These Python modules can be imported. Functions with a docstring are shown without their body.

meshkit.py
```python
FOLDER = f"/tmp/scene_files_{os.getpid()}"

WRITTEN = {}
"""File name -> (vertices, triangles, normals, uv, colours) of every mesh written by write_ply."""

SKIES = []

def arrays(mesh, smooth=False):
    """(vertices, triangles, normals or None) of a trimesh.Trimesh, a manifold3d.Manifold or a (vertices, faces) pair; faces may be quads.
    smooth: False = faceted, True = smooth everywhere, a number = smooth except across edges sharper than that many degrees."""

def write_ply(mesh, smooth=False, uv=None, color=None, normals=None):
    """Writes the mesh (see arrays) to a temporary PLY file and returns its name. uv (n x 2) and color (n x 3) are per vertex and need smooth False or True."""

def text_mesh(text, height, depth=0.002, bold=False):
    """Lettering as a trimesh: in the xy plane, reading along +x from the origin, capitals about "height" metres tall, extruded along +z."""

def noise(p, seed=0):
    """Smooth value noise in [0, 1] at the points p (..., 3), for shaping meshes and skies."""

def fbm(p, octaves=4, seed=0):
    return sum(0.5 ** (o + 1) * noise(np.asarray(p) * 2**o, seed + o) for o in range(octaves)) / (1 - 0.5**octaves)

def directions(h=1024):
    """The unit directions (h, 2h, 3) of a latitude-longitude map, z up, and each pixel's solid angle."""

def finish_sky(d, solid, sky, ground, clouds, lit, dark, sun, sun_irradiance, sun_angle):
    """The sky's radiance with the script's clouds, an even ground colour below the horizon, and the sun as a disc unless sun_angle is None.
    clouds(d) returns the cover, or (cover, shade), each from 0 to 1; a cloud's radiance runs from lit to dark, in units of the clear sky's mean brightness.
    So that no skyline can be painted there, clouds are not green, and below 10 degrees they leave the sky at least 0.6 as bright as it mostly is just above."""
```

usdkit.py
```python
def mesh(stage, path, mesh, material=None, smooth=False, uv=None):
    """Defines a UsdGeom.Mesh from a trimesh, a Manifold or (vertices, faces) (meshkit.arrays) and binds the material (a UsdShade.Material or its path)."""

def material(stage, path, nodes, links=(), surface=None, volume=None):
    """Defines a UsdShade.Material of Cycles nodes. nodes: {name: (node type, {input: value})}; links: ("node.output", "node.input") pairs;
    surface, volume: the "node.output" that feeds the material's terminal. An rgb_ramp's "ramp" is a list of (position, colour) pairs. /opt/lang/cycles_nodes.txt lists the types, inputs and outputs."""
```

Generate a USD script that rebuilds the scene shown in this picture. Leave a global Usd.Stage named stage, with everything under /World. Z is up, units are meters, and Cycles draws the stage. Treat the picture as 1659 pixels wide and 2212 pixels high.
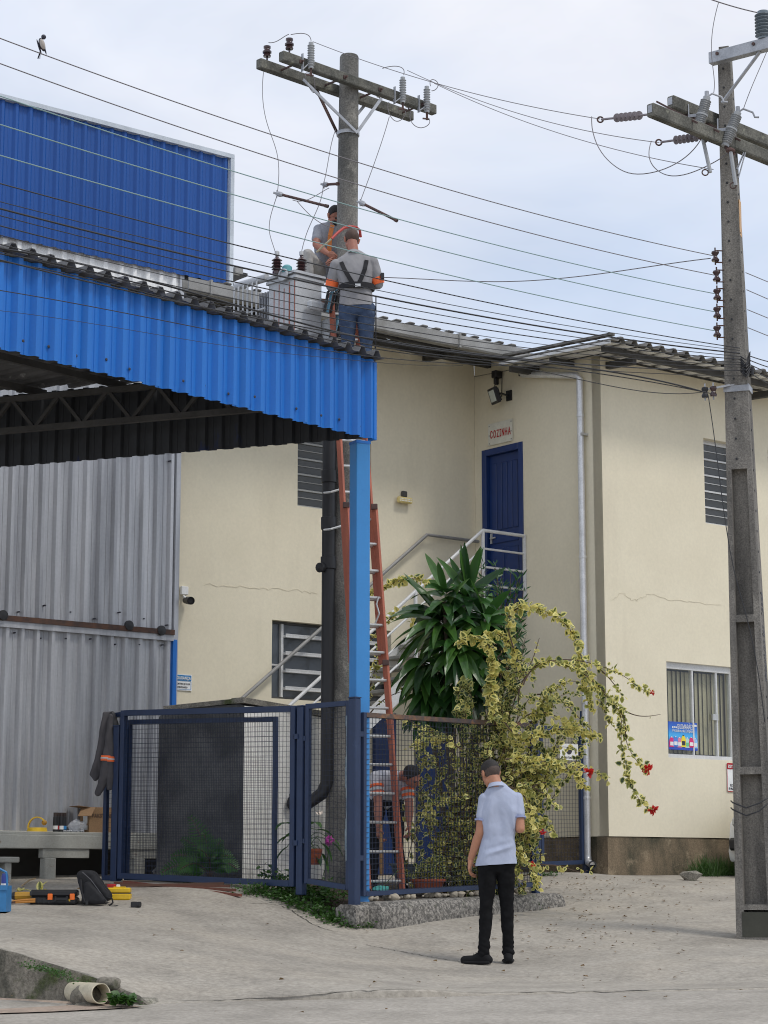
import math, random
import numpy as np, trimesh, manifold3d as m3, usdkit, meshkit
from shapely.geometry import Polygon, box as sbox
from scipy.interpolate import RBFInterpolator
from pxr import Usd, UsdGeom, UsdLux, UsdShade, Sdf, Gf

stage = Usd.Stage.CreateInMemory()
UsdGeom.SetStageUpAxis(stage, UsdGeom.Tokens.z)
UsdGeom.SetStageMetersPerUnit(stage, 1.0)
world = UsdGeom.Xform.Define(stage, '/World')
stage.SetDefaultPrim(world.GetPrim())
UsdGeom.Scope.Define(stage, '/World/Looks')
random.seed(7)
rng = np.random.default_rng(7)

# ---------------------------------------------------------------- camera, sky, sun, exposure
FPX, CX, CY, EYE = 4480.0, 829.5, 1106.0, np.array([0, 0, 1.6])
PITCH = math.atan(787 / FPX)
cam = UsdGeom.Camera.Define(stage, '/World/camera')
cam.AddTranslateOp().Set(Gf.Vec3d(*map(float, EYE)))
cam.AddRotateXOp().Set(90 + math.degrees(PITCH))
cam.CreateHorizontalApertureAttr(36.0)
cam.CreateVerticalApertureAttr(48.0)
cam.CreateFocalLengthAttr(36.0 * FPX / 1659)
cam.CreateClippingRangeAttr(Gf.Vec2f(0.1, 5000))
cam.CreateExposureAttr(0.60)

SUN_EL, SUN_AZ = math.radians(58), math.radians(125)      # azimuth clockwise from +y (the view direction)
SKY = usdkit.material(stage, '/World/Looks/sky_look', {
    'tc': ('texture_coordinate', {}),
    'map': ('mapping', {'scale': (1.0, 1.0, 2.2), 'location': (0.35, 0.1, 0.3)}),
    'n': ('noise_texture', {'scale': 3.4, 'detail': 6.0, 'roughness': 0.52, 'distortion': 0.35}),
    'r': ('rgb_ramp', {'ramp': [(0.30, (0.62, 0.62, 0.62)), (0.55, (0.97, 0.97, 0.97)), (0.75, (1, 1, 1))]}),
    'sky': ('sky_texture', {'sky_type': 'single_scattering', 'sun_disc': False, 'sun_elevation': SUN_EL, 'sun_rotation': SUN_AZ, 'aerosol_density': 2.0}),
    'n2': ('noise_texture', {'scale': 2.1, 'detail': 4.0, 'roughness': 0.5}),
    'r2': ('rgb_ramp', {'ramp': [(0.34, (4.35, 5.2, 6.6)), (0.62, (6.15, 6.25, 6.7))]}),
    'mix': ('mix_color', {'use_clamp': False}),
    'bg': ('background_shader', {'strength': 0.1}),
}, [('tc.generated', 'map.vector'), ('map.vector', 'n.vector'), ('n.fac', 'r.fac'), ('map.vector', 'n2.vector'), ('n2.fac', 'r2.fac'),
    ('r.color', 'mix.fac'), ('sky.color', 'mix.a'), ('r2.color', 'mix.b'), ('mix.result', 'bg.color')], surface='bg.background')
sky = UsdLux.DomeLight.Define(stage, '/World/sky')
sky.CreateIntensityAttr(1.0)
UsdShade.MaterialBindingAPI.Apply(sky.GetPrim()).Bind(SKY)
sky.GetPrim().SetCustomDataByKey('kind', 'structure')
sun = UsdLux.DistantLight.Define(stage, '/World/sun')
sun.CreateIntensityAttr(0.27)
sun.CreateAngleAttr(12.0)
sun.CreateColorAttr(Gf.Vec3f(1.0, 0.96, 0.9))
sun.CreateNormalizeAttr(True)
sun.AddRotateZOp().Set(-math.degrees(SUN_AZ))
sun.AddRotateXOp().Set(-(90 - math.degrees(SUN_EL)))

# ---------------------------------------------------------------- geometry helpers
_fw = np.array([0, math.cos(PITCH), math.sin(PITCH)]); _up = np.array([0, -math.sin(PITCH), math.cos(PITCH)])
def ray(x, y): return _fw + (x - CX) / FPX * np.array([1.0, 0, 0]) - (y - CY) / FPX * _up
def at(x, y, Y):
    d = ray(x, y); return EYE + d * (Y / d[1])
def hdir(deg): return np.array([math.sin(math.radians(deg)), math.cos(math.radians(deg))])
class Frame:
    """A vertical-axis frame: x runs along the heading deg (clockwise from +y), y runs to its left, z up."""
    def __init__(s, o, deg):
        s.o = np.array(o[:2], float); s.d = hdir(deg); s.n = np.array([-s.d[1], s.d[0]])
        s.M = np.eye(4); s.M[:2, 0] = s.d; s.M[:2, 1] = s.n; s.M[:2, 3] = s.o
    def pt(s, a, b, z): q = s.o + a * s.d + b * s.n; return np.array([q[0], q[1], z])
    def to(s, m): m = m.copy(); m.apply_transform(s.M); return m
    def hit(s, x, y, b=0.0):
        """Where the line of sight through a point of the picture meets the frame's wall plane at depth b: (a, z)."""
        d = ray(x, y); o = s.o + b * s.n; t = (s.n @ o) / (s.n @ d[:2]); q = EYE + d * t
        return float((q[:2] - s.o) @ s.d), float(q[2])
    def hitp(s, x, y, b=0.0):
        a, z = s.hit(x, y, b); return s.pt(a, b, z)
def cat(*ms):
    ms = [m for k in ms for m in (k if isinstance(k, (list, tuple)) else [k])]
    return trimesh.util.concatenate(ms)
def box(x0, x1, y0, y1, z0, z1, c=0.0):
    x0, x1 = min(x0, x1), max(x0, x1); y0, y1 = min(y0, y1), max(y0, y1); z0, z1 = min(z0, z1), max(z0, z1)
    if not c:
        m = trimesh.creation.box((x1 - x0, y1 - y0, z1 - z0)); m.apply_translation(((x0 + x1) / 2, (y0 + y1) / 2, (z0 + z1) / 2)); return m
    c = min(c, (x1 - x0) * .45, (y1 - y0) * .45, (z1 - z0) * .45); P = []
    for sx in (0, 1):
        for sy in (0, 1):
            for sz in (0, 1):
                for k in range(3):
                    q = [x1 if sx else x0, y1 if sy else y0, z1 if sz else z0]; s = (sx, sy, sz)
                    for j in range(3):
                        if j != k: q[j] += -c if s[j] else c
                    P.append(q)
    return trimesh.convex.convex_hull(np.array(P))
def bar(p, q, w, h=None, up=(0, 0, 1)):
    """A straight bar of section w (sideways) x h (along up) from p to q."""
    p, q = np.array(p, float), np.array(q, float); h = h or w
    d = q - p; L = np.linalg.norm(d); d /= L; u = np.array(up, float)
    if abs(d @ u) > .95: u = np.array([1.0, 0, 0])
    s = np.cross(d, u); s /= np.linalg.norm(s); u = np.cross(s, d)
    m = trimesh.creation.box((L, w, h)); M = np.eye(4); M[:3, 0] = d; M[:3, 1] = s; M[:3, 2] = u; M[:3, 3] = (p + q) / 2
    m.apply_transform(M); return m
def tube(path, r, n=8, caps=True):
    P = np.array(path, float); N = len(P); R = np.broadcast_to(np.array(r, float), (N,))
    T = np.gradient(P, axis=0); T /= np.linalg.norm(T, axis=1, keepdims=True) + 1e-12
    u = np.array([0, 0, 1.0]) if abs(T[0] @ [0, 0, 1]) < .9 else np.array([1.0, 0, 0]); V = []
    for i in range(N):
        s = np.cross(T[i], u); s /= np.linalg.norm(s) + 1e-12; u = np.cross(s, T[i])
        a = np.arange(n) / n * 2 * np.pi
        V.append(P[i] + R[i] * (np.cos(a)[:, None] * s + np.sin(a)[:, None] * u))
    V = np.vstack(V); F = []
    for i in range(N - 1):
        for j in range(n):
            a, b = i * n + j, i * n + (j + 1) % n; F += [(a, b, b + n), (a, b + n, a + n)]
    if caps:
        V = np.vstack([V, P[:1], P[-1:]]); c0 = N * n
        for j in range(n): F += [(c0, (j + 1) % n, j), (c0 + 1, (N - 1) * n + j, (N - 1) * n + (j + 1) % n)]
    m = trimesh.Trimesh(V, F, process=False)
    if m.volume < 0: m.invert()
    return m
def lathe(prof, p, q=None, n=16):
    """Revolves (radius, distance) pairs round the axis from p towards q (default up)."""
    p = np.array(p, float); d = np.array([0, 0, 1.0]) if q is None else np.array(q, float) - p; d /= np.linalg.norm(d)
    u = np.array([1.0, 0, 0]) if abs(d[0]) < .9 else np.array([0, 1.0, 0]); s = np.cross(d, u); s /= np.linalg.norm(s); u = np.cross(s, d)
    a = np.arange(n) / n * 2 * np.pi; ring = np.cos(a)[:, None] * s + np.sin(a)[:, None] * u
    V = np.vstack([p + h * d + max(r, 1e-4) * ring for r, h in prof]); F = []
    for i in range(len(prof) - 1):
        for j in range(n):
            A, B = i * n + j, i * n + (j + 1) % n; F += [(A, B, B + n), (A, B + n, A + n)]
    F += [(0, j + 1, j) for j in range(1, n - 1)]; k = (len(prof) - 1) * n; F += [(k, k + j, k + j + 1) for j in range(1, n - 1)]
    m = trimesh.Trimesh(V, F, process=False)
    if m.volume < 0: m.invert()
    return m
def plate(poly, y0, y1):
    """A shapely polygon in (x, z) as a plate from y0 to y1."""
    gs = getattr(poly, 'geoms', [poly]); out = []
    for g in gs:
        m = trimesh.creation.extrude_polygon(g, abs(y1 - y0), engine='earcut')
        v = m.vertices.copy(); m.vertices = np.c_[v[:, 0], max(y0, y1) - v[:, 2], v[:, 1]]; out.append(m)
    m = cat(out)
    if m.volume < 0: m.invert()
    return m
def profile(length, pitch, depth, crest=.28, flank=.09, micro=True):
    """Points (x, out) of a trapezoidal sheet."""
    xs = []; n = int(math.ceil(length / pitch))
    for k in range(n):
        o = k * pitch
        pan = pitch * (1 - crest - 2 * flank)
        pts = [(0, 0)] + ([(pan * .38, 0), (pan * .44, depth * .13), (pan * .56, depth * .13), (pan * .62, 0)] if micro else []) + [(pan, 0), (pan + flank * pitch, depth), (pan + (flank + crest) * pitch, depth)]
        xs += [(o + x, d) for x, d in pts]
    xs.append((n * pitch, 0)); out = []
    for i, (x, d) in enumerate(xs):
        if x <= length: out.append((x, d))
        else:
            x0, d0 = out[-1]; t = (length - x0) / (x - x0) if x > x0 else 0; out.append((length, d0 + (d - d0) * t)); break
    return out
def sheet(x0, x1, z0, z1, pitch=.2, depth=.035, th=.003, y=0.0, phase=0.0, z0f=None, z1f=None, rows=1, crest=.28, flank=.09, dent=0, micro=True):
    """A corrugated sheet standing in the xz plane of a frame, ribs up towards -y."""
    pr = [(x0 - phase + x, d) for x, d in profile(x1 - x0 + phase, pitch, depth, crest, flank, micro)]
    pr = [(x, d) for x, d in pr if x >= x0 - 1e-6]; n = len(pr); V = []
    for side in (0, 1):
        for r in range(rows + 1):
            t = r / rows
            for x, d in pr:
                a = z0f(x) if z0f else z0; b = z1f(x) if z1f else z1
                e = dent * (meshkit.noise(np.array([x * 2.1, t * 4, 3.3])) - .5) if dent else 0
                V.append((x, y - d + e + (th if side else 0), a + (b - a) * t))
    F = []; S = (rows + 1) * n
    for r in range(rows):
        for i in range(n - 1):
            a = r * n + i; b, c, d = a + 1, a + n + 1, a + n
            F += [(a, b, c), (a, c, d), (S + a, S + c, S + b), (S + a, S + d, S + c)]
    for i in range(n - 1):
        F += [(i, S + i, S + i + 1), (i, S + i + 1, i + 1)]; k = rows * n + i; F += [(k, k + 1, S + k + 1), (k, S + k + 1, S + k)]
    for r in range(rows):
        a = r * n; F += [(a, a + n, S + a + n), (a, S + a + n, S + a)]; b = a + n - 1; F += [(b, S + b, S + b + n), (b, S + b + n, b + n)]
    return trimesh.Trimesh(V, F, process=False)
def grid_mesh(X, Y, Z):
    h, w = X.shape; V = np.c_[X.ravel(), Y.ravel(), Z.ravel()]; i = np.arange(h * w).reshape(h, w)
    a, b, c, d = i[:-1, :-1].ravel(), i[:-1, 1:].ravel(), i[1:, 1:].ravel(), i[1:, :-1].ravel()
    return trimesh.Trimesh(V, np.vstack([np.c_[a, b, c], np.c_[a, c, d]]), process=False)
def text(s, h, bold=False, depth=.003):
    return meshkit.text_mesh(s, h, depth, bold)
def on_wall(fr, m, a, z, y, width=None, center=True, flip=False):
    """Lays a flat text mesh (xy plane) on a frame's wall: x along the frame (mirrored direction if flip), facing -y (or +y-less)."""
    m = m.copy(); lo, hi = m.bounds
    if width: m.apply_scale([width / (hi[0] - lo[0]), 1, 1]); lo, hi = m.bounds
    v = m.vertices - [(lo[0] + hi[0]) / 2 if center else lo[0], 0, 0]
    s = -1 if flip else 1
    m.vertices = np.c_[a + s * v[:, 0], y - s * v[:, 2] if not flip else y + v[:, 2], z + v[:, 1]]
    return fr.to(m)

def spaced(s, h, gap=.25, sq=.8, **kw):
    """Lettering set letter by letter with wider gaps."""
    x, out = 0.0, []
    for ch in s:
        m = text(ch, h, **kw); lo, hi = m.bounds; m.vertices = (m.vertices - [lo[0], 0, 0]) * [sq, 1, 1] + [x, 0, 0]; out.append(m); x += (hi[0] - lo[0]) * sq + gap * h
    return cat(out)
_used = {}
def uname(parent, n):
    k = _used.get((parent, n), 0); _used[(parent, n)] = k + 1
    return n if not k else f'{n}_{k:03d}'
def keys(prim, **kw):
    for k, v in kw.items():
        if v: prim.SetCustomDataByKey('category' if k == 'cat' else k, v)
class Thing:
    def __init__(s, name, label, cat, base, group=None, kind=None):
        s.path = '/World/' + uname('/World', name); s.base = np.array(base, float)
        x = UsdGeom.Xform.Define(stage, s.path); x.AddTranslateOp().Set(Gf.Vec3d(*map(float, s.base)))
        keys(x.GetPrim(), label=label, cat=cat, group=group, kind=kind)
    def part(s, name, mesh, mat, parent=None, smooth=False, label=None, kind=None, uv=None):
        pp = parent or s.path; path = pp + '/' + uname(pp, name)
        v, f, n = meshkit.arrays(mesh, False)
        m = usdkit.mesh(stage, path, trimesh.Trimesh(v - s.base, f, process=False), mat, smooth=smooth, uv=uv)
        keys(m.GetPrim(), label=label, kind=kind); return path
def single(name, label, cat, mesh, mat, group=None, kind=None, smooth=False, uv=None):
    path = '/World/' + uname('/World', name)
    m = usdkit.mesh(stage, path, mesh, mat, smooth=smooth, uv=uv); keys(m.GetPrim(), label=label, cat=cat, group=group, kind=kind); return path

# ---------------------------------------------------------------- materials
def mat(name, c1, c2=None, scale=3.0, rough=.6, metal=0.0, bump=0.0, bscale=40.0, stretch=(1, 1, 1), band=(.38, .66), c3=None, scale3=.6, band3=(.5, .7), st3=(1, 1, 1), grain=.12, gscale=60, spec=.5, coat=0, detail=5):
    c2 = c2 or tuple(x * .8 for x in c1)
    N = {'g': ('geometry', {}), 'm': ('mapping', {'scale': stretch}), 'n': ('noise_texture', {'scale': scale, 'detail': float(detail), 'roughness': .6}),
         'r': ('rgb_ramp', {'ramp': [(band[0], c1), (band[1], c2)]}),
         'gn': ('noise_texture', {'scale': gscale, 'detail': 3.0, 'roughness': .7}), 'gr': ('rgb_ramp', {'ramp': [(.3, (1 - grain,) * 3), (.7, (1 + grain,) * 3)]}),
         'mul': ('mix_color', {'blend_type': 'multiply', 'fac': 1.0, 'use_clamp': False}),
         'p': ('principled_bsdf', {'roughness': rough, 'metallic': metal, 'specular_ior_level': spec, 'coat_weight': coat})}
    L = [('g.position', 'm.vector'), ('m.vector', 'n.vector'), ('n.fac', 'r.fac'), ('g.position', 'gn.vector'), ('gn.fac', 'gr.fac'), ('gr.color', 'mul.b')]
    src = 'r.color'
    if c3:
        N['m3'] = ('mapping', {'scale': st3, 'location': (3.1, 1.7, 0.4)}); N['n3'] = ('noise_texture', {'scale': scale3, 'detail': 6.0, 'roughness': .65}); N['r3'] = ('rgb_ramp', {'ramp': [(band3[0], (0, 0, 0)), (band3[1], (1, 1, 1))]})
        N['mx'] = ('mix_color', {'b': c3})
        L += [('g.position', 'm3.vector'), ('m3.vector', 'n3.vector'), ('n3.fac', 'r3.fac'), ('r3.color', 'mx.fac'), ('r.color', 'mx.a')]; src = 'mx.result'
    L += [(src, 'mul.a'), ('mul.result', 'p.base_color')]
    if bump:
        N['bn'] = ('noise_texture', {'scale': bscale, 'detail': 4.0, 'roughness': .6}); N['b'] = ('bump', {'strength': bump, 'distance': .01})
        L += [('g.position', 'bn.vector'), ('bn.fac', 'b.height'), ('b.normal', 'p.normal')]
    return usdkit.material(stage, '/World/Looks/' + name, N, L, surface='p.BSDF')
def flat(name, c, rough=.5, metal=0.0, **kw):
    return mat(name, c, tuple(min(1, x * 1.12) for x in c), scale=kw.pop('scale', 12), rough=rough, metal=metal, grain=kw.pop('grain', .06), **kw)
def glass_mat(name, tint=(.9, .93, .93), rough=.03):
    return usdkit.material(stage, '/World/Looks/' + name, {'t': ('transparent_bsdf', {'color': tint}), 'g': ('glossy_bsdf', {'color': (1, 1, 1), 'roughness': rough}), 'f': ('layer_weight', {'blend': .5}), 'r': ('rgb_ramp', {'ramp': [(0, (.045,) * 3), (.5, (.07,) * 3), (.8, (.25,) * 3), (1, (.95,) * 3)]}), 'x': ('mix_closure', {})},
                           [('f.facing', 'r.fac'), ('r.color', 'x.fac'), ('t.BSDF', 'x.closure1'), ('g.BSDF', 'x.closure2')], surface='x.closure')
# ---------------------------------------------------------------- the place's axes
AZ = 51.0147
P0 = at(1317, 1890, 26)[:2]
FA = Frame(P0, AZ)                                   # front wall of the office, x to the right along it
FB = Frame(P0, AZ + 90)                              # its side wall, x = -distance back from the corner
FC = Frame(FA.pt(0, 2.45, 0), AZ)                    # set-back wall behind the stairs
K = at(803, 948, 20.3)[:2]
FF = Frame(K, 40.2)                                  # canopy's front fascia
FH = Frame(K, 111.0)                                 # canopy's far fascia
S = at(765, 1950, 20.35)[:2]
FR = Frame(S, 40.2)                                  # mesh fence on the kerb
FG = Frame(S, 130.2)                                 # mesh gate

# ---------------------------------------------------------------- materials of the setting
M_wall = mat('cream_wall', (.735, .67, .51), (.70, .635, .48), scale=1.3, rough=.85, bump=.12, bscale=90, c3=(.63, .57, .43), scale3=1.1, band3=(.55, .85), st3=(1.5, 1.5, .16), grain=.04, gscale=25)
M_plinth = mat('stained_plinth', (.20, .15, .095), (.045, .045, .028), scale=2.6, rough=.95, bump=.5, bscale=45, stretch=(1, 1, .45), c3=(.33, .26, .17), scale3=3.0, band3=(.56, .7), grain=.35, gscale=55)
M_drive = mat('concrete_ground', (.375, .342, .29), (.275, .25, .212), scale=1.6, rough=.95, bump=.5, bscale=60, c3=(.39, .35, .29), scale3=.8, band3=(.48, .68), grain=.22, gscale=22, detail=9, spec=.25)
M_street = mat('street_concrete', (.375, .342, .295), (.285, .26, .222), scale=1.8, rough=.95, bump=.5, bscale=60, grain=.2, gscale=24, detail=9, spec=.25)
M_pave = mat('pinkish_pavement', (.40, .315, .245), (.32, .25, .20), scale=2.2, rough=.95, bump=.4, bscale=60, grain=.18, gscale=26, detail=8, spec=.25)
M_kerb = mat('rough_concrete', (.30, .275, .23), (.15, .14, .115), scale=5, rough=.97, bump=.9, bscale=60, c3=(.07, .085, .03), scale3=3.0, band3=(.58, .72), grain=.45, gscale=70)
M_kerbface = mat('kerb_face', (.23, .205, .165), (.045, .045, .034), scale=4.5, rough=.97, bump=.9, bscale=45, stretch=(1, 1, .6), c3=(.05, .065, .018), scale3=2.2, band3=(.56, .66), grain=.4, gscale=40)
M_pebble = mat('exposed_aggregate', (.27, .25, .22), (.12, .112, .10), scale=30, rough=.97, bump=1.0, bscale=45, c3=(.10, .11, .06), scale3=4.0, band3=(.6, .75), grain=.5, gscale=45, band=(.45, .55))
M_galv = mat('weathered_galvanised', (.47, .475, .49), (.29, .295, .31), scale=4.5, rough=.42, metal=.45, stretch=(1, 1, .08), c3=(.52, .52, .53), scale3=7, band3=(.5, .7), st3=(1, 1, .06), grain=.05, gscale=30)
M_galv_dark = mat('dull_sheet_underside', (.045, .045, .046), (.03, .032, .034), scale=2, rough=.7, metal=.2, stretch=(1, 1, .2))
M_white = mat('white_sheet', (.86, .86, .85), (.76, .76, .75), scale=2, rough=.5, stretch=(1, 1, .2))
M_blue = mat('bright_blue_sheet', (.008, .15, .53), (.0075, .135, .48), scale=1.2, rough=.42, stretch=(1, 1, .3), grain=.04, c3=(.01, .115, .37), scale3=2, band3=(.55, .75), st3=(1, 1, .2))
M_bill = mat('deep_blue_sheet', (.003, .072, .31), (.003, .065, .28), scale=1.0, rough=.45, stretch=(1, 1, .2), grain=.04)
M_trim = mat('pale_trim', (.56, .61, .66), rough=.5)
M_steel = mat('dark_beam', (.07, .068, .065), (.045, .043, .04), scale=4, rough=.75)
M_fibre = mat('fibre_cement_tile', (.20, .19, .175), (.10, .095, .085), scale=4, rough=.95, bump=.3, c3=(.05, .05, .045), scale3=5, band3=(.55, .7))
M_soffit = mat('pale_soffit', (.76, .75, .71), (.66, .65, .61), scale=2, rough=.8)
M_gutter = mat('zinc_gutter', (.33, .325, .31), (.24, .235, .22), scale=2.5, rough=.55, metal=.3, c3=(.20, .19, .17), scale3=4, band3=(.55, .75))
M_zinc = mat('bright_zinc_pipe', (.72, .72, .72), (.60, .60, .60), scale=6, rough=.36, metal=.55)
M_postblue = mat('sky_blue_post', (.04, .235, .56), (.036, .215, .52), scale=2, rough=.4, grain=.04, c3=(.03, .2, .52), scale3=2.2, band3=(.66, .7))
M_navy = mat('navy_frame_paint', (.017, .034, .085), (.014, .028, .07), scale=6, rough=.45, c3=(.035, .06, .12), scale3=9, band3=(.64, .78))
M_wire = mat('navy_wire', (.014, .02, .042), rough=.6)
M_door = mat('blue_door_paint', (.008, .03, .125), (.007, .026, .11), scale=3, rough=.4)
M_alu = mat('aluminium', (.55, .55, .54), (.47, .47, .46), scale=6, rough=.4, metal=.5)
M_whitepaint = mat('white_paint', (.62, .62, .61), (.54, .54, .53), scale=5, rough=.45)
M_graypaint = mat('grey_rail_paint', (.26, .255, .245), (.22, .215, .205), scale=5, rough=.5)
M_black = mat('black_plastic', (.012, .012, .013), (.018, .018, .02), rough=.45)
M_darkframe = mat('dark_bronze_frame', (.06, .058, .055), rough=.5)
M_roomdark = mat('dim_room', (.045, .047, .05), rough=.9)
M_room = mat('room_wall', (.25, .26, .27), rough=.9)
M_glass = glass_mat('window_glass', (.55, .6, .63), .02)
M_glassblind = glass_mat('clear_window_glass', (.86, .88, .85), .02)
M_louvre = usdkit.material(stage, '/World/Looks/louvre_glass', {'g': ('geometry', {}), 'n': ('noise_texture', {'scale': 260.0, 'detail': 2.0}), 'b': ('bump', {'strength': .6, 'distance': .004}),
    'p': ('principled_bsdf', {'base_color': (.05, .06, .07), 'roughness': .16, 'specular_ior_level': .8, 'coat_weight': .3})}, [('g.position', 'n.vector'), ('n.fac', 'b.height'), ('b.normal', 'p.normal')], surface='p.BSDF')
M_blind = mat('olive_blind_fabric', (.44, .40, .27), (.38, .345, .235), scale=8, rough=.95)
M_red = flat('red_ink', (.36, .012, .014))
M_ink = flat('dark_ink', (.03, .03, .04))
M_signblue = flat('sign_blue', (.03, .19, .42))
M_paper = flat('sign_white', (.72, .72, .70), rough=.6)
M_cream = flat('cream_sign', (.62, .60, .51), rough=.6)
M_wet = mat('stair_concrete', (.34, .33, .30), (.24, .235, .215), scale=4, rough=.9)

# ---------------------------------------------------------------- the ground
C = [at(1055, 2083, 18.5), at(745, 2003, 20.2), at(1150, 1966, 22.2), at(1620, 2028, 19.8), at(115, 1953, 20), at(300, 2165, 15.2), at(960, 2140, 15.6), at(620, 2150, 15.4),
     at(107, 1893, 23.7), at(10, 1900, 23.0), at(1317, 1890, 26), at(1584, 1888, 27.4), at(187, 2118, 15.3), at(0, 2052, 15.85), at(93, 2088, 15.55), at(280, 1905, 22.3), at(560, 1925, 21.1), at(400, 2020, 18.2),
     at(1250, 1885, 25.9), at(1400, 2000, 20.6), at(1500, 2100, 17.2), at(1180, 2165, 16.2), at(1640, 2130, 16.6)]
C += [np.array(p, float) for p in [(-6, 17.2, 1.2), (-9, 20, 1.4), (-8, 25, 1.6), (-1.2, 24.5, 1.6), (.5, 22.8, 1.42), (1, 26, 1.6), (7, 24, 1.35), (9, 20, 1.0), (9, 17, .8), (9, 29, 1.64), (-3, 32, 1.62), (5, 33, 1.62)]]
C = np.array(C); _rbf = RBFInterpolator(C[:, :2], C[:, 2], kernel='thin_plate_spline', smoothing=.004)
def joint(x): x = np.asarray(x, float); return np.where(x > -1.72, 15.2 + .17 * (x + 1.72), 15.2 - .52 * (x + 1.72))
def street(x, y): return np.maximum(.655 + .052 * (np.minimum(y, 15.7) - 14) + .008 * np.clip(x, -9, 9), 0.0)
def gz(x, y):
    x, y = np.atleast_1d(np.asarray(x, float)), np.atleast_1d(np.asarray(y, float))
    z = _rbf(np.c_[np.clip(x.ravel(), -9, 9), np.clip(y.ravel(), 14, 33)]).reshape(x.shape)
    return np.maximum(z + .012 * (meshkit.fbm(np.stack([x * .9, y * .9, 0 * x], -1), 3) - .5), street(x, y) + .006)
def g1(x, y): return float(gz(x, y)[0])
xs = np.r_[np.linspace(-60, -10, 11), np.arange(-9.5, 9.6, .14), np.linspace(10, 60, 11)]
vs = np.r_[0, .012, .03, np.arange(.12, 14, .14), np.linspace(15, 60, 14)]
X, V = np.meshgrid(xs, vs); Y = joint(X) + V + .02 * (meshkit.noise(np.stack([X * 3, X * 0, X * 0], -1)) - .5) * (V < .2)
Z = gz(X, Y); Z[0] = street(X[0], Y[0]) - .05; Z[1] = Z[2] - .012
single('driveway', None, None, grid_mesh(X, Y, Z), M_drive, kind='structure', smooth=True)
xs = np.r_[-400, np.linspace(-60, -10, 6), np.arange(-9, 9.1, .5), np.linspace(10, 60, 6), 400]; ys = np.r_[-300, -40, np.arange(-5, 20, .5), 30, 60, 500]
X, Y = np.meshgrid(xs, ys)
single('street_pavement', None, None, grid_mesh(X, Y, street(X, Y) - .004), M_street, kind='structure', smooth=True)
pq = [at(x, y, 15.0)[:2] for x, y in ((0, 2150), (60, 2160), (120, 2170), (213, 2183), (170, 2196), (110, 2203), (80, 2208))]
ptop = [np.array([-9, 18.6]), np.array([-2.84, 15.62]), np.array([-2.2, 15.3]), np.array([-1.7, 14.98]), np.array([-1.93, 14.86]), np.array([-2.3, 14.72]), np.array([-2.75, 14.62]), np.array([-9, 13.8])]
pm = trimesh.creation.triangulate_polygon(Polygon(ptop).segmentize(.35), engine='earcut'); pv = np.c_[pm[0], street(pm[0][:, 0], pm[0][:, 1]) + .006]
single('pavement', None, None, trimesh.Trimesh(pv, pm[1], process=False), M_pave, kind='structure')
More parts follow.
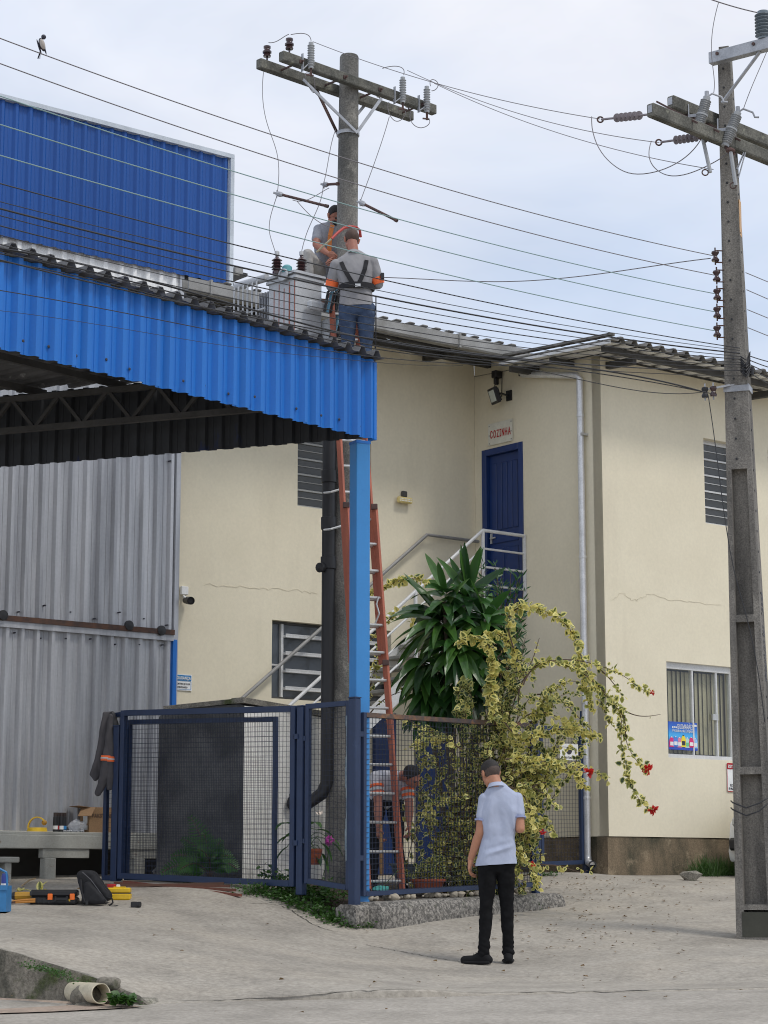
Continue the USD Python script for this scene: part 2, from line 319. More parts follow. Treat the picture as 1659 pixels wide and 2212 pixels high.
# kerb wall at the foot of the driveway, with the drain pipe's mouth
kx = np.r_[np.linspace(-1.605, -1.9, 14), np.linspace(-1.95, -9, 140)]; V = []; prof = [(-.03, 'b'), (-.022, .3), (-.012, .65), (-.006, .86), (.012, .985), (.05, 1.0), (.2, 1.0), (.33, .98), (.36, .6)]
for i, x in enumerate(kx):
    yb = float(joint(x)); zt = g1(x, yb + .12) + .012; zb = float(street(x, yb)) - .04; t = min(1, (x + 1.60) / -.14) if x > -1.74 else 1
    for j, (o, h) in enumerate(prof):
        n = (meshkit.fbm(np.array([x * 7, o * 9, j * 1.3]), 3) - .5) * .05
        h = 0 if h == 'b' else h
        V.append((x - o * .3, yb + o + n - .02, zb + (zt - zb) * (h if h < .99 else h) * (t if h < .99 else 1) + n * .5 * (h > .5)))
V = np.array(V).reshape(len(kx), len(prof), 3)
single('kerb', None, None, grid_mesh(V[:, :5, 0], V[:, :5, 1], V[:, :5, 2]), M_kerbface, kind='structure', smooth=60)
single('kerb_top', None, None, grid_mesh(V[:, 4:, 0], V[:, 4:, 1], V[:, 4:, 2]), M_kerb, kind='structure', smooth=60)

# ---------------------------------------------------------------- office building
def wall(fr, x0, x1, z0, z1, holes=(), th=.16, y=0.0, z1b=None):
    z1b = z1 if z1b is None else z1b
    g = Polygon([(x0, z0), (x1, z0), (x1, z1b), (x0, z1)])
    for h in holes: g = g.difference(sbox(*h))
    return fr.to(plate(g, y, y + th))
off = Thing('office_building', 'two storey cream rendered building with a stained plinth and blue upstairs door', 'building', FA.pt(0, 0, 1.6))
HA = [(1.92, 6.23, 2.62, 7.39), (1.1, 3.10, 2.38, 4.335), (3.22, 6.2, 4.2, 7.39)]
off.part('wall', wall(FA, 0, 9, 2.09, 8.225, HA), M_wall, label='sunlit front wall')
off.part('wall', FB.to(plate(Polygon([(-2.449, 2.09), (-.002, 2.09), (-.002, 8.222), (-1.37, 8.30), (-1.37, 8.52), (-2.449, 8.585)]).difference(sbox(-2.30, 5.13, -1.48, 7.33)), 0, .16)), M_wall, label='side wall with the blue door')
HC = [(-3.02, 6.25, -1.82, 7.35), (-3.4, 3.78, -1.48, 4.76)]
off.part('wall', wall(FC, -4.93, -.001, 1.4, 8.6, HC, y=.001), M_wall, label='set-back wall behind the stairs')
pl = plate(Polygon([(-.012, 1.2), (9, 1.2), (9, 2.085), (-.012, 2.085)]), .012, .2)
off.part('plinth', FA.to(pl), M_plinth); off.part('plinth', FB.to(plate(sbox(-2.44, 1.2, -.014, 2.085), .012, .2)), M_plinth)
# rear and far walls that close the rooms
off.part('rear_wall', cat(FA.to(box(0, 9, 7, 7.2, 1, 8.7)), FA.to(box(9, 9.2, 0, 7.2, 1, 8.7)), FC.to(box(-5, 0, 5, 5.2, 1, 8.8)), FC.to(box(-4.93, -4.73, .17, 5, 1, 8.7))), M_wall)
off.part('upper_floor', cat(FA.to(box(.2, 8.9, .2, 6.9, 4.95, 5.08)), FC.to(box(-4.7, .1, .2, 4.9, 4.95, 5.08))), M_roomdark)
# windows
def louvre_window(fr, h, cols, rows, frame_mat, sill=True, y=.1, solid_left=None):
    x0, z0, x1, z1 = h; t = .035
    w = off.part('window', fr.to(cat(box(x0, x1, y, y + .05, z0, z0 + t), box(x0, x1, y, y + .05, z1 - t, z1), box(x0, x0 + t, y, y + .05, z0 + t, z1 - t), box(x1 - t, x1, y, y + .05, z0 + t, z1 - t))), frame_mat)
    off.part('room', fr.to(cat(box(x0 - .1, x1 + .1, 1.2, 1.25, z0 - .1, z1 + .1))), M_roomdark, parent=w)
    cw = (x1 - x0 - 2 * t) / cols
    for c in range(cols):
        for r in range(rows):
            a, b = x0 + t + c * cw, x0 + t + (c + 1) * cw; za = z0 + t + r * (z1 - z0 - 2 * t) / rows; zb = za + (z1 - z0 - 2 * t) / rows
            off.part('bar', fr.to(box(a, b, y - .012, y + .03, zb - .022, zb)), frame_mat, parent=w)
            m = box(a + .004, b - .004, -.003, .003, za, zb - .024); m.apply_transform(trimesh.transformations.rotation_matrix(.22 + .1 * rng.random(), [1, 0, 0], [0, 0, (za + zb) / 2])); m.apply_translation([0, y + .028, 0])
            off.part('pane', fr.to(m), M_louvre, parent=w)
            mm = box(a + .01, b - .01, -.006, -.002, (za + zb) / 2 - .004, (za + zb) / 2 + .004); mm.apply_translation([0, y + .02, 0]); off.part('clip_rail', fr.to(mm), frame_mat, parent=w)
        if c: off.part('mullion', fr.to(box(x0 + t + c * cw - .015, x0 + t + c * cw + .015, y - .02, y + .06, z0 + t, z1 - t)), frame_mat, parent=w)
    return w
M_lowframe = mat('aged_window_frame', (.42, .42, .40), (.33, .33, .31), rough=.5)
louvre_window(FA, HA[0], 1, 5, M_whitepaint); louvre_window(FA, HA[2], 1, 5, M_whitepaint)
louvre_window(FC, HC[0], 2, 5, M_lowframe)
# lower stair window: bronze side light and white slats
x0, z0, x1, z1 = HC[1]
w = off.part('window', FC.to(cat(box(x0, x1, .1, .15, z0, z0 + .03), box(x0, x1, .1, .15, z1 - .03, z1), box(x0, x0 + .03, .1, .15, z0 + .03, z1 - .03), box(x1 - .03, x1, .1, .15, z0 + .03, z1 - .03))), M_darkframe)
off.part('pane', FC.to(box(x0 + .03, x0 + .2, .122, .128, z0 + .03, z1 - .03)), M_louvre, parent=w)
off.part('pane', FC.to(box(x0 + .24, x1 - .03, .128, .134, z0 + .03, z1 - .03)), M_louvre, parent=w)
off.part('mullion', FC.to(box(x0 + .2, x0 + .235, .08, .15, z0 + .03, z1 - .03)), M_whitepaint, parent=w)
off.part('mullion', FC.to(box(x0 + .03, x0 + .2, .1, .13, z0 + .42, z0 + .44)), M_whitepaint, parent=w)
for k in range(4):
    z = z0 + .12 + k * (z1 - z0 - .1) / 4; off.part('slat', FC.to(cat(box(x0 + .235, x1 - .05, .03, .1, z, z + .03), box(x0 + .235, x1 - .05, .028, .034, z + .03, z + .045))), M_whitepaint, parent=w)
# shop window with olive vertical blinds
x0, z0, x1, z1 = HA[1]
w = off.part('window', FA.to(cat(box(x0, x1, .04, .1, z1 - .085, z1), box(x0, x1, .03, .1, z0, z0 + .05), box(x0, x0 + .02, .04, .1, z0 + .05, z1 - .085), box(x1 - .03, x1, .04, .1, z0 + .05, z1 - .085))), M_whitepaint)
for a, b in ((x0 + .02, x0 + .52), (x0 + .545, x1 - .3), (x1 - .27, x1 - .03)): off.part('pane', FA.to(trimesh.Trimesh([(a, .068, z0 + .05), (b, .068, z0 + .05), (b, .068, z1 - .085), (a, .068, z1 - .085)], [[0, 1, 2], [0, 2, 3]], process=False)), M_glassblind, parent=w)
for a in (x0 + .52, x1 - .3): off.part('mullion', FA.to(box(a, a + .027, .045, .095, z0 + .05, z1 - .085)), M_whitepaint, parent=w)
off.part('latch', FA.to(box(x0 + .9, x0 + 1.0, .03, .062, 3.62, 3.70)), M_alu, parent=w)
for k in range(15):
    a = x0 + .03 + k * .083; m = box(-.05, .05, -.0015, .0015, z0 + .07, z1 - .1)
    m.apply_transform(trimesh.transformations.rotation_matrix(.32 + .09 * rng.standard_normal(), [0, 0, 1])); m.apply_translation([a + .03, .16, 0]); off.part('blind_slat', FA.to(m), M_blind, parent=w)
off.part('room', FA.to(box(x0 - .2, x1 + .2, .9, .95, z0 - .2, z1 + .2)), M_roomdark, parent=w)
# blue upstairs door
d0, d1 = -2.30, -1.48
dr = off.part('door', FB.to(cat(box(d0 + .09, d1 - .09, .05, .085, 5.14, 7.24, .006))), M_door, label='blue panelled door')
off.part('frame', FB.to(cat(box(d0, d0 + .09, -.012, .12, 5.13, 7.33, .006), box(d1 - .09, d1, -.012, .12, 5.13, 7.33, .006), box(d0 + .09, d1 - .09, -.012, .12, 7.24, 7.33, .006))), M_door, parent=dr)
pw = (d1 - d0 - .18 - .12) / 5
for k in range(5):
    a = d0 + .15 + k * pw
    off.part('plank', FB.to(box(a + .008, a + pw - .008, .036, .055, 6.2, 7.12, .008)), M_door, parent=dr)
off.part('panel', FB.to(box(d0 + .15, d1 - .15, .036, .055, 6.02, 6.12, .01)), M_door, parent=dr)
for a, b in ((d0 + .15, (d0 + d1) / 2 - .03), ((d0 + d1) / 2 + .03, d1 - .15)): off.part('panel', FB.to(box(a, b, .034, .055, 5.3, 5.95, .014)), M_door, parent=dr)
off.part('handle', FB.to(cat(box(d0 + .115, d0 + .15, .03, .052, 6.03, 6.17), bar((d0 + .13, .02, 6.1), (d0 + .24, .01, 6.1), .018))), M_alu, parent=dr)
# roofs
RZ = 8.24
for k in range(10):                                            # tiled roof over the front block, ridges running back
    a0 = (k - 1) * .98 if k else -.5; mx = sheet(a0, a0 + (.99 if k else .5), -.72, 7.3 if k else 1.36, pitch=.23, depth=.055, th=.012, crest=.22, flank=.16, micro=False)
    v = mx.vertices.copy(); mx.vertices = np.c_[v[:, 0], v[:, 2], RZ + .012 + .06 * v[:, 2] - v[:, 1] + .006 * (k % 2)]; mx.invert()
    off.part('roof_sheet', FA.to(mx), M_fibre)
    for j, (xx) in enumerate(np.arange(a0 + .05, a0 + .98, .23)):
        pass
for k in range(9):
    a0 = (k - 1) * 1.05 if k else -.46; mx = sheet(a0, a0 + (1.045 if k else .455), -.66, 2.4 if k else 1.34, pitch=.26, depth=.03, th=.004, micro=False); v = mx.vertices.copy()
    mx.vertices = np.c_[v[:, 0], v[:, 2], RZ - .012 + .06 * v[:, 2] - v[:, 1]]; off.part('soffit_sheet', FA.to(mx), M_soffit)
off.part('verge_trim', FA.to(cat(bar((-.52, -.7, RZ - .03 - .04), (-.52, 1.36, RZ - .03 + .075), .02, .035))), M_whitepaint); off.part('verge_tile', FA.to(bar((-.48, -.7, RZ + .035), (-.48, 1.36, RZ + .035 + .122), .09, .03)), M_fibre)
off.part('beam', FA.to(bar((-.40, -.45, 8.155), (9, -.45, 8.155), .06, .075)), M_steel)
for a in (.13, 2.9, 5.6): off.part('rafter', FA.to(bar((a, .0, 8.10), (a + .06, -.43, 8.09), .08, .085)), M_steel)
off.part('rafter', FA.to(bar((0, .5, RZ - .04), (-.4, .5, RZ - .04), .06, .06)), M_steel)
off.part('rafter', FA.to(bar((0, 1.2, RZ - .02), (-.42, 1.25, RZ - .02), .06, .08)), M_steel)
off.part('gable_strip', FA.to(box(.0, 9, -.003, .05, 8.195, 8.222)), M_steel)
CZ = 8.53
for k in range(8):
    a0 = -4.93 + k * .632; a1 = min(a0 + .637, .1); mx = sheet(a0, a1, -1.03, 5.2, pitch=.22, depth=.045, th=.006, micro=False); v = mx.vertices.copy()
    mx.vertices = np.c_[v[:, 0], v[:, 2], CZ + .06 * (v[:, 2] + 1) - v[:, 1]]; mx.invert(); off.part('roof_sheet', FC.to(mx), M_soffit)
off.part('ridge_cap', FC.to(cat(*[box(-4.93 + k * .22, -4.83 + k * .22, -1.1, -.9, CZ + .045, CZ + .075, .012) for k in range(22)])), M_fibre)
gp = [(-.07, .14), (-.075, .0), (-.05, -.02), (.05, -.02), (.075, 0.0), (.075, .14), (.065, .14), (.062, .01), (-.055, .01), (-.058, .14)]
g = trimesh.creation.extrude_polygon(Polygon(gp), 5.45, engine='earcut'); v = g.vertices.copy(); g.vertices = np.c_[v[:, 2] - 5.5, -1.1 + v[:, 0], 8.40 + v[:, 1]]; g.invert()
off.part('gutter', FC.to(g), M_gutter)
for a in (-1.3, -3.1, -5.2): off.part('gutter_strap', FC.to(box(a, a + .03, -1.19, -1.01, 8.37, 8.56)), M_gutter)
off.part('beam', FC.to(bar((-5.4, -.95, 8.42), (-.03, -.95, 8.42), .05, .1)), M_steel)
off.part('beam', FC.to(bar((-4.9, -.35, 8.50), (-.03, -.35, 8.50), .07, .1)), M_steel)
for a in (-.9, -2.4, -3.9): off.part('rafter', FC.to(bar((a, 0, 8.52), (a, -1.0, 8.46), .07, .1)), M_steel)
off.part('rafter', FB.to(bar((-1.52, 0, 8.28), (-1.12, -.05, 8.28), .05, .1)), M_steel)
# downpipe on the side wall
pth = [FB.pt(-1.42, -.07, 8.42), FB.pt(-1.42, -.07, 8.26), FB.pt(-1.39, -.07, 8.22), FB.pt(-.36, -.07, 8.01), FB.pt(-.31, -.07, 7.96), FB.pt(-.31, -.07, 1.86), FB.pt(-.29, -.08, 1.77), FB.pt(-.16, -.14, 1.74)]
dp = off.part('downpipe', tube(pth, .044, 14), M_zinc, smooth=50)
for z in (7.45, 5.6, 3.75, 2.55): off.part('pipe_collar', lathe([(.046, 0), (.05, .004), (.05, .03), (.046, .034)], FB.pt(-.31, -.07, z)), M_zinc, parent=dp)
for z in (7.2, 4.1): off.part('pipe_clip', FB.to(box(-.27, -.24, -.11, 0, z, z + .03)), M_alu, parent=dp)
off.part('outlet', lathe([(.038, 0), (.038, .02), (.05, .02), (.05, .0)], pth[-1], pth[-1] + FB.pt(.13, -.06, -.02) - FB.pt(0, 0, 0)), M_roomdark, parent=dp)
# hairline cracks, opened a few millimetres proud as torn paint
def crack(fr, pts, y=-.003, w=.0032):
    out = []; pts = np.array(pts, float); P = []
    for i in range(len(pts) - 1):
        for t in np.linspace(0, 1, 7)[:-1]: P.append(pts[i] + (pts[i + 1] - pts[i]) * t + rng.normal(0, .012, 2))
    for p, q in zip(P[:-1], P[1:]): out.append(bar((p[0], y, p[1]), (q[0], y, q[1]), .002, w * (.5 + rng.random())))
    return fr.to(cat(out))
M_crack = flat('crack_line', (.57, .52, .395), rough=.95)
def fpx(fr, *pts): return [fr.hit(x, y) for x, y in pts]
off.part('crack', crack(FA, fpx(FA, (1320, 1296), (1345, 1281), (1363, 1297), (1380, 1295), (1400, 1283), (1440, 1293), (1500, 1301), (1570, 1310))), M_crack)
off.part('crack', crack(FC, fpx(FC, (442, 1262), (500, 1266), (560, 1272), (600, 1272), (660, 1278), (690, 1282))), M_crack)
# signs, lamps and camera on the building
def rrect(x0, z0, x1, z1, r): return sbox(x0 + r, z0 + r, x1 - r, z1 - r).buffer(r, 6)
t = Thing('kitchen_sign', 'small cream COZINHA sign with red letters above the blue door', 'sign', FB.pt(-1.9, 0, 7.37))
t.part('board', FB.to(plate(sbox(-2.15, 7.37, -1.66, 7.67), -.02, -.014)), M_cream); t.part('lettering', on_wall(FB, spaced('COZINHA', .1, .22, .75, bold=True), -1.90, 7.465, -.021, width=.41), M_red)
t.part('screw', FB.to(cat(*[box(a, a + .012, -.024, -.018, z, z + .012) for a in (-2.13, -1.69) for z in (7.39, 7.50, 7.63)])), M_ink)
xa, za = FC.hit(370, 1455); xb, zb = FC.hit(413, 1493)
t = Thing('security_sign', 'white SEGURANÇA notice with blue header on the cream wall', 'sign', FC.pt((xa + xb) / 2, 0, zb))
t.part('board', FC.to(plate(sbox(xa, zb, xb, za), -.012, -.006)), M_paper); t.part('header', FC.to(plate(rrect(xa + .012, za - .075, xb - .012, za - .01, .008), -.0155, -.0125)), M_signblue)
t.part('lettering', on_wall(FC, text('SEGURANÇA', .034, True), (xa + xb) / 2, za - .062, -.017, width=(xb - xa) * .84), M_paper)
t.part('lettering', cat(on_wall(FC, text('SÓ ENTRE SE FOR', .02), (xa + xb) / 2, za - .125, -.013, width=(xb - xa) * .8), on_wall(FC, text('CONVIDADO', .02), (xa + xb) / 2, za - .165, -.013, width=(xb - xa) * .55)), M_ink)
ln = rrect(xa + .012, zb + .012, xb - .012, za - .078, .012); t.part('border', FC.to(plate(ln.difference(ln.buffer(-.004)), -.014, -.0125)), M_signblue)
xa, za = FA.hit(1568, 1648); zb = FA.hit(1568, 1710)[1]; xb = xa + .5
t = Thing('parking_sign', 'white and red parking notice on the front wall, half behind the square pole', 'sign', FA.pt(xa + .2, 0, zb))
t.part('board', FA.to(plate(rrect(xa, zb, xb, za, .02), -.012, -.006)), M_paper); t.part('header', FA.to(plate(rrect(xa + .004, za - .08, xb - .004, za - .004, .018), -.0155, -.0125)), M_red)
bd = rrect(xa, zb, xb, za, .02); t.part('border', FA.to(plate(bd.difference(bd.buffer(-.009)), -.0145, -.0125)), M_red)
t.part('lettering', on_wall(FA, text('ESTACIONAMENTO', .036, True), xb - .25, za - .062, -.017, width=.46), M_paper)
from shapely.geometry import Point
cc = Point(xb - .25, (za + zb) / 2 + .02); t.part('ring', FA.to(plate(cc.buffer(.12).difference(cc.buffer(.105)), -.0145, -.0125)), M_red)
t.part('letter', on_wall(FA, text('E', .12, True), xb - .25, (za + zb) / 2 - .04, -.013), M_ink); t.part('lettering', cat(on_wall(FA, text('EXCLUSIVO', .03, True), xb - .25, zb + .07, -.013, width=.38), on_wall(FA, text('PARA CLIENTES', .03, True), xb - .25, zb + .025, -.013, width=.44)), M_ink)
# poster in the shop window
pa, pb_ = FA.hit(1442, 1558, .06), FA.hit(1505, 1622, .06); x0, x1, z0, z1 = pa[0], pb_[0] + .01, pb_[1], pa[1]
t = Thing('window_poster', 'square blue poster of coloured cleaning bottles inside the shop window', 'poster', FA.pt((x0 + x1) / 2, .06, z0))
M_poster = usdkit.material(stage, '/World/Looks/poster_print', {'u': ('uvmap', {'attribute': 'st'}), 's': ('separate_xyz', {}), 'r': ('rgb_ramp', {'ramp': [(0, (.02, .06, .42)), (.22, (.06, .10, .50)), (.5, (.06, .42, .80)), (.75, (.03, .17, .60)), (1, (.02, .08, .42))]}), 'p': ('principled_bsdf', {'roughness': .35})},
    [('u.UV', 's.vector'), ('s.y', 'r.fac'), ('r.color', 'p.base_color')], surface='p.BSDF')
q = trimesh.Trimesh([FA.pt(x0, .05, z0), FA.pt(x1, .05, z0), FA.pt(x1, .05, z1), FA.pt(x0, .05, z1)], [[0, 1, 2], [0, 2, 3]], process=False)
t.part('print', q, M_poster, uv=np.array([[0, 0], [1, 0], [1, 1], [0, 1]], float)); W_, H_ = x1 - x0, z1 - z0
t.part('lettering', cat(on_wall(FA, text('GUIMARÃES', .06), x0 + W_ * .58, z0 + H_ * .755, .048, width=W_ * .56), on_wall(FA, text('Produtos de Limpeza', .035), x0 + W_ * .5, z0 + H_ * .64, .048, width=W_ * .72)), M_paper)
t.part('logo', FA.to(cat(*[plate(rrect(x0 + W_ * (.12 + .06 * k), z0 + H_ * (.77 + .01 * (k % 2)), x0 + W_ * (.165 + .06 * k), z0 + H_ * .83, .005), .0455, .048) for k in range(3)])), M_paper); t.part('corner_mark', FA.to(plate(sbox(x1 - .09, z1 - .05, x1 - .015, z1 - .025), .0455, .048)), M_paper)
bc = [(.62, .02, .16), (.08, .2, .6), (.66, .22, .35), (.75, .6, .03), (.45, .65, .6), (.6, .02, .14), (.25, .5, .8)]
M_bottles = [flat(f'bottle_print_{k}', c, rough=.4) for k, c in enumerate(bc)]; M_lab = [M_paper, M_paper, M_paper, M_ink, flat('label_green', (.15, .5, .25)), M_paper, M_paper]
for k in range(7):
    cx_ = x0 + W_ * (.1 + .135 * k); b0 = z0 + H_ * (.1 + .02 * (k % 2)); h = H_ * (.42 if k == 3 else .36); w_ = W_ * .075
    body = Polygon([(cx_ - w_, b0), (cx_ + w_, b0), (cx_ + w_, b0 + h * .55), (cx_ + w_ * .75, b0 + h * .78), (cx_ + w_ * .35, b0 + h * .9), (cx_ - w_ * .35, b0 + h * .9), (cx_ - w_ * .8, b0 + h * .72), (cx_ - w_, b0 + h * .5)]).buffer(.004)
    yb = .046 - .0015 * (k % 2); t.part('bottle_picture', FA.to(plate(body, yb, .0485)), M_bottles[k])
    t.part('bottle_label', FA.to(plate(rrect(cx_ - w_ * .75, b0 + h * .12, cx_ + w_ * .75, b0 + h * .48, .006), yb - .002, yb - .0006)), M_lab[k]); t.part('bottle_cap', FA.to(plate(sbox(cx_ - w_ * .3, b0 + h * .9, cx_ + w_ * .3, b0 + h), yb, .048)), M_ink if k == 3 else M_paper)
# floodlight under the eave, emergency lamp, camera
t = Thing('floodlight', 'black square floodlight hanging on the side wall under the eave', 'floodlight', FB.pt(-1.8, -.2, 7.85))
c0 = np.array([-1.83, -.22, 7.98]); R = trimesh.transformations.euler_matrix(.35, .0, 0.0) @ trimesh.transformations.euler_matrix(0, -.08, -.35)
def lamp(m): m = m.copy(); m.apply_transform(R); m.apply_translation(c0); return FB.to(m)
hs = t.part('housing', lamp(cat(box(-.125, .125, 0, .05, -.11, .11, .008), *[box(-.1 + .03 * k, -.095 + .03 * k, .05, .08, -.09, .09) for k in range(7)])), M_black)
t.part('lens', lamp(box(-.09, .09, -.006, 0, -.078, .078, .003)), flat('lamp_glass', (.55, .6, .55), rough=.2))
t.part('bracket', cat(FB.to(bar((-1.74, -.02, 8.0), (-1.70, -.2, 8.0), .03, .02)), FB.to(box(-1.78, -1.68, -.02, 0, 7.93, 8.07))), M_black)
t.part('sensor', FB.to(cat(box(-1.97, -1.87, -.12, -.0, 8.27, 8.37, .01), box(-1.95, -1.9, -.1, -.03, 8.18, 8.27, .01))), M_black)
t.part('cable', tube([FB.pt(-1.92, -.07, 8.2), FB.pt(-1.93, -.12, 8.12), FB.pt(-1.87, -.16, 8.06), FB.pt(-1.83, -.19, 8.02)], .006, 5), M_black); t.part('cable', tube([FB.pt(-1.84, -.03, 8.35), FB.pt(-1.84, -.04, 8.15), FB.pt(-1.78, -.1, 7.98)], .007, 5), M_black)
a_, z_ = FC.hit(868, 1082); M_yel = flat('yellowed_plastic', (.62, .50, .20), rough=.4)
t = Thing('emergency_lamp', 'small yellowed emergency lamp on the cream wall', 'lamp', FC.pt(a_, 0, z_ - .04))
t.part('housing', FC.to(box(a_ - .12, a_ + .12, -.09, -.03, z_ - .04, z_ + .04, .015)), M_yel)
for r in range(2): t.part('led_row', FC.to(cat(*[box(a_ - .1 + .025 * k, a_ - .085 + .025 * k, -.093, -.088, z_ - .02 + .025 * r, z_ - .005 + .025 * r) for k in range(8)])), M_paper)
t.part('bracket', FC.to(cat(box(a_ - .02, a_ + .06, -.05, 0, z_ + .05, z_ + .13, .01), bar((a_, -.04, z_ + .03), (a_ + .02, -.03, z_ + .08), .03))), M_darkframe)
a_, z_ = FC.hit(395, 1285)
t = Thing('security_camera', 'small black and white camera with junction box on the wall beside the metal cladding', 'camera', FC.pt(a_, 0, z_ - .1))
t.part('junction_box', FC.to(box(a_ - .05, a_ + .05, -.05, 0, z_ + .0, z_ + .1, .006)), M_paper); t.part('arm', FC.to(bar((a_ - .01, -.03, z_ - .02), (a_ - .03, -.12, z_ - .06), .025)), M_paper)
q0 = FC.pt(a_ + .01, -.05, z_ - .07); q1 = FC.pt(a_ - .05, -.24, z_ - .10)
t.part('body', lathe([(.035, 0), (.042, .01), (.042, .2), (.036, .215), (.0, .215)], q0, q1, 14), M_black, smooth=40); t.part('sunshade', lathe([(.046, .08), (.048, .23), (.045, .23), (.043, .08)], q0, q1, 14), M_black)

# ---------------------------------------------------------------- outside stairs to the blue door
st = Thing('staircase', 'concrete outside staircase with white tube railings climbing to the blue door', 'staircase', FC.pt(-3, -.5, 1.7))
LZ = 5.08; n = 20
st.part('landing', FC.to(box(-.76, -.005, -.98, -.005, LZ - .12, LZ, .004)), M_wet)
for k in range(n):
    a1 = -.76 - k * .215; z = LZ - (k + 1) * .169
    st.part('tread', FC.to(box(a1 - .24, a1, -.96, -.02, z - .045, z, .006)), M_wet)
for b in (-.97, -.05):
    st.part('stringer', FC.to(bar((-.76, b, LZ - .12), (-.76 - n * .215, b, LZ - .12 - n * .169), .05, .2)), M_whitepaint)
sl = .169 / .215
def rail(b, o, r, a0=-.755, a1=-5.0, z=LZ): return [FC.pt(a0, b, z + o), FC.pt(a1, b, z + o + (a1 - a0) * sl)]
for o, r in ((.96, .023), (.72, .015), (.48, .015), (.24, .015)):
    st.part('rail', tube(rail(-1.0, o, r), r, 8), M_whitepaint, smooth=50); st.part('rail', tube([FC.pt(-.755, -1.0, LZ + o), FC.pt(-.02, -1.0, LZ + o)], r, 8), M_whitepaint, smooth=50)
st.part('rail', tube([FC.pt(-.02, -.08, LZ + 1.0), FC.pt(-.93, -.08, LZ + 1.0), FC.pt(-5.0, -.08, LZ + 1.0 - (4.07) * sl)], .024, 8), M_graypaint, smooth=50, label='grey wall handrail')
for a in (-.755, -.02, -1.9, -3.1, -4.3): st.part('post', tube([FC.pt(a, -1.0, LZ - .1 + min(0, (a + .755)) * sl), FC.pt(a, -1.0, LZ + .97 + min(0, (a + .755)) * sl)], .026, 8), M_whitepaint, smooth=50)
# blue doors and pale shelf of the shaded passage under the stairs
for (xa_, xb_, nm) in ((FC.hit(905, 1700)[0], FC.hit(962, 1700)[0], 0), (FC.hit(812, 1700)[0], FC.hit(842, 1700)[0], 1)):
    t = Thing('passage_door', ('dark blue door in the shaded passage behind the bougainvillea', 'narrow dark blue door in the passage behind the ladder')[nm], 'door', FC.pt(xa_, 0, 1.62))
    t.part('leaf', FC.to(box(xa_, xb_, -.05, -.004, 1.62, 3.62, .008)), M_door); t.part('frame', FC.to(cat(box(xa_ - .06, xa_, -.06, -.004, 1.62, 3.68), box(xb_, xb_ + .06, -.06, -.004, 1.62, 3.68), box(xa_, xb_, -.06, -.004, 3.62, 3.68))), M_door); t.part('handle', FC.to(bar((xa_ + .06, -.09, 2.65), (xa_ + .16, -.09, 2.65), .02)), M_alu)

# ---------------------------------------------------------------- metal clad warehouse, dock and billboard
wh = Thing('warehouse', 'warehouse wall of weathered grey ribbed metal sheets left of the cream building', 'warehouse', FC.pt(-7, -.1, 1.6))
e = -4.94
for k in range(5):
    x1 = e - k * .98; wh.part('cladding_sheet', FC.to(sheet(x1 - .985, x1, 4.42, 6.75, pitch=.196, depth=.046, y=-.075 - .002 * (k % 2), rows=6, dent=.008, flank=.14, crest=.2)), M_galv)
    wh.part('cladding_sheet', FC.to(sheet(x1 - .985, x1, 6.7, 8.2, pitch=.196, depth=.034, y=-.085 - .002 * (k % 2))), M_galv)
    wh.part('upper_sheet', FC.to(sheet(x1 - .985, x1, 8.15, 9.4, pitch=.19, depth=.03, y=-.09 - .002 * (k % 2))), M_white)
wh.part('corner_flashing', FC.to(cat(box(e, e + .06, -.13, -.003, 2.0, 9.35), )), M_galv)
wh.part('screw', FC.to(cat(*[box(e - .1 - .196 * k * 1.7, e - .085 - .196 * k * 1.7, -.135, -.08, z, z + .015) for k in range(16) for z in (4.55 + .05 * (k % 3), 6.55 + .04 * (k % 2))])), M_ink)
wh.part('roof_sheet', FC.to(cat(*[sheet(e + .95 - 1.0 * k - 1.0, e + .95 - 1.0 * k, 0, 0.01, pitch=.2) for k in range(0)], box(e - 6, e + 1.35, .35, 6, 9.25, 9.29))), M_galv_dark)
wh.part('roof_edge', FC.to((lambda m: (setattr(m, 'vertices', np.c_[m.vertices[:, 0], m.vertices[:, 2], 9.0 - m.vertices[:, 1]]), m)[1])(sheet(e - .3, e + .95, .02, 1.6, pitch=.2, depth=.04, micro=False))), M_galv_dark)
door = Thing('sliding_metal_door', 'lower ribbed metal sliding door hung on a rusty rail over the dock', 'sliding door', FC.pt(-7, -.15, 2.07))
M_rust = mat('rusty_steel', (.10, .05, .032), (.05, .032, .028), scale=9, rough=.85, c3=(.30, .11, .04), scale3=3, band3=(.62, .7))
for k in range(5):
    x1 = e - .06 - k * .98; door.part('sheet', FC.to(sheet(x1 - .985, x1, 2.10, 4.36, pitch=.196, depth=.046, y=-.15 - .002 * (k % 2), rows=6, dent=.01, flank=.14, crest=.2)), M_galv)
door.part('rail', FC.to(box(-9.4, e - .06, -.24, -.2, 4.43, 4.49)), M_rust); door.part('track_flange', FC.to(box(-9.4, e - .06, -.22, -.1, 4.36, 4.43)), M_galv)
door.part('blue_edge', FC.to(box(e - .055, e + .0, -.2, -.135, 2.10, 4.38)), M_blue)
for px, py in ((7, 1329), (279, 1351), (349, 1362)):
    a, z = FC.hit(px, py, -.24); door.part('roller', lathe([(.02, 0), (.055, 0), (.06, .008), (.05, .02), (.06, .032), (.055, .04), (.015, .045)], FC.pt(a, -.215, z), FC.pt(a, -.3, z), 16), M_black, smooth=40)
door.part('screw', FC.to(cat(*[box(e - .2 - .33 * k, e - .185 - .33 * k, -.2, -.14, 4.3 - .02 * (k % 3), 4.315 - .02 * (k % 3)) for k in range(12)])), M_ink)
dock = Thing('loading_dock', 'raised concrete loading dock shelf with dark void beneath the metal door', 'loading dock', FC.pt(-7, -.4, 1.6))
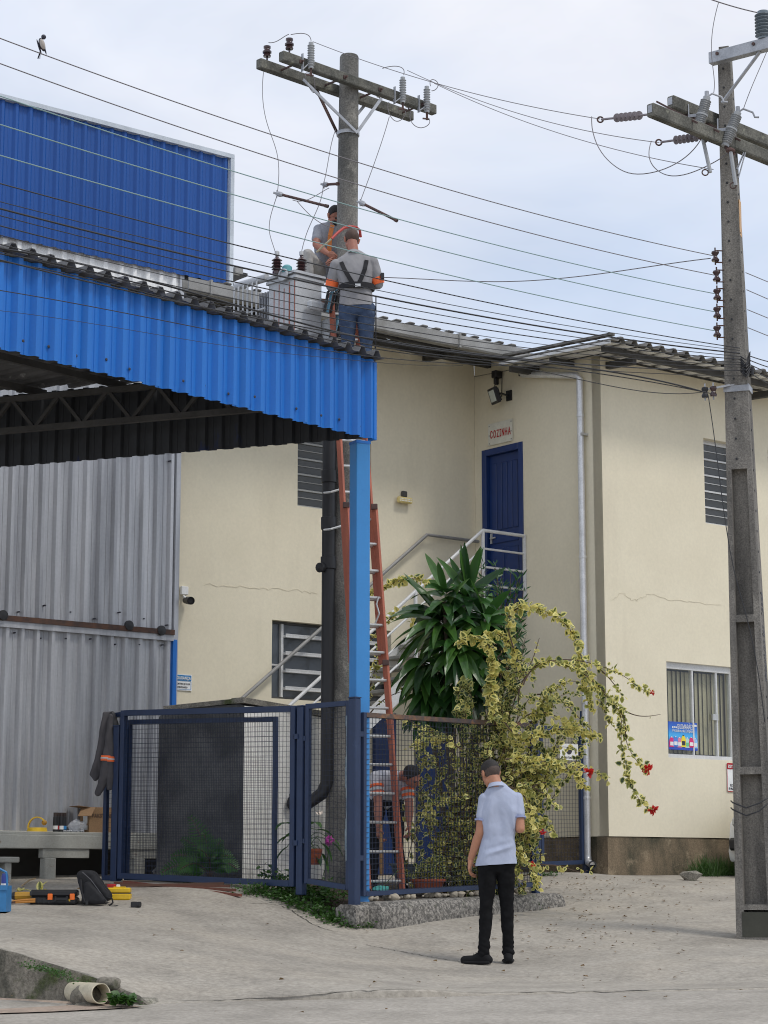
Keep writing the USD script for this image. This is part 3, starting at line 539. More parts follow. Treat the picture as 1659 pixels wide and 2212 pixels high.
M_dock = mat('dock_paint', (.36, .36, .325), (.29, .285, .25), scale=4, rough=.85, c3=(.17, .085, .04), scale3=5, band3=(.62, .72), st3=(1, 1, 2.5))
dock.part('edge_beam', FC.to(box(-9.5, e - .03, -.62, -.52, 1.90, 2.05, .008)), M_dock); dock.part('deck', FC.to(box(-9.5, e - .03, -.60, -.1, 2.05, 2.085, .006)), M_dock)
for a in (FC.hit(105, 1850, -.57)[0], FC.hit(297, 1860, -.57)[0], -8.6):
    l = dock.part('leg', FC.to(box(a - .07, a + .07, -.62, -.5, 1.4, 1.80, .008)), M_dock); dock.part('bracket', FC.to(box(a - .09, a + .5, -.6, -.5, 1.80, 1.90, .005)), M_dock)
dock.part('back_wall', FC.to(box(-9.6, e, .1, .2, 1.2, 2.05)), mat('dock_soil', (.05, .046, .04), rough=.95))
bb = Thing('billboard', 'deep blue ribbed metal billboard panel with pale edge trim above the warehouse', 'billboard', FC.pt(-6, -.3, 8.95))
for k in range(6):
    x1 = -4.265 - k * .93; bb.part('sheet', FC.to(sheet(x1 - .935, x1, 8.905, 10.545, pitch=.186, depth=.032, y=-.15 - .002 * (k % 2), crest=.16, flank=.16)), M_bill)
bb.part('trim', FC.to(box(-9.8, -4.205, -.21, -.13, 10.55, 10.605)), M_trim); bb.part('trim', FC.to(box(-4.26, -4.205, -.21, -.13, 8.88, 10.547)), M_trim)
bb.part('frame', FC.to(cat(box(-4.93, -4.3, -.145, -.10, 8.99, 9.05), box(-4.93, -4.3, -.145, -.10, 10.4, 10.46), *[bar((-4.4 - 1.4 * k, -.0, 9.3), (-4.4 - 1.4 * k, -.0, 10.5), .06) for k in range(4)], *[bar((-4.4 - 1.4 * k, .02, 10.2), (-4.4 - 1.4 * k, 1.1, 9.3), .05) for k in range(4)])), M_steel)
bb.part('bottom_trim', FC.to(box(-4.43, -4.215, -.19, -.12, 8.855, 8.9)), M_steel)
bb.part('lamp_bracket', FC.to(cat(box(-4.17, -4.04, -.2, -.1, 9.07, 9.15, .01), bar((-4.21, -.15, 9.1), (-4.1, -.15, 9.1), .03))), M_gutter)

# ---------------------------------------------------------------- blue canopy
cn = Thing('canopy', 'bright blue ribbed metal canopy over the yard on a blue corner post', 'canopy', FF.pt(-2, .5, 5.9))
fb, ft = 5.90, 6.71; pitch = .205
for k in range(7):
    x1 = -.03 - k * .98; cn.part('fascia_sheet', FF.to(sheet(x1 - .984, x1, fb, ft, pitch=pitch, depth=.05, y=-.002 * (k % 2), crest=.22, flank=.17)), M_blue)
cn.part('corner_trim', FF.to(cat(box(-.03, .012, -.06, .03, fb - .012, ft - .02, .004))), M_blue)
cn.part('bolt', FF.to(cat(*[lathe([(.012, 0), (.014, .006), (.008, .012)], (x, -.012 - (.04 if k % 3 == 0 else .0), fb + .10 + .02 * (k % 2)), (x, -.3, fb + .1 + .02 * (k % 2)), 8) for k, x in enumerate(np.arange(-6.4, -.1, .31))])), M_ink)
cn.part('fascia_rail', FF.to(cat(bar((-6.8, .04, 6.0), (-.04, .04, 6.0), .05), bar((-6.8, .04, 6.66), (-.04, .04, 6.66), .05))), M_steel)
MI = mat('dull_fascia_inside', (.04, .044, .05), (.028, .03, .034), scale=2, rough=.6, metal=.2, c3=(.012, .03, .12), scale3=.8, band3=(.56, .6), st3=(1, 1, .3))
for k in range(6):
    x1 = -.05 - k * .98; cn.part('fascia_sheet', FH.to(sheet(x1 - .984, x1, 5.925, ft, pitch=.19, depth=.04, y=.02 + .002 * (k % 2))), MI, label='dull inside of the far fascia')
# ribbed roof sheets, their ends poking past the fascia
dHx, dHy = -.329, .944
wq = [FC.pt(-4.9, -.3, 0), FC.pt(-9.4, -.3, 0)]; wl = [((q[:2] - FF.o) @ FF.d, (q[:2] - FF.o) @ FF.n) for q in wq]
def bmax(a): return min(max(0.1, a / dHx * dHy * .985), wl[0][1] + (a - wl[0][0]) * (wl[1][1] - wl[0][1]) / (wl[1][0] - wl[0][0]))
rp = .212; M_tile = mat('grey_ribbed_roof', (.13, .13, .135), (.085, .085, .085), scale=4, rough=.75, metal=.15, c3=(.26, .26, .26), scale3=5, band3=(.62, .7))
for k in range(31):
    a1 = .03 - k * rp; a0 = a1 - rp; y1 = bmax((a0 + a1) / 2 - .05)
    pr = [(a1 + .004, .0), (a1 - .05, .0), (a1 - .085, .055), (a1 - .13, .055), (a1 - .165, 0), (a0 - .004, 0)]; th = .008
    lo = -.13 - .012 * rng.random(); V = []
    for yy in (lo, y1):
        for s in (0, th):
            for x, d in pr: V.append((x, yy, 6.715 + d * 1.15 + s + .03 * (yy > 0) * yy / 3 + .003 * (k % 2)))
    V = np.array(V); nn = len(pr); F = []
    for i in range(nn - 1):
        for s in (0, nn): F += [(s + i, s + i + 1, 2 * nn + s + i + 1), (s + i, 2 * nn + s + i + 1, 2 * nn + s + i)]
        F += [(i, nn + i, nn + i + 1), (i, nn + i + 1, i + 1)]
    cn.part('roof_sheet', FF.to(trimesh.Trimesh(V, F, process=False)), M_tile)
# lattice girder
def hp(px, py, b): return FH.hit(px, py, b)
tb = -.42
a0, z0 = hp(0, 866, tb); a1, z1 = hp(500, 818, tb); c0_, w0 = hp(0, 931, tb); c1_, w1 = hp(520, 888, tb)
zt, zb_ = (z0 + z1) / 2, (w0 + w1) / 2
cn.part('girder_chord', FH.to(bar((-6, tb, zt), (-.35, tb, zt), .06, .055)), M_steel); cn.part('girder_chord', FH.to(bar((-6, tb, zb_), (-.35, tb, zb_), .06, .06)), M_steel)
xs_ = np.arange(-5.9, -.4, .285)
for k, (xa_, xb_) in enumerate(zip(xs_[:-1], xs_[1:])): cn.part('girder_brace', FH.to(bar((xa_, tb, zt if k % 2 else zb_), (xb_, tb, zb_ if k % 2 else zt), .04, .035)), M_steel)
for b in (.8, 1.7, 2.6, 3.5): cn.part('purlin', FF.to(bar((wl[0][0] * 0 - 6.2, b, 6.675), (b / dHy * dHx - .05, b, 6.675), .05, .07)), M_steel)
cn.part('purlin', FF.to(bar((-5.2, .3, 6.6), (-4.2, 3.6, 6.6), .12, .16)), M_steel)
FP = Frame(at(768, 1950, 20.44)[:2], 62.0)
cn.part('post', FP.to(box(-.0, .155, 0, .155, g1(*FP.o) - .4, fb + .02, .006)), M_postblue, label='sky blue square corner post')
cn.part('cap_plate', FP.to(box(-.004, .159, -.004, .159, fb + .0, fb + .03)), M_blue)
# ---------------------------------------------------------------- mesh fences and gates
def lerp(a, b, t): return a + (b - a) * t
def panel(t, fr, x0, x1, zb, zt, b=0.0, fw=.045, pitch=.05, frame=M_navy, top=None, stiles=(), name='wire_mesh', wr=.0029):
    """A framed panel of welded mesh; zb, zt are (left, right) heights."""
    B = lambda x: lerp(zb[0], zb[1], (x - x0) / (x1 - x0)); T = lambda x: lerp(zt[0], zt[1], (x - x0) / (x1 - x0)); h = fw / 2
    t.part('stile', fr.to(box(x0, x0 + fw, b - h, b + h, B(x0), T(x0), .004)), frame); t.part('stile', fr.to(box(x1 - fw, x1, b - h, b + h, B(x1), T(x1), .004)), frame)
    t.part('rail', fr.to(bar((x0 + fw, b, B(x0) + h), (x1 - fw, b, B(x1) + h), fw, fw)), frame); t.part('rail', fr.to(bar((x0 + fw, b, T(x0) - h), (x1 - fw, b, T(x1) - h), fw, fw)), top or frame)
    for s in stiles: t.part('stile', fr.to(box(s, s + fw, b - h, b + h, B(s) + fw, T(s) - fw, .004)), frame)
    W = []; r = wr / 2
    for x in np.arange(x0 + fw + .012, x1 - fw, pitch): W.append(box(x - r, x + r, b - r, b + r, B(x) + fw * .6, T(x) - fw * .6))
    n = int((T(x0) - B(x0)) / pitch)
    for k in range(1, n): W.append(bar((x0 + fw * .6, b - wr * .8, lerp(B(x0), T(x0), k / n)), (x1 - fw * .6, b - wr * .8, lerp(B(x1), T(x1), k / n)), wr, wr))
    t.part(name, fr.to(cat(W)), M_wire, kind='stuff')
M_rusttop = mat('rust_worn_rail', (.13, .085, .06), (.05, .055, .075), scale=7, rough=.85, c3=(.24, .12, .06), scale3=6, band3=(.5, .65))
gate = Thing('mesh_gate', 'wide navy sliding gate of square wire mesh in front of the stained low wall', 'gate', FG.pt(-2, 0, 1.5))
panel(gate, FG, -3.30, -.745, (1.575, 1.50), (3.365, 3.285), b=-.03, fw=.06)
for z in (1.9, 2.95): gate.part('hinge', FG.to(box(-.76, -.70, -.06, -.02, z, z + .05)), M_navy)
fx = Thing('fixed_mesh_panel', 'navy mesh panel standing just behind the wide sliding gate', 'fence', FG.pt(-2, .1, 1.5))
xs0 = FG.hit(590, 1700, .1)[0]; panel(fx, FG, -3.34, xs0 + .05, (1.56, 1.52), (3.27, 3.2), b=.1)
np_ = Thing('narrow_mesh_panel', 'narrow navy mesh panel between the blue corner post and the sliding gate', 'fence', FG.pt(-.3, 0, 1.5))
panel(np_, FG, -.625, -.035, (1.53, 1.47), (3.295, 3.30), b=-.01, fw=.05)
for z in (1.92, 2.93): np_.part('hinge', FG.to(box(-.67, -.62, -.04, .0, z, z + .045)), M_navy)
np_.part('drip_mark', FG.to(cat(*[box(-.082 - .01 * math.sin(k), -.066, -.0365, -.035, 1.75 + .1 * k, 1.852 + .1 * k) for k in range(14)])), mat('bare_zinc_streak', (.25, .3, .33), (.12, .17, .22), scale=14))
t = Thing('gate_post', 'navy steel gate post between the sliding gate and the narrow panel', 'post', FG.pt(-.69, 0, 1.4)); t.part('shaft', FG.to(box(-.725, -.645, -.05, .03, 1.42, 3.27, .006)), M_navy); t.part('cap', FG.to(box(-.727, -.643, -.052, .032, 3.27, 3.285, .003)), M_navy)
t = Thing('gate_post', 'tall navy steel post at the street corner of the mesh fence', 'post', FG.pt(0, 0, 1.3)); t.part('shaft', FG.to(box(-.03, .06, -.06, .03, g1(*FG.pt(0, 0, 0)[:2]) - .1, 3.32, .008)), M_navy); t.part('cap', FG.to(box(-.032, .062, -.062, .032, 3.32, 3.33)), M_navy)
for z in (1.75, 2.95): t.part('hinge', FR.to(box(.03, .115, -.02, .02, z, z + .05)), M_navy)
t = Thing('gate_post', 'navy steel post at the far left end of the sliding gate', 'post', FG.pt(-3.5, 0, 1.45)); t.part('shaft', FG.to(box(-3.42, -3.33, -.05, .035, 1.42, 3.2, .006)), M_navy); t.part('cap', FG.to(box(-3.425, -3.325, -.055, .04, 3.2, 3.21)), M_navy)
sidep = Thing('side_mesh_panel', 'short navy mesh panel left of the gate with the jacket hung over it', 'fence', FG.pt(-3.65, .1, 1.5)); panel(sidep, FG, -3.65, -3.36, (1.56, 1.56), (3.35, 3.36), b=.06, fw=.05)
rf = Thing('mesh_fence', 'navy wire mesh fence with rust worn top rail on the concrete kerb', 'fence', FR.pt(1.5, 0, 1.4))
panel(rf, FR, .115, 2.93, (1.41, 1.49), (3.19, 3.235), b=0, fw=.045, top=M_rusttop, wr=.0042)
t = Thing('fence_post', 'navy post at the far right end of the kerb fence among the bougainvillea', 'post', FR.pt(2.97, 0, 1.4)); t.part('shaft', FR.to(box(2.935, 3.01, -.03, .04, 1.35, 3.25, .006)), M_navy); t.part('cap', FR.to(box(2.93, 3.015, -.035, .045, 3.25, 3.262)), M_navy)
e0, e1 = FR.pt(3.0, 0, 0)[:2], FA.pt(-.86, .36, 0)[:2]; dv = e1 - e0; FE = Frame(e0, math.degrees(math.atan2(dv[0], dv[1]))); LE = float(np.linalg.norm(dv))
rt = Thing('return_mesh_fence', 'navy mesh fence running back from the kerb fence towards the building', 'fence', FE.pt(LE / 2, 0, 1.5)); panel(rt, FE, .06, LE - .04, (1.46, 1.68), (3.2, 3.42), fw=.06, stiles=(LE * .35, LE * .66))
zb0 = FA.hit(1170, 1870, .35)[1]; zt0 = FA.hit(1170, 1568, .35)[1]
wg = Thing('pedestrian_gate', 'small navy mesh gate beside the downpipe with a white notice', 'gate', FA.pt(-.4, .35, 1.65))
panel(wg, FA, -.84, -.10, (zb0, zb0 + .02), (zt0, zt0 + .02), b=.35, fw=.05)
wg.part('post', FA.to(box(-.10, -.03, .31, .38, 1.55, zt0 + .22, .006)), M_navy)
na, nz = FA.hit(1207, 1606, .33), FA.hit(1247, 1643, .33)
wg.part('notice', FA.to(plate(sbox(na[0], nz[1], nz[0], na[1]), .312, .318)), M_paper); wg.part('lettering', cat(on_wall(FA, text('(ao lado)', .03), (na[0] + nz[0]) / 2, nz[1] + .02, .311, width=.18), on_wall(FA, text('ENTRADA', .03, True), (na[0] + nz[0]) / 2, nz[1] + .07, .311, width=.22)) if False else on_wall(FA, text('(ao lado)', .03), (na[0] + nz[0]) / 2, nz[1] + .02, .311, width=.18), M_ink)
wg.part('notice_print', FA.to(plate(Point((na[0] + nz[0]) / 2, (na[1] + nz[1]) / 2 + .02).buffer(.05), .3095, .3118)), M_ink)

# concrete planter kerb under the fence
kx = np.linspace(-.12, 3.25, 120); prof = [(-.26, 0), (-.26, .45), (-.245, .8), (-.2, .97), (-.12, 1), (.05, 1), (.12, .9), (.14, .2)]
V = []
for i, x in enumerate(kx):
    q = FR.pt(x, -.22, 0); zb = g1(q[0], q[1]) - .06; zt = 1.375 + .022 * x - .02; s = 1 if .06 < i / 119 < .97 else .55
    for j, (y, h) in enumerate(prof):
        nz_ = (meshkit.fbm(np.array([x * 9, y * 11 + j, 2.2]), 4) - .5) * .07
        V.append((x, y * (s if y < 0 else 1) + nz_, zb + (zt - zb) * h * (1 if s == 1 else .93) + nz_ * .4 * (h > .5)))
V = np.array(V).reshape(len(kx), len(prof), 3)
pk = Thing('planter_kerb', 'rough pebbly concrete kerb carrying the mesh fence', 'kerb', FR.pt(1.5, -.1, 1.1)); m = grid_mesh(V[..., 0], V[..., 1], V[..., 2]); m.invert() if False else None
pk.part('body', FR.to(m), M_pebble, smooth=60)
for e in (0, -1): pk.part('end', FR.to(trimesh.convex.convex_hull(np.vstack([V[e], V[e] + [(.01 if e else -.01), 0, 0]]))), M_pebble)
# planted ground behind the fence
M_soil = mat('garden_soil', (.075, .055, .038), (.04, .03, .022), scale=8, rough=1, bump=.8, bscale=30, c3=(.16, .13, .10), scale3=10, band3=(.6, .7))
a_ = [FR.pt(.02, .1, 0), FR.pt(2.95, .1, 0), FR.pt(3.4, 2.6, 0), FC.pt(-1.2, -1.1, 0), FC.pt(-3.3, -1.15, 0), FG.pt(-2.9, .25, 0), FG.pt(-.75, .12, 0)]
gx, gy = np.meshgrid(np.arange(-3, 2.6, .1), np.arange(20.2, 25.5, .1)); pl_ = Polygon([q[:2] for q in a_]); import shapely
ins = shapely.contains_xy(pl_, gx, gy); Zs = gz(gx, gy); dd = shapely.distance(shapely.points(gx, gy), pl_.exterior)
Zs = np.where(ins, np.maximum(Zs + .02, np.where(gy < 23.2, 1.42, 1.5)) * 1.0 - .14 * np.exp(-dd * 6), Zs - .3) + .03 * (meshkit.noise(np.stack([gx * 5, gy * 5, gx * 0], -1)) - .5)
single('planted_soil', None, None, grid_mesh(gx, gy, Zs), M_soil, kind='structure', smooth=True)
def rock(c, r, seed, sq=.7):
    m = trimesh.creation.icosphere(2, 1.0); v = m.vertices; n = meshkit.fbm(v * 1.4 + seed * 7.7, 3)[:, None]; m.vertices = v * (.65 + .7 * n) * np.array([r, r * .85, r * sq]) + c; return m
M_stone = mat('pale_pebbles', (.42, .36, .27), (.28, .25, .2), scale=9, rough=.85)
R_ = []
for k in range(60):
    x = rng.uniform(.15, 2.9); q = FR.pt(x, rng.uniform(-.09, .1), 1.385 + .022 * x); R_.append(rock(q, rng.choice([.014, .02, .03, .045]) * rng.uniform(.8, 1.15), k))
single('pebbles', 'loose pale pebbles along the top of the fence kerb', 'pebbles', cat(R_), M_stone, kind='stuff', smooth=40)

# low stained wall behind the gate
c_ = at(526, 1700, 22.25); FW1 = Frame(c_, 128); FW2 = Frame(c_, 44)
M_mould = mat('black_moulded_render', (.045, .045, .046), (.10, .10, .098), scale=1.6, rough=.95, bump=.4, stretch=(1, 1, .5), c3=(.20, .20, .195), scale3=1.0, band3=(.48, .75), grain=.3)
M_lime = mat('stained_whitewash', (.84, .82, .77), (.74, .72, .66), scale=2, rough=.95, bump=.2, c3=(.20, .16, .12), scale3=1.5, band3=(.58, .78), st3=(1, 1, .35))
lw = Thing('stained_low_wall', 'low plastered wall with black mould on one face and whitewash on the other', 'wall', c_ * [1, 1, 0] + [0, 0, 1.5])
xl = FW1.hit(341, 1700)[0]; tp = 3.40
lw.part('dark_face', FW1.to(plate(Polygon([(xl, 1.2), (-.0, 1.2), (0, tp), (-.06, tp + .02), (xl + .1, tp + .02), (xl, tp - .06)]), 0, .16)), M_mould, label='black moulded face')
lw.part('white_face', FW2.to(plate(Polygon([(.0, 1.2), (1.75, 1.2), (1.75, tp - .1), (.3, tp), (.0, tp)]), 0, .16)), M_lime, label='whitewashed face')
cp = cat(FW1.to(bar((xl + .08, .08, tp + .03), (-.0, .08, tp + .06), .2, .05)), FW2.to(bar((-.03, .08, tp + .06), (1.75, .08, tp - .06), .2, .06)))
lw.part('coping', cp, M_kerb)
h_, hz_ = FW2.hit(626, 1735); t = Thing('hose_reel', 'black coil of hose hanging on the whitewashed low wall', 'hose', FW2.pt(h_, -.05, hz_)); 
t.part('coil', cat(*[trimesh.creation.torus(.075 - .012 * k, .014, major_sections=20, minor_sections=6, transform=FW2.M @ trimesh.transformations.translation_matrix([h_, -.05 - .012 * k, hz_]) @ trimesh.transformations.rotation_matrix(math.pi / 2, [1, 0, 0])) for k in range(3)]), M_black, smooth=50); t.part('hook', FW2.to(box(h_ - .01, h_ + .01, -.08, 0, hz_ + .08, hz_ + .1)), M_black)

# ---------------------------------------------------------------- round utility pole with cross-arms
M_conc = mat('pole_concrete', (.215, .205, .185), (.10, .098, .09), scale=3.2, rough=.97, bump=.6, bscale=55, stretch=(1, 1, .35), c3=(.30, .285, .25), scale3=5, band3=(.55, .75), grain=.4, gscale=60)
M_lich = mat('lichen_concrete', (.17, .165, .14), (.075, .075, .065), scale=4, rough=.97, bump=.6, bscale=60, c3=(.32, .32, .24), scale3=7, band3=(.6, .72), grain=.4, gscale=50)
M_brown = flat('brown_porcelain', (.035, .016, .016), rough=.18, coat=.5)
M_grey = flat('grey_porcelain', (.33, .34, .345), rough=.35)
M_galvst = mat('zinc_steel', (.42, .43, .45), (.32, .33, .35), scale=8, rough=.5, metal=.4)
M_ruststeel = mat('rust_brown_steel', (.11, .06, .05), (.06, .04, .038), scale=14, rough=.8)
M_cond = flat('grey_conductor', (.17, .155, .16), rough=.6)
M_verd = flat('verdigris_conductor', (.22, .33, .32), rough=.7)
M_cable = flat('black_cable', (.02, .02, .022), rough=.5)
Pb, Pt = at(733, 1920, 22.7), at(754.5, 121, 22.7)
up1 = Thing('round_utility_pole', 'round weathered concrete utility pole with the two men and double cross-arms', 'utility pole', Pb)
ax = Pt - Pb; Lp = np.linalg.norm(ax)
up1.part('shaft', lathe([(.0, -.4), (.17, -.4), (.165, 0), (.14, Lp * .42), (.122, Lp * .75), (.109, Lp - .02), (.1, Lp), (.0, Lp)], Pb, Pt, 28), M_conc, smooth=40)
FPo = Frame(at(752, 190, 22.7), 46.4)
def arm(T_, fr, lx, rx, ly, b, w=.09, h=.115, mt=M_lich, name='cross_arm'):
    a0, z0 = fr.hit(lx, ly, b); a1, _ = fr.hit(rx, ly, b); T_.part(name, fr.to(box(a0, a1, b - w / 2, b + w / 2, z0 - h / 2, z0 + h / 2, .01)), mt); return a0, a1, z0
fa0, fa1, fz = arm(up1, FPo, 607, 938, 121, -.165); ba0, ba1, bz = arm(up1, FPo, 558, 889, 137, .165)
for a in (fa0 + .25, -.25, .3, fa1 - .25): up1.part('tie_bolt', FPo.to(cat(bar((a, -.26, fz - .01), (a, .25, bz - .01), .018), box(a - .02, a + .02, -.225, -.212, fz - .03, fz + .01))), M_ruststeel)
def pin_insulator(T_, base, s=1.0, mt=None, name='pin_insulator'):
    pr = [(.012, -.05), (.012, .03), (.045, .03), (.05, .045), (.04, .06), (.038, .075), (.055, .08), (.056, .1), (.038, .115), (.036, .13), (.045, .14), (.045, .165), (.025, .175), (0, .178)]
    return T_.part(name, lathe([(r * s, h * s) for r, h in pr], base, n=16), mt or M_brown, smooth=50)
def onarm(fr, px, b, z): a = fr.hit(px, 150, b)[0]; return a
tops = {}
for px, b, z in ((577, .165, bz), (625, -.165, fz), (821, .165, bz + .0), (917, .165, bz)):
    a = FPo.hit(px, 110 if px < 700 else 190, b)[0]; a = min(a, ba1 - .05) if b > 0 else a
    q = FPo.pt(a, b, z + .085); pin_insulator(up1, q, .92); tops[px] = q + [0, 0, .13]
def arrester(T_, p, q, r=.042, n=9, mt=M_grey, name='arrester', mid=False):
    L = np.linalg.norm(np.array(q) - p); pr = [(.0, 0), (r * .7, 0), (r * .7, L * .06)]
    for k in range(n):
        h = L * (.08 + .84 * k / n); dh = L * .84 / n
        if mid and k in (n // 2,): pr += [(r * .85, h), (r * 1.05, h + dh * .1), (r * 1.05, h + dh * .95), (r * .7, h + dh)]; continue
        pr += [(r * .62, h), (r, h + dh * .45), (r * .98, h + dh * .55), (r * .62, h + dh * .62)]
    pr += [(r * .66, L * .93), (r * .66, L), (0, L)]
    return T_.part(name, lathe(pr, p, q, 16), mt, smooth=40)
arr = []
for px, y0, y1 in ((672, 92, 148), (870, 167, 222), (922, 187, 243)):
    a, zt_ = FPo.hit(px, y0, -.27); z0_ = FPo.hit(px, y1, -.27)[1]; p, q = FPo.pt(a, -.27, z0_), FPo.pt(a, -.27, zt_)
    arrester(up1, p, q); up1.part('bracket', FPo.to(cat(bar((a - .08, -.215, fz + .09), (a - .08, -.215, fz - .12), .035, .008), bar((a - .08, -.22, fz - .1), (a, -.27, z0_ + .08), .03, .01))), M_galvst)
    up1.part('ground_lead', cat(bar(p - [0, 0, .09], p, .025), bar(p + [-.05, -.02, -.08], p + [.03, .01, -.08], .015)), M_ruststeel); arr.append((p, q))
zc = FPo.hit(745, 277, -.12)[1]
for p_, b in (((655, 172), -.21), ((824, 212), -.21)):
    a, z = FPo.hit(p_[0] , p_[1], b); up1.part('brace', FPo.to(bar((a, b, z), (.02, -.13, zc - .01), .012, .035)), M_galvst)
for p_, b in (((677, 180), .21), ((800, 212), .21)):
    a, z = FPo.hit(p_[0], p_[1], b); up1.part('brace', FPo.to(bar((a, b, z), (-.02, .13, zc), .012, .035)), M_ruststeel if p_[0] < 700 else M_galvst)
up1.part('collar', lathe([(.125, 0), (.132, .0), (.132, .04), (.125, .04)], [FPo.o[0], FPo.o[1], zc - .02], n=24), M_galvst)
# black duct strapped to the pole
dt = Thing('black_cable_duct', 'thick black cable duct strapped down the left of the round pole', 'duct', at(709, 1690, 22.55))
p0, p1 = at(712, 905, 22.55), at(706, 1690, 22.55)
dt.part('pipe', tube([p0, lerp(p0, p1, .5), p1, p1 + [-.05, -.03, -.12], p1 + [-.22, -.08, -.25]], [.078, .074, .072, .07, .06], 14), M_black, smooth=50)
for f in (.17, .3, .41): dt.part('sleeve', lathe([(.07, 0), (.088, .01), (.088, .14), (.07, .15)], lerp(p0, p1, f) - [0, 0, .05], lerp(p0, p1, f) + [0, 0, 1], 14), M_black, smooth=40)
for y in (1063, 1143): dt.part('strap', tube([at(699, y + 2, 22.44), at(715, y, 22.42), at(742, y - 8, 22.52)], .012, 5), M_alu)
dt.part('knob', lathe([(0, 0), (.05, .01), (.055, .06), (0, .08)], at(697, 1226, 22.5), at(690, 1226, 22.45), 12), M_black, smooth=50)

# transformer hung beside the pole
cT = at(638, 650, 22.15); FTr = Frame(cT, 48); FTl = Frame(cT, 134)
M_tank = mat('transformer_grey', (.52, .535, .55), (.44, .455, .47), scale=3, rough=.5)
M_tankrust = mat('rust_streak', (.36, .13, .09), (.26, .09, .06), scale=20, rough=.8)
tr = Thing('transformer', 'grey steel pole transformer with rust streaks and cooling tubes', 'transformer', cT - [0, 0, .5])
wl_ = -FTl.hit(578, 650)[0]; wr_ = FTr.hit(697, 650)[0]; zt = FTl.hit(638, 590)[1]; zb = zt - .95
foot = lambda k: Polygon([(FTl.pt(-wl_ * k + (1 - k) * .0, 0, 0)[:2]), cT[:2], FTr.pt(wr_, 0, 0)[:2], (FTr.pt(wr_, 0, 0) + FTl.pt(-wl_, 0, 0) - cT)[:2]])
def prism(poly, z0, z1):
    m = trimesh.creation.extrude_polygon(poly, z1 - z0, engine='earcut'); m.apply_translation([0, 0, z0]); return m
tr.part('tank', prism(foot(1).buffer(-.03).buffer(.03), zb, zt), M_tank); tr.part('lid', prism(foot(1).buffer(.035), zt, zt + .03), M_tank)
tr.part('lid_flange', prism(foot(1).buffer(.02), zt - .05, zt - .02), M_tank)
def on_l(a0, a1, z0, z1, d=.004): return FTl.to(box(a0, a1, -d, 0, z0, z1))
tr.part('rust_streak', cat(*[on_l(-wl_ * f - .004, -wl_ * f + .006, zb, zt - .08 - .06 * (k % 2), .0035) for k, f in enumerate((.03, .2, .22, .4, .58, .76))]), M_tankrust)
tr.part('rating_number', cat(on_wall(FTl, text('09', .10), -wl_ * .86, zt - .78, -.003), on_wall(FTl, text('2', .06), -wl_ * .80, zt - .88, -.003)), M_ink)
o_ = FTl.pt(-wl_ * .32, -.045, zt + .0); tr.part('lifting_lug', lathe([(.0, 0), (.07, 0), (.07, .02), (.05, .02), (.05, 0.005)], o_, o_ + FTl.pt(0, -1, 0) - FTl.pt(0, 0, 0), 18), M_tank)
hx0 = FTl.hit(513, 612, .0)[0]; zh = FTl.hit(540, 612)[1]
tr.part('radiator_header', FTl.to(tube([(hx0, -.02, zh), (-wl_ + .01, -.02, zh)], .045, 10)), M_tank, smooth=50)
tr.part('radiator_header', FTl.to(tube([(hx0 + .02, -.05, zh - .36), (-wl_ + .01, -.05, zh - .36)], .012, 8)), M_tank)
for px in (516, 525, 535, 544.5, 554.5, 564): 
    a = FTl.hit(px, 640)[0]; tr.part('cooling_tube', FTl.to(tube([(a, -.03, zh), (a, -.07, zh - .04), (a, -.07, zh - .42)], .011, 8)), M_tank, smooth=50)
for k in range(5): tr.part('cooling_fin', FTl.to(box(-wl_ - .05 - .045 * k, -wl_ - .035 - .045 * k, .08, .4, zh - .55, zh - .12)), M_galvst)
tr.part('radiator_header', FTr.to(box(wr_ * .3, wr_ * 1.2, -.12, -.04, zt - .40, zt - .30, .02)), M_tank)
bush = []
for px, py in ((598, 560), (651, 580)):
    q = at(px, py + 32, 22.3); q[2] = zt + .03; pr = [(.0, 0), (.05, 0), (.05, .03), (.035, .04)]
    for k in range(4): pr += [(.06, .055 + .035 * k), (.035, .075 + .035 * k)]
    pr += [(.018, .2), (.018, .26), (0, .26)]; b_ = tr.part('bushing', lathe(pr, q, n=14), M_brown, smooth=50); tr.part('terminal', lathe([(.026, 0), (.026, .04), (.012, .05), (0, .05)], q + [0, 0, .22], n=8), M_alu, parent=b_); bush.append(q + [0, 0, .26])
q = at(620, 590, 22.25); q[2] = zt + .03; tr.part('cover', lathe([(0, 0), (.06, 0), (.055, .07), (.03, .09), (0, .09)], q, n=12), flat('teal_cap', (.10, .30, .32)))
tr.part('hanger', cat(bar(FTr.pt(wr_ - .02, .2, zt - .2), [Pb[0], Pb[1], zt - .2], .06), bar(FTr.pt(wr_ - .02, .2, zt - .75), [Pb[0], Pb[1], zt - .75], .06)), M_ruststeel)
tr.part('low_voltage_box', FTr.to(box(wr_ + .02, wr_ + .26, -.1, .06, zt - .95, zt - .45, .02)), M_tank)
for k in range(5):
    a = wr_ * (.72 + .12 * k); tr.part('cable', FTr.to(tube([(a, -.16, zt - .42), (a + .02, -.2, zt - .2), (a + .12, -.16, zt - .12), (a + .16, -.14, zt - .5), (a + .02, -.14, zt - 1.0)], .016, 6)), [M_cable, flat('pale_blue_cable', (.15, .36, .5)), M_cable, M_cable, flat('grey_cable', (.2, .2, .2))][k], smooth=50)

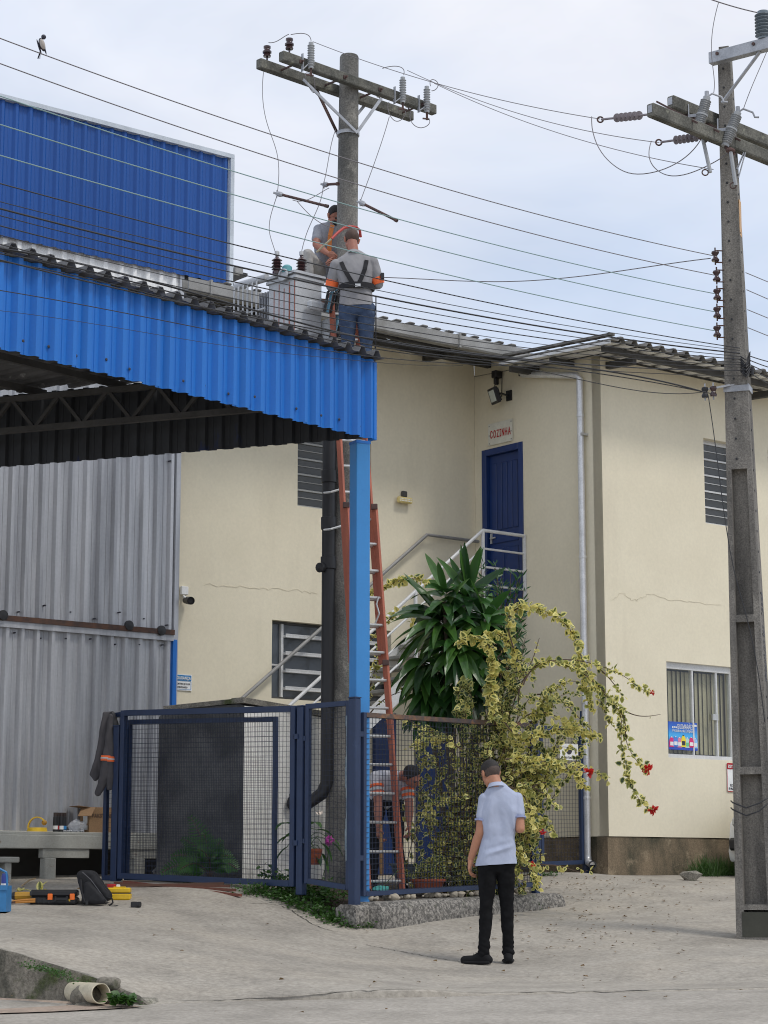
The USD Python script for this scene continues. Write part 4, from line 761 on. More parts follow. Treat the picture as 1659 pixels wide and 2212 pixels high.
# fuse rods clipped to the droppers
def rod(label, p, q, y):
    A, B = at(*p, y), at(*q, y - .25); t = Thing('fuse_rod', label, 'rod', (A + B) / 2, None)
    t.part('stick', tube([A, B], .016, 8), M_ruststeel); t.part('clamp', cat(lathe([(0, 0), (.028, .0), (.032, .05), (.02, .08), (0, .08)], A, B, 8), bar(A + [-.04, 0, .01], A + [.04, 0, -.01], .02), bar(A + [0, -.03, -.05], A + [0, .02, .04], .015)), M_galvst); t.part('ferrule', lathe([(0, 0), (.021, 0), (.021, .04), (0, .04)], B, B + (A - B), 8), M_ruststeel)
rod('long red brown fuse rod left of the round pole above the transformer', (598, 418), (709, 446), 22.5)
rod('short red brown fuse rod just left of the round pole', (700, 399), (731, 397), 22.6)
rod('red brown fuse rod hanging out to the right of the round pole', (778, 437), (858, 477), 22.5)

# ---------------------------------------------------------------- square pole with recessed faces
FQ = Frame(at(1590, 2028, 19.8), 110)
zg = 1.02; zr = at(1573, 1015, 19.8)[2]; ztop = at(1560, 103, 19.8)[2]
def ql(z):                                                   # left corner, width and depth at a height
    t = (z - zg) / (ztop - zg); px = lerp(1590.5, 1550, t); y = lerp(2028, 103, t); a = FQ.hit(px, y)[0]
    return a, lerp(.385, .118, t), lerp(.29, .135, t)
def qprism(z0, z1, fx0, fx1, fy0, fy1):
    """A block spanning fractions of the pole's tapering width and depth."""
    V = []
    for z in (z0, z1):
        a, w, d = ql(z)
        for fx_, fy in ((fx0, fy0), (fx1, fy0), (fx1, fy1), (fx0, fy1)): V.append((a + w * fx_, d * fy, z))
    F = [(0, 2, 1), (0, 3, 2), (4, 5, 6), (4, 6, 7)] + [f for k in range(4) for f in ((k, (k + 1) % 4, 4 + (k + 1) % 4), (k, 4 + (k + 1) % 4, 4 + k))]
    return FQ.to(trimesh.Trimesh(V, F, process=False))
sq = Thing('square_utility_pole', 'square concrete utility pole with recessed faces in front of the building', 'utility pole', FQ.pt(.15, .1, 1.0))
M_sq = mat('square_pole_concrete', (.225, .208, .182), (.095, .089, .08), scale=3, rough=.97, bump=.55, bscale=60, stretch=(1.5, 1.5, .3), c3=(.27, .25, .215), scale3=6, band3=(.55, .75), st3=(1, 1, .5), grain=.4, gscale=70)
zs = [zg + .12, at(1610, 1665, 19.8)[2], at(1600, 1337, 19.8)[2], zr]
sq.part('foot', qprism(zg - .5, zs[0], 0, 1, 0, 1), M_sq); sq.part('shaft', qprism(zr, ztop - .1, 0, 1, 0, 1), M_sq); sq.part('cap', qprism(ztop - .1, ztop, .08, .92, .08, .92), M_sq)
sq.part('flange', qprism(zs[0], zr, 0, .2, 0, 1), M_sq); sq.part('flange', qprism(zs[0], zr, .8, 1, 0, 1), M_sq); sq.part('web', qprism(zs[0], zr, .2, .8, .42, .6), M_sq)
for z in zs[1:3]: sq.part('rib', qprism(z - .035, z + .035, .2, .8, .0, 1), M_sq)
sq.part('rib', qprism(zs[0] + .15, zs[0] + .2, .2, .8, 0, 1), M_sq); sq.part('foot_recess', qprism(zs[0] - .1, zs[0] + .13, .15, .85, -.01, .0), mat('mossy_recess', (.07, .07, .055), rough=1))
H = []
for z in np.arange(zr + .1, ztop - .15, .2):
    a, w, d = ql(z); q = (a + w * .42, 0, z); H.append(FQ.to(lathe([(0, -.004), (.011, -.004), (.011, .02), (0, .02)], (q[0], -.002, q[2]), (q[0], 1, q[2]), 10)))
for z in np.arange(zs[1] + .3, ztop - .2, .2):
    a, w, d = ql(z); H.append(FQ.to(lathe([(0, -.004), (.011, -.004), (.011, .02), (0, .02)], (a + w + .002, d * .4, z), (a - 1, d * .4, z), 10)))
sq.part('bolt_hole', cat(H), M_black)
# cast lettering on its right face, reading upwards
def side_text(s, h, z0, L):
    m = text(s, h, True); lo, hi = m.bounds; v = m.vertices - lo; k = L / (hi[0] - lo[0]); a, w, d = ql(z0 + L / 2); slope = (ql(z0 + L)[1] + ql(z0 + L)[0] - ql(z0)[1] - ql(z0)[0]) / L
    m.vertices = np.c_[ql(z0)[0] + ql(z0)[1] + slope * v[:, 0] * k + .0015 + v[:, 2] * .5, d * .78 - v[:, 1] * 1.0, z0 + v[:, 0] * k]; return FQ.to(m)
zt_ = lambda y: at(1650, y, 19.8)[2]
for a_ in (('INDAIAL/10', .07, zt_(1472), .40), ('107', .07, zt_(1375), .11), ('2204', .07, zt_(1320), .19)): sq.part('lettering', side_text(*a_), M_ink)
a, w, d = ql(at(1590, 470, 19.8)[2]); z0, z1 = at(1590, 510, 19.8)[2], at(1590, 433, 19.8)[2]
sq.part('number_plate', FQ.to(box(a + w + .002, a + w + .006, d * .2, d * .85, z0, z1)), flat('orange_plate', (.55, .32, .13)))
sq.part('paper_scrap', FQ.to(cat(box(a * 0 + ql(2.9)[0] + ql(2.9)[1] + .002, ql(2.9)[0] + ql(2.9)[1] + .004, .1, .2, at(1650, 1690, 19.8)[2], at(1650, 1630, 19.8)[2]))), M_paper)
# cross-arms
FX = Frame(at(1572, 250, 19.85), 45.5)
a0, z0 = FX.hit(1404, 237, -.16); sq.part('cross_arm', FX.to(box(a0, a0 + 2.4, -.205, -.115, z0 - .065, z0 + .065, .012)), M_lich); ca, cz = a0, z0
b0, zb0_ = FX.hit(1448, 220, .13); sq.part('cross_arm', FX.to(box(b0, b0 + 2.4, .085, .175, zb0_ - .065, zb0_ + .065, .012)), M_lich)
sq.part('end_plate', FX.to(cat(box(a0 - .004, a0, -.185, -.135, z0 - .03, z0 + .045), box(b0 - .004, b0, .105, .155, zb0_ - .03, zb0_ + .045))), M_galvst)
for a in (a0 + .6, a0 + .95, a0 + 1.3): sq.part('tie_bolt', FX.to(bar((a, -.26, z0), (a, .22, zb0_), .018)), M_ruststeel)
# steel top arm with its tall insulator
FY = Frame(at(1545, 128, 19.65), 127)
u0, uz = FY.hit(1535, 128); sq.part('top_arm', FY.to(box(u0, u0 + .95, -.045, .045, uz - .06, uz + .06, .004)), M_galvst)
for x in (.1, .5): sq.part('bolt', FY.to(lathe([(0, 0), (.018, 0), (.018, .014), (0, .014)], (u0 + x, -.045, uz + .02), (u0 + x, -1, uz + .02), 6)), M_ruststeel)
sq.part('brace', bar(FY.pt(u0 + .55, -.01, uz - .06), at(1560, 222, 19.66), .04, .012), M_galvst)
ti, tz = FY.hit(1650, 88); ib = FY.pt(ti, 0, uz + .06); arrester(sq, ib, ib + [0, 0, .29], .085, 7, flat('slate_porcelain', (.16, .19, .21), rough=.25), name='post_insulator')
# fuse cutouts on the near arm
for (p, q) in (((1506, 288), (1527, 210)), ((1566, 316), (1594, 243))):
    A, B = at(*p, 19.45), at(*q, 19.45); arrester(sq, A, B, .055, 15, M_grey, 'fuse_cutout', mid=True)
    sq.part('cutout_hook', cat(tube([B, B + [.05, -.02, .03], B + [.14, -.03, -.01], B + [.16, -.03, -.06], B + [.2, -.03, -.06]], .01, 6), lathe([(0, 0), (.022, 0), (.022, .06), (0, .06)], B, n=8)), M_galvst)
    sq.part('cutout_hinge', cat(rock(A + [.05, -.02, -.05], .045, 3), bar(A, A + [.09, 0, -.09], .03)), M_ruststeel)
    sq.part('fuse_tube', tube([A + [.05, -.03, -.07], A + [.11 if p[0] < 1540 else .085, -.05, -.42]], .019, 8), M_grey); sq.part('fuse_ring', trimesh.creation.torus(.03, .007, major_sections=14, minor_sections=5, transform=trimesh.transformations.translation_matrix(A + [.11 - .05, -.05, -.42]) @ trimesh.transformations.rotation_matrix(math.pi / 2, [1, 0, 0])), M_ruststeel)
    m_ = (A + B) / 2; sq.part('bracket', cat(bar(m_, m_ + FX.d[0] * 0 + np.array([-.12, .08, .02]), .03), bar(m_ + [-.12, .08, .14], m_ + [-.12, .08, -.1], .03, .01)), M_galvst)
for p, q in (((1610, 330), (1595, 385)), ((1607, 330), (1592, 366))): sq.part('brace', bar(at(*p, 19.7), at(*q, 19.72), .035, .01), M_galvst)
# rack of reel insulators
reels = []
for px, py in ((1545, 554), (1548, 596), (1549, 636), (1549, 675), (1549, 716)):
    q = at(px, py, 19.75); qz = np.array([0, 0, .055]); s_ = sq.part('reel_insulator', lathe([(.0, -.05), (.035, -.05), (.04, -.035), (.03, -.02), (.02, -.008), (.02, .008), (.03, .02), (.04, .035), (.035, .05), (0, .05)], q, n=14), M_brown, smooth=50)
    sq.part('pin', cat(tube([q - [0, 0, .085], q + [0, 0, .09]], .008, 6), bar(q + [0, 0, .06], q + [.13, .06, .075], .02, .008), bar(q - [0, 0, .06], q + [.13, .06, -.045], .02, .008)), M_ruststeel, parent=s_); reels.append(q)
for px, py in ((1541, 846), (1523, 848)):
    q = at(px, py, 19.72); s_ = sq.part('reel_insulator', lathe([(0, -.05), (.03, -.05), (.035, -.03), (.02, 0), (.035, .03), (.03, .05), (0, .05)], q, n=12), M_brown if px > 1530 else M_black, smooth=50); sq.part('pin', cat(tube([q - [0, 0, .08], q + [0, 0, .09]], .008, 6), bar(q + [0, 0, .03], q + [.25, .05, .09], .02, .012)), M_galvst, parent=s_)
a, w, d = ql(at(1590, 842, 19.8)[2]); z_ = at(1590, 842, 19.8)[2]; sq.part('strap', FQ.to(cat(box(a - .01, a + w + .012, -.012, -.002, z_ - .03, z_ + .03), box(a + w + .002, a + w + .012, -.01, d + .01, z_ - .02, z_ + .04))), M_galvst)
a, w, d = ql(at(1600, 800, 19.8)[2]); q = at(1618, 805, 19.75); sq.part('cable_clamp', cat(*[box(q[0] - .05 + .05 * k, q[0] - .02 + .05 * k, q[1] - .1, q[1], q[2] - .05, q[2] + .04, .006) for k in range(2)]), M_black)
sq.part('cable_tangle', cat(*[tube([at(1600, 770 + 4 * k, 19.62), at(1612, 778 + 4 * k + 5 * math.sin(k), 19.58), at(1620, 760 + 5 * k, 19.6), at(1616, 785 + 3 * k, 19.6), at(1606, 790 + 2 * k, 19.6)], .008, 5) for k in range(9)]), M_cable)
# loose wire loops round the lower pole and the thin wire down its face
for k, (ya, yb, ym) in enumerate(((1730, 1720, 1745), (1745, 1730, 1762))):
    single('wire_loop', ('upper black wire looped loosely round the square pole', 'lower black wire sagging round the square pole')[k], 'wire', tube([at(1579, ya, 19.9), at(1583, ya + 4, 19.6), at(1612, ym, 19.5), at(1640, ym - 10, 19.45), at(1665, yb, 19.45), at(1700, yb - 12, 19.6)], .007, 6), M_cable, smooth=50)

# ---------------------------------------------------------------- wires
def wire(label, pts, r=.006, mt=None, sag=0.0, name='power_line', n=26, group=None, cat_='wire', exact=False):
    P = np.array(pts, float)
    if not exact and len(P) == 2:
        t = np.linspace(0, 1, n)[:, None]; P = P[0] + (P[1] - P[0]) * t; P[:, 2] -= 4 * sag * (t * (1 - t))[:, 0]
    elif not exact:
        from scipy.interpolate import CubicSpline, PchipInterpolator
        s = np.r_[0, np.cumsum(np.linalg.norm(np.diff(P, axis=0), axis=1))]; P = CubicSpline(s, P)(np.linspace(0, s[-1], n))
    return single(name, label, cat_, tube(P, r, 6), mt or M_cond, group=group, smooth=60)
FS = Frame(reels[0], 46.0)                                    # the street lines hang in planes of this heading
def street_line(label, left, right, r, mt, sag, b=0.0, name='power_line', tail=None, group=None, off=(0, 0, 0)):
    A = FS.hitp(-60, left, b); B = np.array(right, float) if np.ndim(right) and len(right) == 3 else FS.hitp(right[0], right[1], b); t = np.linspace(0, 1, 30)[:, None]
    P = A + (B - A) * t; P[:, 2] -= 4 * sag * (t * (1 - t))[:, 0]
    if tail is not None: P = np.vstack([P, FS.hitp(*tail, b + .0)[None]])
    return single(name, label, 'wire', tube(P, r, 6), mt, group=group, smooth=60)
nth = ('top', 'second', 'third', 'fourth', 'lowest')
for k, (l, rt_) in enumerate(zip((60, 115, 187, 250, 318), (None,) * 5)):
    street_line(f'{nth[k]} of the five bare wires ending at the insulator rack', l, reels[k] + [-.03, -.03, 0], .0042, M_cond if k < 2 else M_verd, (.14, .14, .12, .10, .09)[k], 0, group=None)
for k, (p, q) in enumerate((((1611, 589), (1700, 626)), ((1613, 626), (1700, 664)), ((1615, 669), (1700, 704)), ((1616, 708), (1700, 742)))):
    wire(f'{nth[k]} of the four wires leaving the square pole to the right', [at(*p, 19.95), at(*q, 21.0)], .0042, M_cond, .0)
# telephone and fibre cables, a slack bundle
cab = [(400, (1598, 752), .010), (440, (1598, 757), .007), (455, (1598, 763), .015), (470, (1600, 770), .008), (492, (1602, 776), .010), (512, (1602, 783), .006), (532, (1604, 788), .008), (548, (1604, 793), .006), (566, (1606, 800), .012)]
cn_ = ('topmost', 'second', 'thick third', 'fourth', 'fifth', 'thin sixth', 'seventh', 'thin eighth', 'ninth')
for k, (l, r_, rad) in enumerate(cab):
    street_line(f'{cn_[k]} black cable of the bundle crossing the blue canopy to the square pole', l - 20, at(*r_, 19.62), rad * .46, M_cable, 0.10 + .014 * k, -.25, name='telephone_cable')
low = [((-60, 528), (400, 628), (800, 733), (1100, 775), (1300, 800), (1524, 848), .0075, 'twisted low cable running under the office eave'), ((-60, 540), (400, 640), (800, 745), (1100, 783), (1300, 808), (1536, 850), .005, 'slim low cable under the office eave'),
       ((-60, 556), (400, 655), (800, 752), (1130, 795), (1300, 830), (1525, 846), .004, 'lowest slack cable under the office eave'), ((-60, 618), (400, 702), (800, 770), (1130, 792), (1400, 806), (1640, 812), .0035, 'thin cable crossing the blue fascia to the clamp'), ((-60, 665), (300, 716), (553, 756), (700, 772), (805, 782), (1000, 790), .002, 'hair thin wire across the blue fascia')]
for *ps, rad, lb in low:
    Q = [FS.hitp(x, y, -.2) for x, y in ps]; wire(lb, Q, rad, M_cable, name='telephone_cable', n=40)
for k in range(5): wire(f'{("first", "second", "third", "fourth", "fifth")[k]} black cable fanning right from the square pole', [at(1617, 768 + 9 * k, 19.6), at(1720, 790 + 16 * k, 20.6)], .005, M_cable, .02, name='telephone_cable')
# primary wires from the round pole to the square one
ends = [at(1296, 257, 20.6), at(1424, 308, 20.2), at(1541, 366, 19.85)]; starts = [at(676, 90, 22.75), at(880, 152, 22.8), at(938, 180, 22.8)]
for k in range(3): wire(f'{("upper", "middle", "lower")[k]} high wire between the round and the square pole', [starts[k], ends[k]], .0042, M_cond, .13 if k else .1)
for k, (p, q) in enumerate((((1300, 258), (1403, 247)), ((1428, 307), (1522, 294)))):
    A, B = at(*p, 20.55 if not k else 20.15), at(*q, 19.75); L = np.linalg.norm(B - A); pr = [(0, 0), (.012, 0), (.012, L * .27)]
    for j in range(6): h = L * (.3 + .55 * j / 6) + .02; pr += [(.010, h), (.046, h + .005), (.046, h + .009), (.010, h + .012)]
    pr += [(.012, L * .92), (.012, L), (0, L)]; t = Thing('strain_insulator', ('grey finned strain insulator at the end of the upper high wire', 'grey finned strain insulator at the end of the middle high wire')[k], 'insulator', (A + B) / 2)
    t.part('rod', lathe(pr, A, B, 14), flat('polymer_grey_%d' % k, (.20, .175, .185), rough=.5), smooth=40); t.part('eye', trimesh.creation.torus(.03, .009, major_sections=14, minor_sections=6, transform=trimesh.transformations.translation_matrix(A + (A - B) / L * .03) @ trimesh.transformations.rotation_matrix(math.pi / 2, [1, 0, 0])), M_ruststeel)
J = [((1278, 252), (1282, 290), (1300, 330), (1330, 360), (1365, 375), (1420, 370), (1480, 340), (1513, 303), 'upper slack jumper loop left of the square pole'), ((1407, 305), (1402, 335), (1412, 360), (1440, 378), (1475, 378), (1520, 362), (1560, 340), (1574, 328), 'lower slack jumper loop left of the square pole')]
for *ps, lb in J: wire(lb, [at(x, y, lerp(20.5, 19.5, i / (len(ps) - 1))) for i, (x, y) in enumerate(ps)], .005, M_cond, n=34)
wire('overhead wire arriving at the steel top arm', [at(1480, -22, 19.0), at(1545, 2, 19.2), at(1640, 28, 19.55)], .006, M_cond)
wire('dropper from the overhead wire to the left fuse cutout', [at(1552, 6, 19.2), at(1540, 60, 19.3), at(1538, 130, 19.35), at(1543, 175, 19.4), at(1541, 205, 19.45)], .004, M_cond)
wire('dropper from the steel arm to the right fuse cutout', [at(1659, 105, 19.5), at(1640, 150, 19.5), at(1625, 185, 19.45), at(1605, 238, 19.45)], .004, M_cond)
wire('thin wire hanging down the face of the square pole', [at(1530, 855, 19.5), at(1545, 960, 19.52), at(1566, 1120, 19.5), at(1590, 1250, 19.5), at(1612, 1330, 19.5), at(1634, 1430, 19.5), at(1652, 1560, 19.5)], .0045, M_cable)
wire('slack service wire from the lineman to the insulator rack', [at(823, 599, 22.4), at(1000, 607, 21.8), at(1106, 608, 21.4), at(1300, 591, 20.7), at(1430, 572, 20.2), at(1535, 558, 19.8)], .005, M_cond)
# droppers and jumpers on the round pole
D_ = [('long dropper from the left end of the back cross-arm', [(570, 150), (567, 200), (578, 270), (598, 330), (602, 385), (599, 418)]), ('dropper from the left fuse rod to the first bushing', [(599, 420), (584, 470), (582, 500), (590, 530), (597, 556)]), ('dropper beside the shaft to the middle fuse rod', [(725, 280), (712, 330), (703, 380), (698, 400)]),
      ('dropper from the middle fuse rod to the second bushing', [(698, 402), (690, 440), (664, 500), (650, 550), (645, 575)]), ('dropper from the right arm to the right fuse rod', [(841, 252), (820, 320), (795, 390), (778, 436)]), ('slack jumper from the left fuse rod to the middle one', [(632, 432), (655, 434), (690, 418), (711, 406)]), ('slack jumper from the left fuse rod behind the pole', [(642, 435), (660, 455), (690, 480), (722, 492)])]
for lb, ps in D_: wire(lb, [at(x, y, 22.5) for x, y in ps], .0042, M_cond)
for lb, ps, y in (('curved jumper under the left arrester', [(671, 160), (672, 195), (677, 200), (679, 175), (677, 165)], 22.35), ('curved jumper under the middle arrester', [(841, 220), (842, 248), (858, 262), (873, 252), (876, 240)], 22.7), ('curved jumper under the right arrester', [(888, 240), (890, 265), (910, 276), (928, 265), (925, 255)], 22.8),
                  ('jumper between the two left pin insulators', [(580, 92), (600, 88), (616, 78), (624, 74)], 22.4), ('jumper from the left arrester to its pin insulator', [(672, 88), (664, 75), (650, 72), (628, 75)], 22.4), ('jumper from the middle arrester to its pin insulator', [(872, 162), (870, 148), (850, 143), (826, 148)], 22.7), ('jumper over the right arrester', [(930, 186), (936, 172), (946, 180), (940, 194), (932, 196)], 22.8)):
    wire(lb, [at(x, yy, y) for x, yy in ps], .0045, M_cond)

# ---------------------------------------------------------------- extension ladder
M_fg = mat('orange_fibreglass', (.42, .125, .07), (.32, .098, .06), scale=6, rough=.6, stretch=(1, 1, .3), c3=(.24, .08, .055), scale3=5, band3=(.6, .75))
lb_, rb_ = at(795, 1926, 21.25), at(869, 1926, 21.55); lt_, rt2 = at(722, 628, 22.28), at(775, 632, 22.5)
ld = Thing('extension_ladder', 'tall orange fibreglass extension ladder leaning on the round pole', 'ladder', (lb_ + rb_) / 2)
nrm = np.cross(rb_ - lb_, lt_ - lb_); nrm /= np.linalg.norm(nrm); nrm *= np.sign(nrm[1]) or 1
def lad(f0, f1, off_, inset, w, h):
    ls = [lerp(lb_, lt_, f0) + nrm * off_, lerp(lb_, lt_, f1) + nrm * off_]; rs = [lerp(rb_, rt2, f0) + nrm * off_, lerp(rb_, rt2, f1) + nrm * off_]; u = (rb_ - lb_) / np.linalg.norm(rb_ - lb_)
    for p in (ls, rs):
        s = inset * (1 if p is ls else -1); ld.part('side_rail', bar(p[0] + u * s, p[1] + u * s, w, h, up=nrm), M_fg)
    L = np.linalg.norm(lt_ - lb_); n = int(L * (f1 - f0) / .3)
    for k in range(n):
        f = f0 + (k + .35) * .3 / L; A, B = lerp(lb_, lt_, f) + nrm * off_ + u * inset, lerp(rb_, rt2, f) + nrm * off_ - u * inset; ld.part('rung', tube([A, B], .016, 8), M_alu, smooth=50)
lad(0, .62, 0, 0, .03, .075); lad(.36, 1.0, .06, .004, .028, .068)
for f in (.62, .36):
    for a_, b_ in ((lb_, lt_), (rb_, rt2)): q = lerp(a_, b_, f); ld.part('bracket', box(q[0] - .035, q[0] + .035, q[1] - .05, q[1] + .1, q[2] - .03, q[2] + .03, .006), M_ruststeel)
q = lerp(rb_, rt2, .44) + [-.04, -.03, 0]; ld.part('rung_lock', tube([q + [0, 0, .18], q + [-.02, -.01, .1], q + [.01, -.01, 0], q + [-.04, 0, -.12]], .01, 6), M_alu)
for p in (lb_, rb_): ld.part('foot', box(p[0] - .03, p[0] + .03, p[1] - .04, p[1] + .04, p[2] - .06, p[2] + .03, .008), M_black)

# ---------------------------------------------------------------- small bird on the top wire
bp = FS.hitp(90, 108, 0.0); bd = Thing('swallow', 'small dark swallow with pale breast perched on the top wire', 'bird', bp)
def ell(c, r, rot=None, sub=2):
    m = trimesh.creation.icosphere(sub, 1.0); m.apply_scale(r)
    if rot is not None: m.apply_transform(rot)
    m.apply_translation(c); return m
M_bird = flat('dark_plumage', (.03, .03, .045)); M_breast = flat('pale_breast', (.38, .34, .30))
tilt = trimesh.transformations.rotation_matrix(-.3, [0, 1, 0]) @ trimesh.transformations.rotation_matrix(.25, [1, 0, 0])
bd.part('body', ell(bp + [0, .01, .045], (.021, .026, .05), tilt), M_bird, smooth=True); bd.part('breast', ell(bp + [.006, -.008, .042], (.018, .022, .04), tilt), M_breast, smooth=True)
bd.part('head', ell(bp + [.012, -.004, .098], (.018, .02, .018)), M_bird, smooth=True); bd.part('beak', lathe([(.005, 0), (.0, .014)], bp + [.014, -.022, .096], bp + [.016, -.05, .094], 6), M_bird)
for s in (-1, 1): bd.part('wing', ell(bp + [s * .018 - .004, .016, .03], (.007, .018, .058), tilt), M_bird, smooth=True); bd.part('tail_feather', bar(bp + [-.012, .02, .0], bp + [-.024 + s * .007, .03, -.055], .01, .003), M_bird)
for s in (-1, 1): bd.part('foot', tube([bp + [s * .008, .0, .012], bp + [s * .008, -.002, -.002]], .003, 5), M_ruststeel)
# ---------------------------------------------------------------- people
_ico = trimesh.creation.icosphere(2, 1.0).vertices
def hull(*b): return m3.Manifold.hull_points(np.vstack([_ico * r + np.array(p, float) for p, r in b]))
def chain(*b): return [hull(b[i], b[i + 1]) for i in range(len(b) - 1)]
def union(L): return m3.Manifold.batch_boolean(L, m3.OpType.Add)
def to_tri(M): m = M.to_mesh(); return trimesh.Trimesh(np.array(m.vert_properties[:, :3], float), np.array(m.tri_verts), process=False)
def to_man(t): return m3.Manifold(m3.Mesh(vert_properties=np.array(t.vertices, np.float32), tri_verts=np.array(t.faces, np.uint32)))
def smooth(M, res=.016, it=12):
    t = to_tri(M.refine_to_length(res)); trimesh.smoothing.filter_taubin(t, lamb=.5, nu=.52, iterations=it); return t
def unit(v): v = np.array(v, float); return v / np.linalg.norm(v)
def ellm(c, R, r): 
    M = np.zeros((3, 4)); M[:, :3] = np.array(R).T * np.array(r); M[:, 3] = c; return m3.Manifold.sphere(1.0, 28).transform(M)
def hand(w, d, side, up_, curl=.5, s=1.08):
    """An open-ended hand: wrist w, direction d, thumb towards side, fingers bend towards up_."""
    d, side, up_ = unit(d), unit(side), unit(up_); L = []
    pc = w + d * .045 * s
    kn = [w + d * (.088 - .006 * abs(k - 1.2)) * s + side * (.030 - .020 * k) * s for k in range(4)]
    L += [hull((w, .024 * s), (kn[0], .0125 * s), (kn[3], .011 * s)), hull((w + side * .012, .018 * s), (kn[1], .0125 * s), (kn[2], .0125 * s))]
    for k in range(4):
        ln = (.040, .045, .042, .033)[k] * s; p = kn[k]; a = 0
        for j in range(3):
            a += curl * (.55, .8, .6)[j]; q = p + (d * math.cos(a) + up_ * math.sin(a)) * ln * (1, .68, .55)[j]
            L.append(hull((p, (.0098, .0088, .008)[j] * s), (q, (.0088, .008, .0068)[j] * s))); p = q
    t0 = w + d * .025 * s + side * .024 * s; t1 = t0 + (d * .55 + side * .65 + up_ * .4) * .036 * s; t2 = t1 + (d * .8 + up_ * .5 - side * .05) * .03 * s
    L += [hull((w + d * .015, .02 * s), (t0, .014 * s)), hull((t0, .013 * s), (t1, .0105 * s)), hull((t1, .0105 * s), (t2, .0085 * s))]
    return smooth(union(L), .0045, 6)
def wrinkle(t, amp, f=(14, 14, 9), seed=0):
    n = t.vertex_normals; t.vertices = t.vertices + n * (amp * (meshkit.fbm(t.vertices * np.array(f) + seed, 3) - .5))[:, None]; return t
def head(c, f, u):
    """Head pieces round centre c, facing f with up u: skin manifold, hair manifold and face details."""
    f = unit(f); u = unit(np.array(u) - f * (np.array(u) @ f)); r = np.cross(f, u); R = np.array([r, f, u]); P = lambda a, b, h: c + r * a + f * b + u * h
    skin = [ellm(P(0, -.012, .028), R, (.076, .096, .088)), hull((P(0, .035, -.02), .058), (P(0, .055, -.085), .028), (P(.03, .0, -.06), .035), (P(-.03, .0, -.06), .035)),
            hull((P(0, .09, .02), .012), (P(0, .105, -.018), .014)), hull((P(.012, .092, -.022), .01), (P(-.012, .092, -.022), .01)), hull((P(.025, .078, .028), .014), (P(-.025, .078, .028), .014)),
            hull((P(.018, .08, -.052), .008), (P(-.018, .08, -.052), .008))]
    for s in (-1, 1): skin.append(hull((P(.078 * s, -.012, .018), .011), (P(.081 * s, -.02, -.005), .012), (P(.076 * s, -.008, -.03), .008), (P(.088 * s, -.03, .012), .006)))
    hr = ellm(P(0, -.016, .034), R, (.081, .099, .092)).trim_by_plane(unit(u * .62 - f * .78), float(unit(u * .62 - f * .78) @ P(0, .012, .032)) - .012)
    eyes = [trimesh.creation.icosphere(2, .012) for _ in (0, 1)]
    for m, s in zip(eyes, (-1, 1)): m.apply_translation(P(.031 * s, .078, .006))
    return skin, hr, eyes, P, (r, f, u)
M_skin = mat('tan_skin', (.47, .22, .13), (.40, .18, .105), scale=9, rough=.5, grain=.06)
M_skin2 = mat('sunburnt_skin', (.40, .17, .115), (.33, .135, .09), scale=9, rough=.5, grain=.06)
M_hair = mat('short_dark_hair', (.012, .010, .009), (.028, .022, .019), scale=120, rough=.7, bump=.4, bscale=300)
M_hairbr = mat('cropped_brown_hair', (.09, .05, .035), (.06, .035, .025), scale=120, rough=.7, bump=.4, bscale=300)
M_eye = flat('dark_eye', (.02, .015, .012), rough=.2)
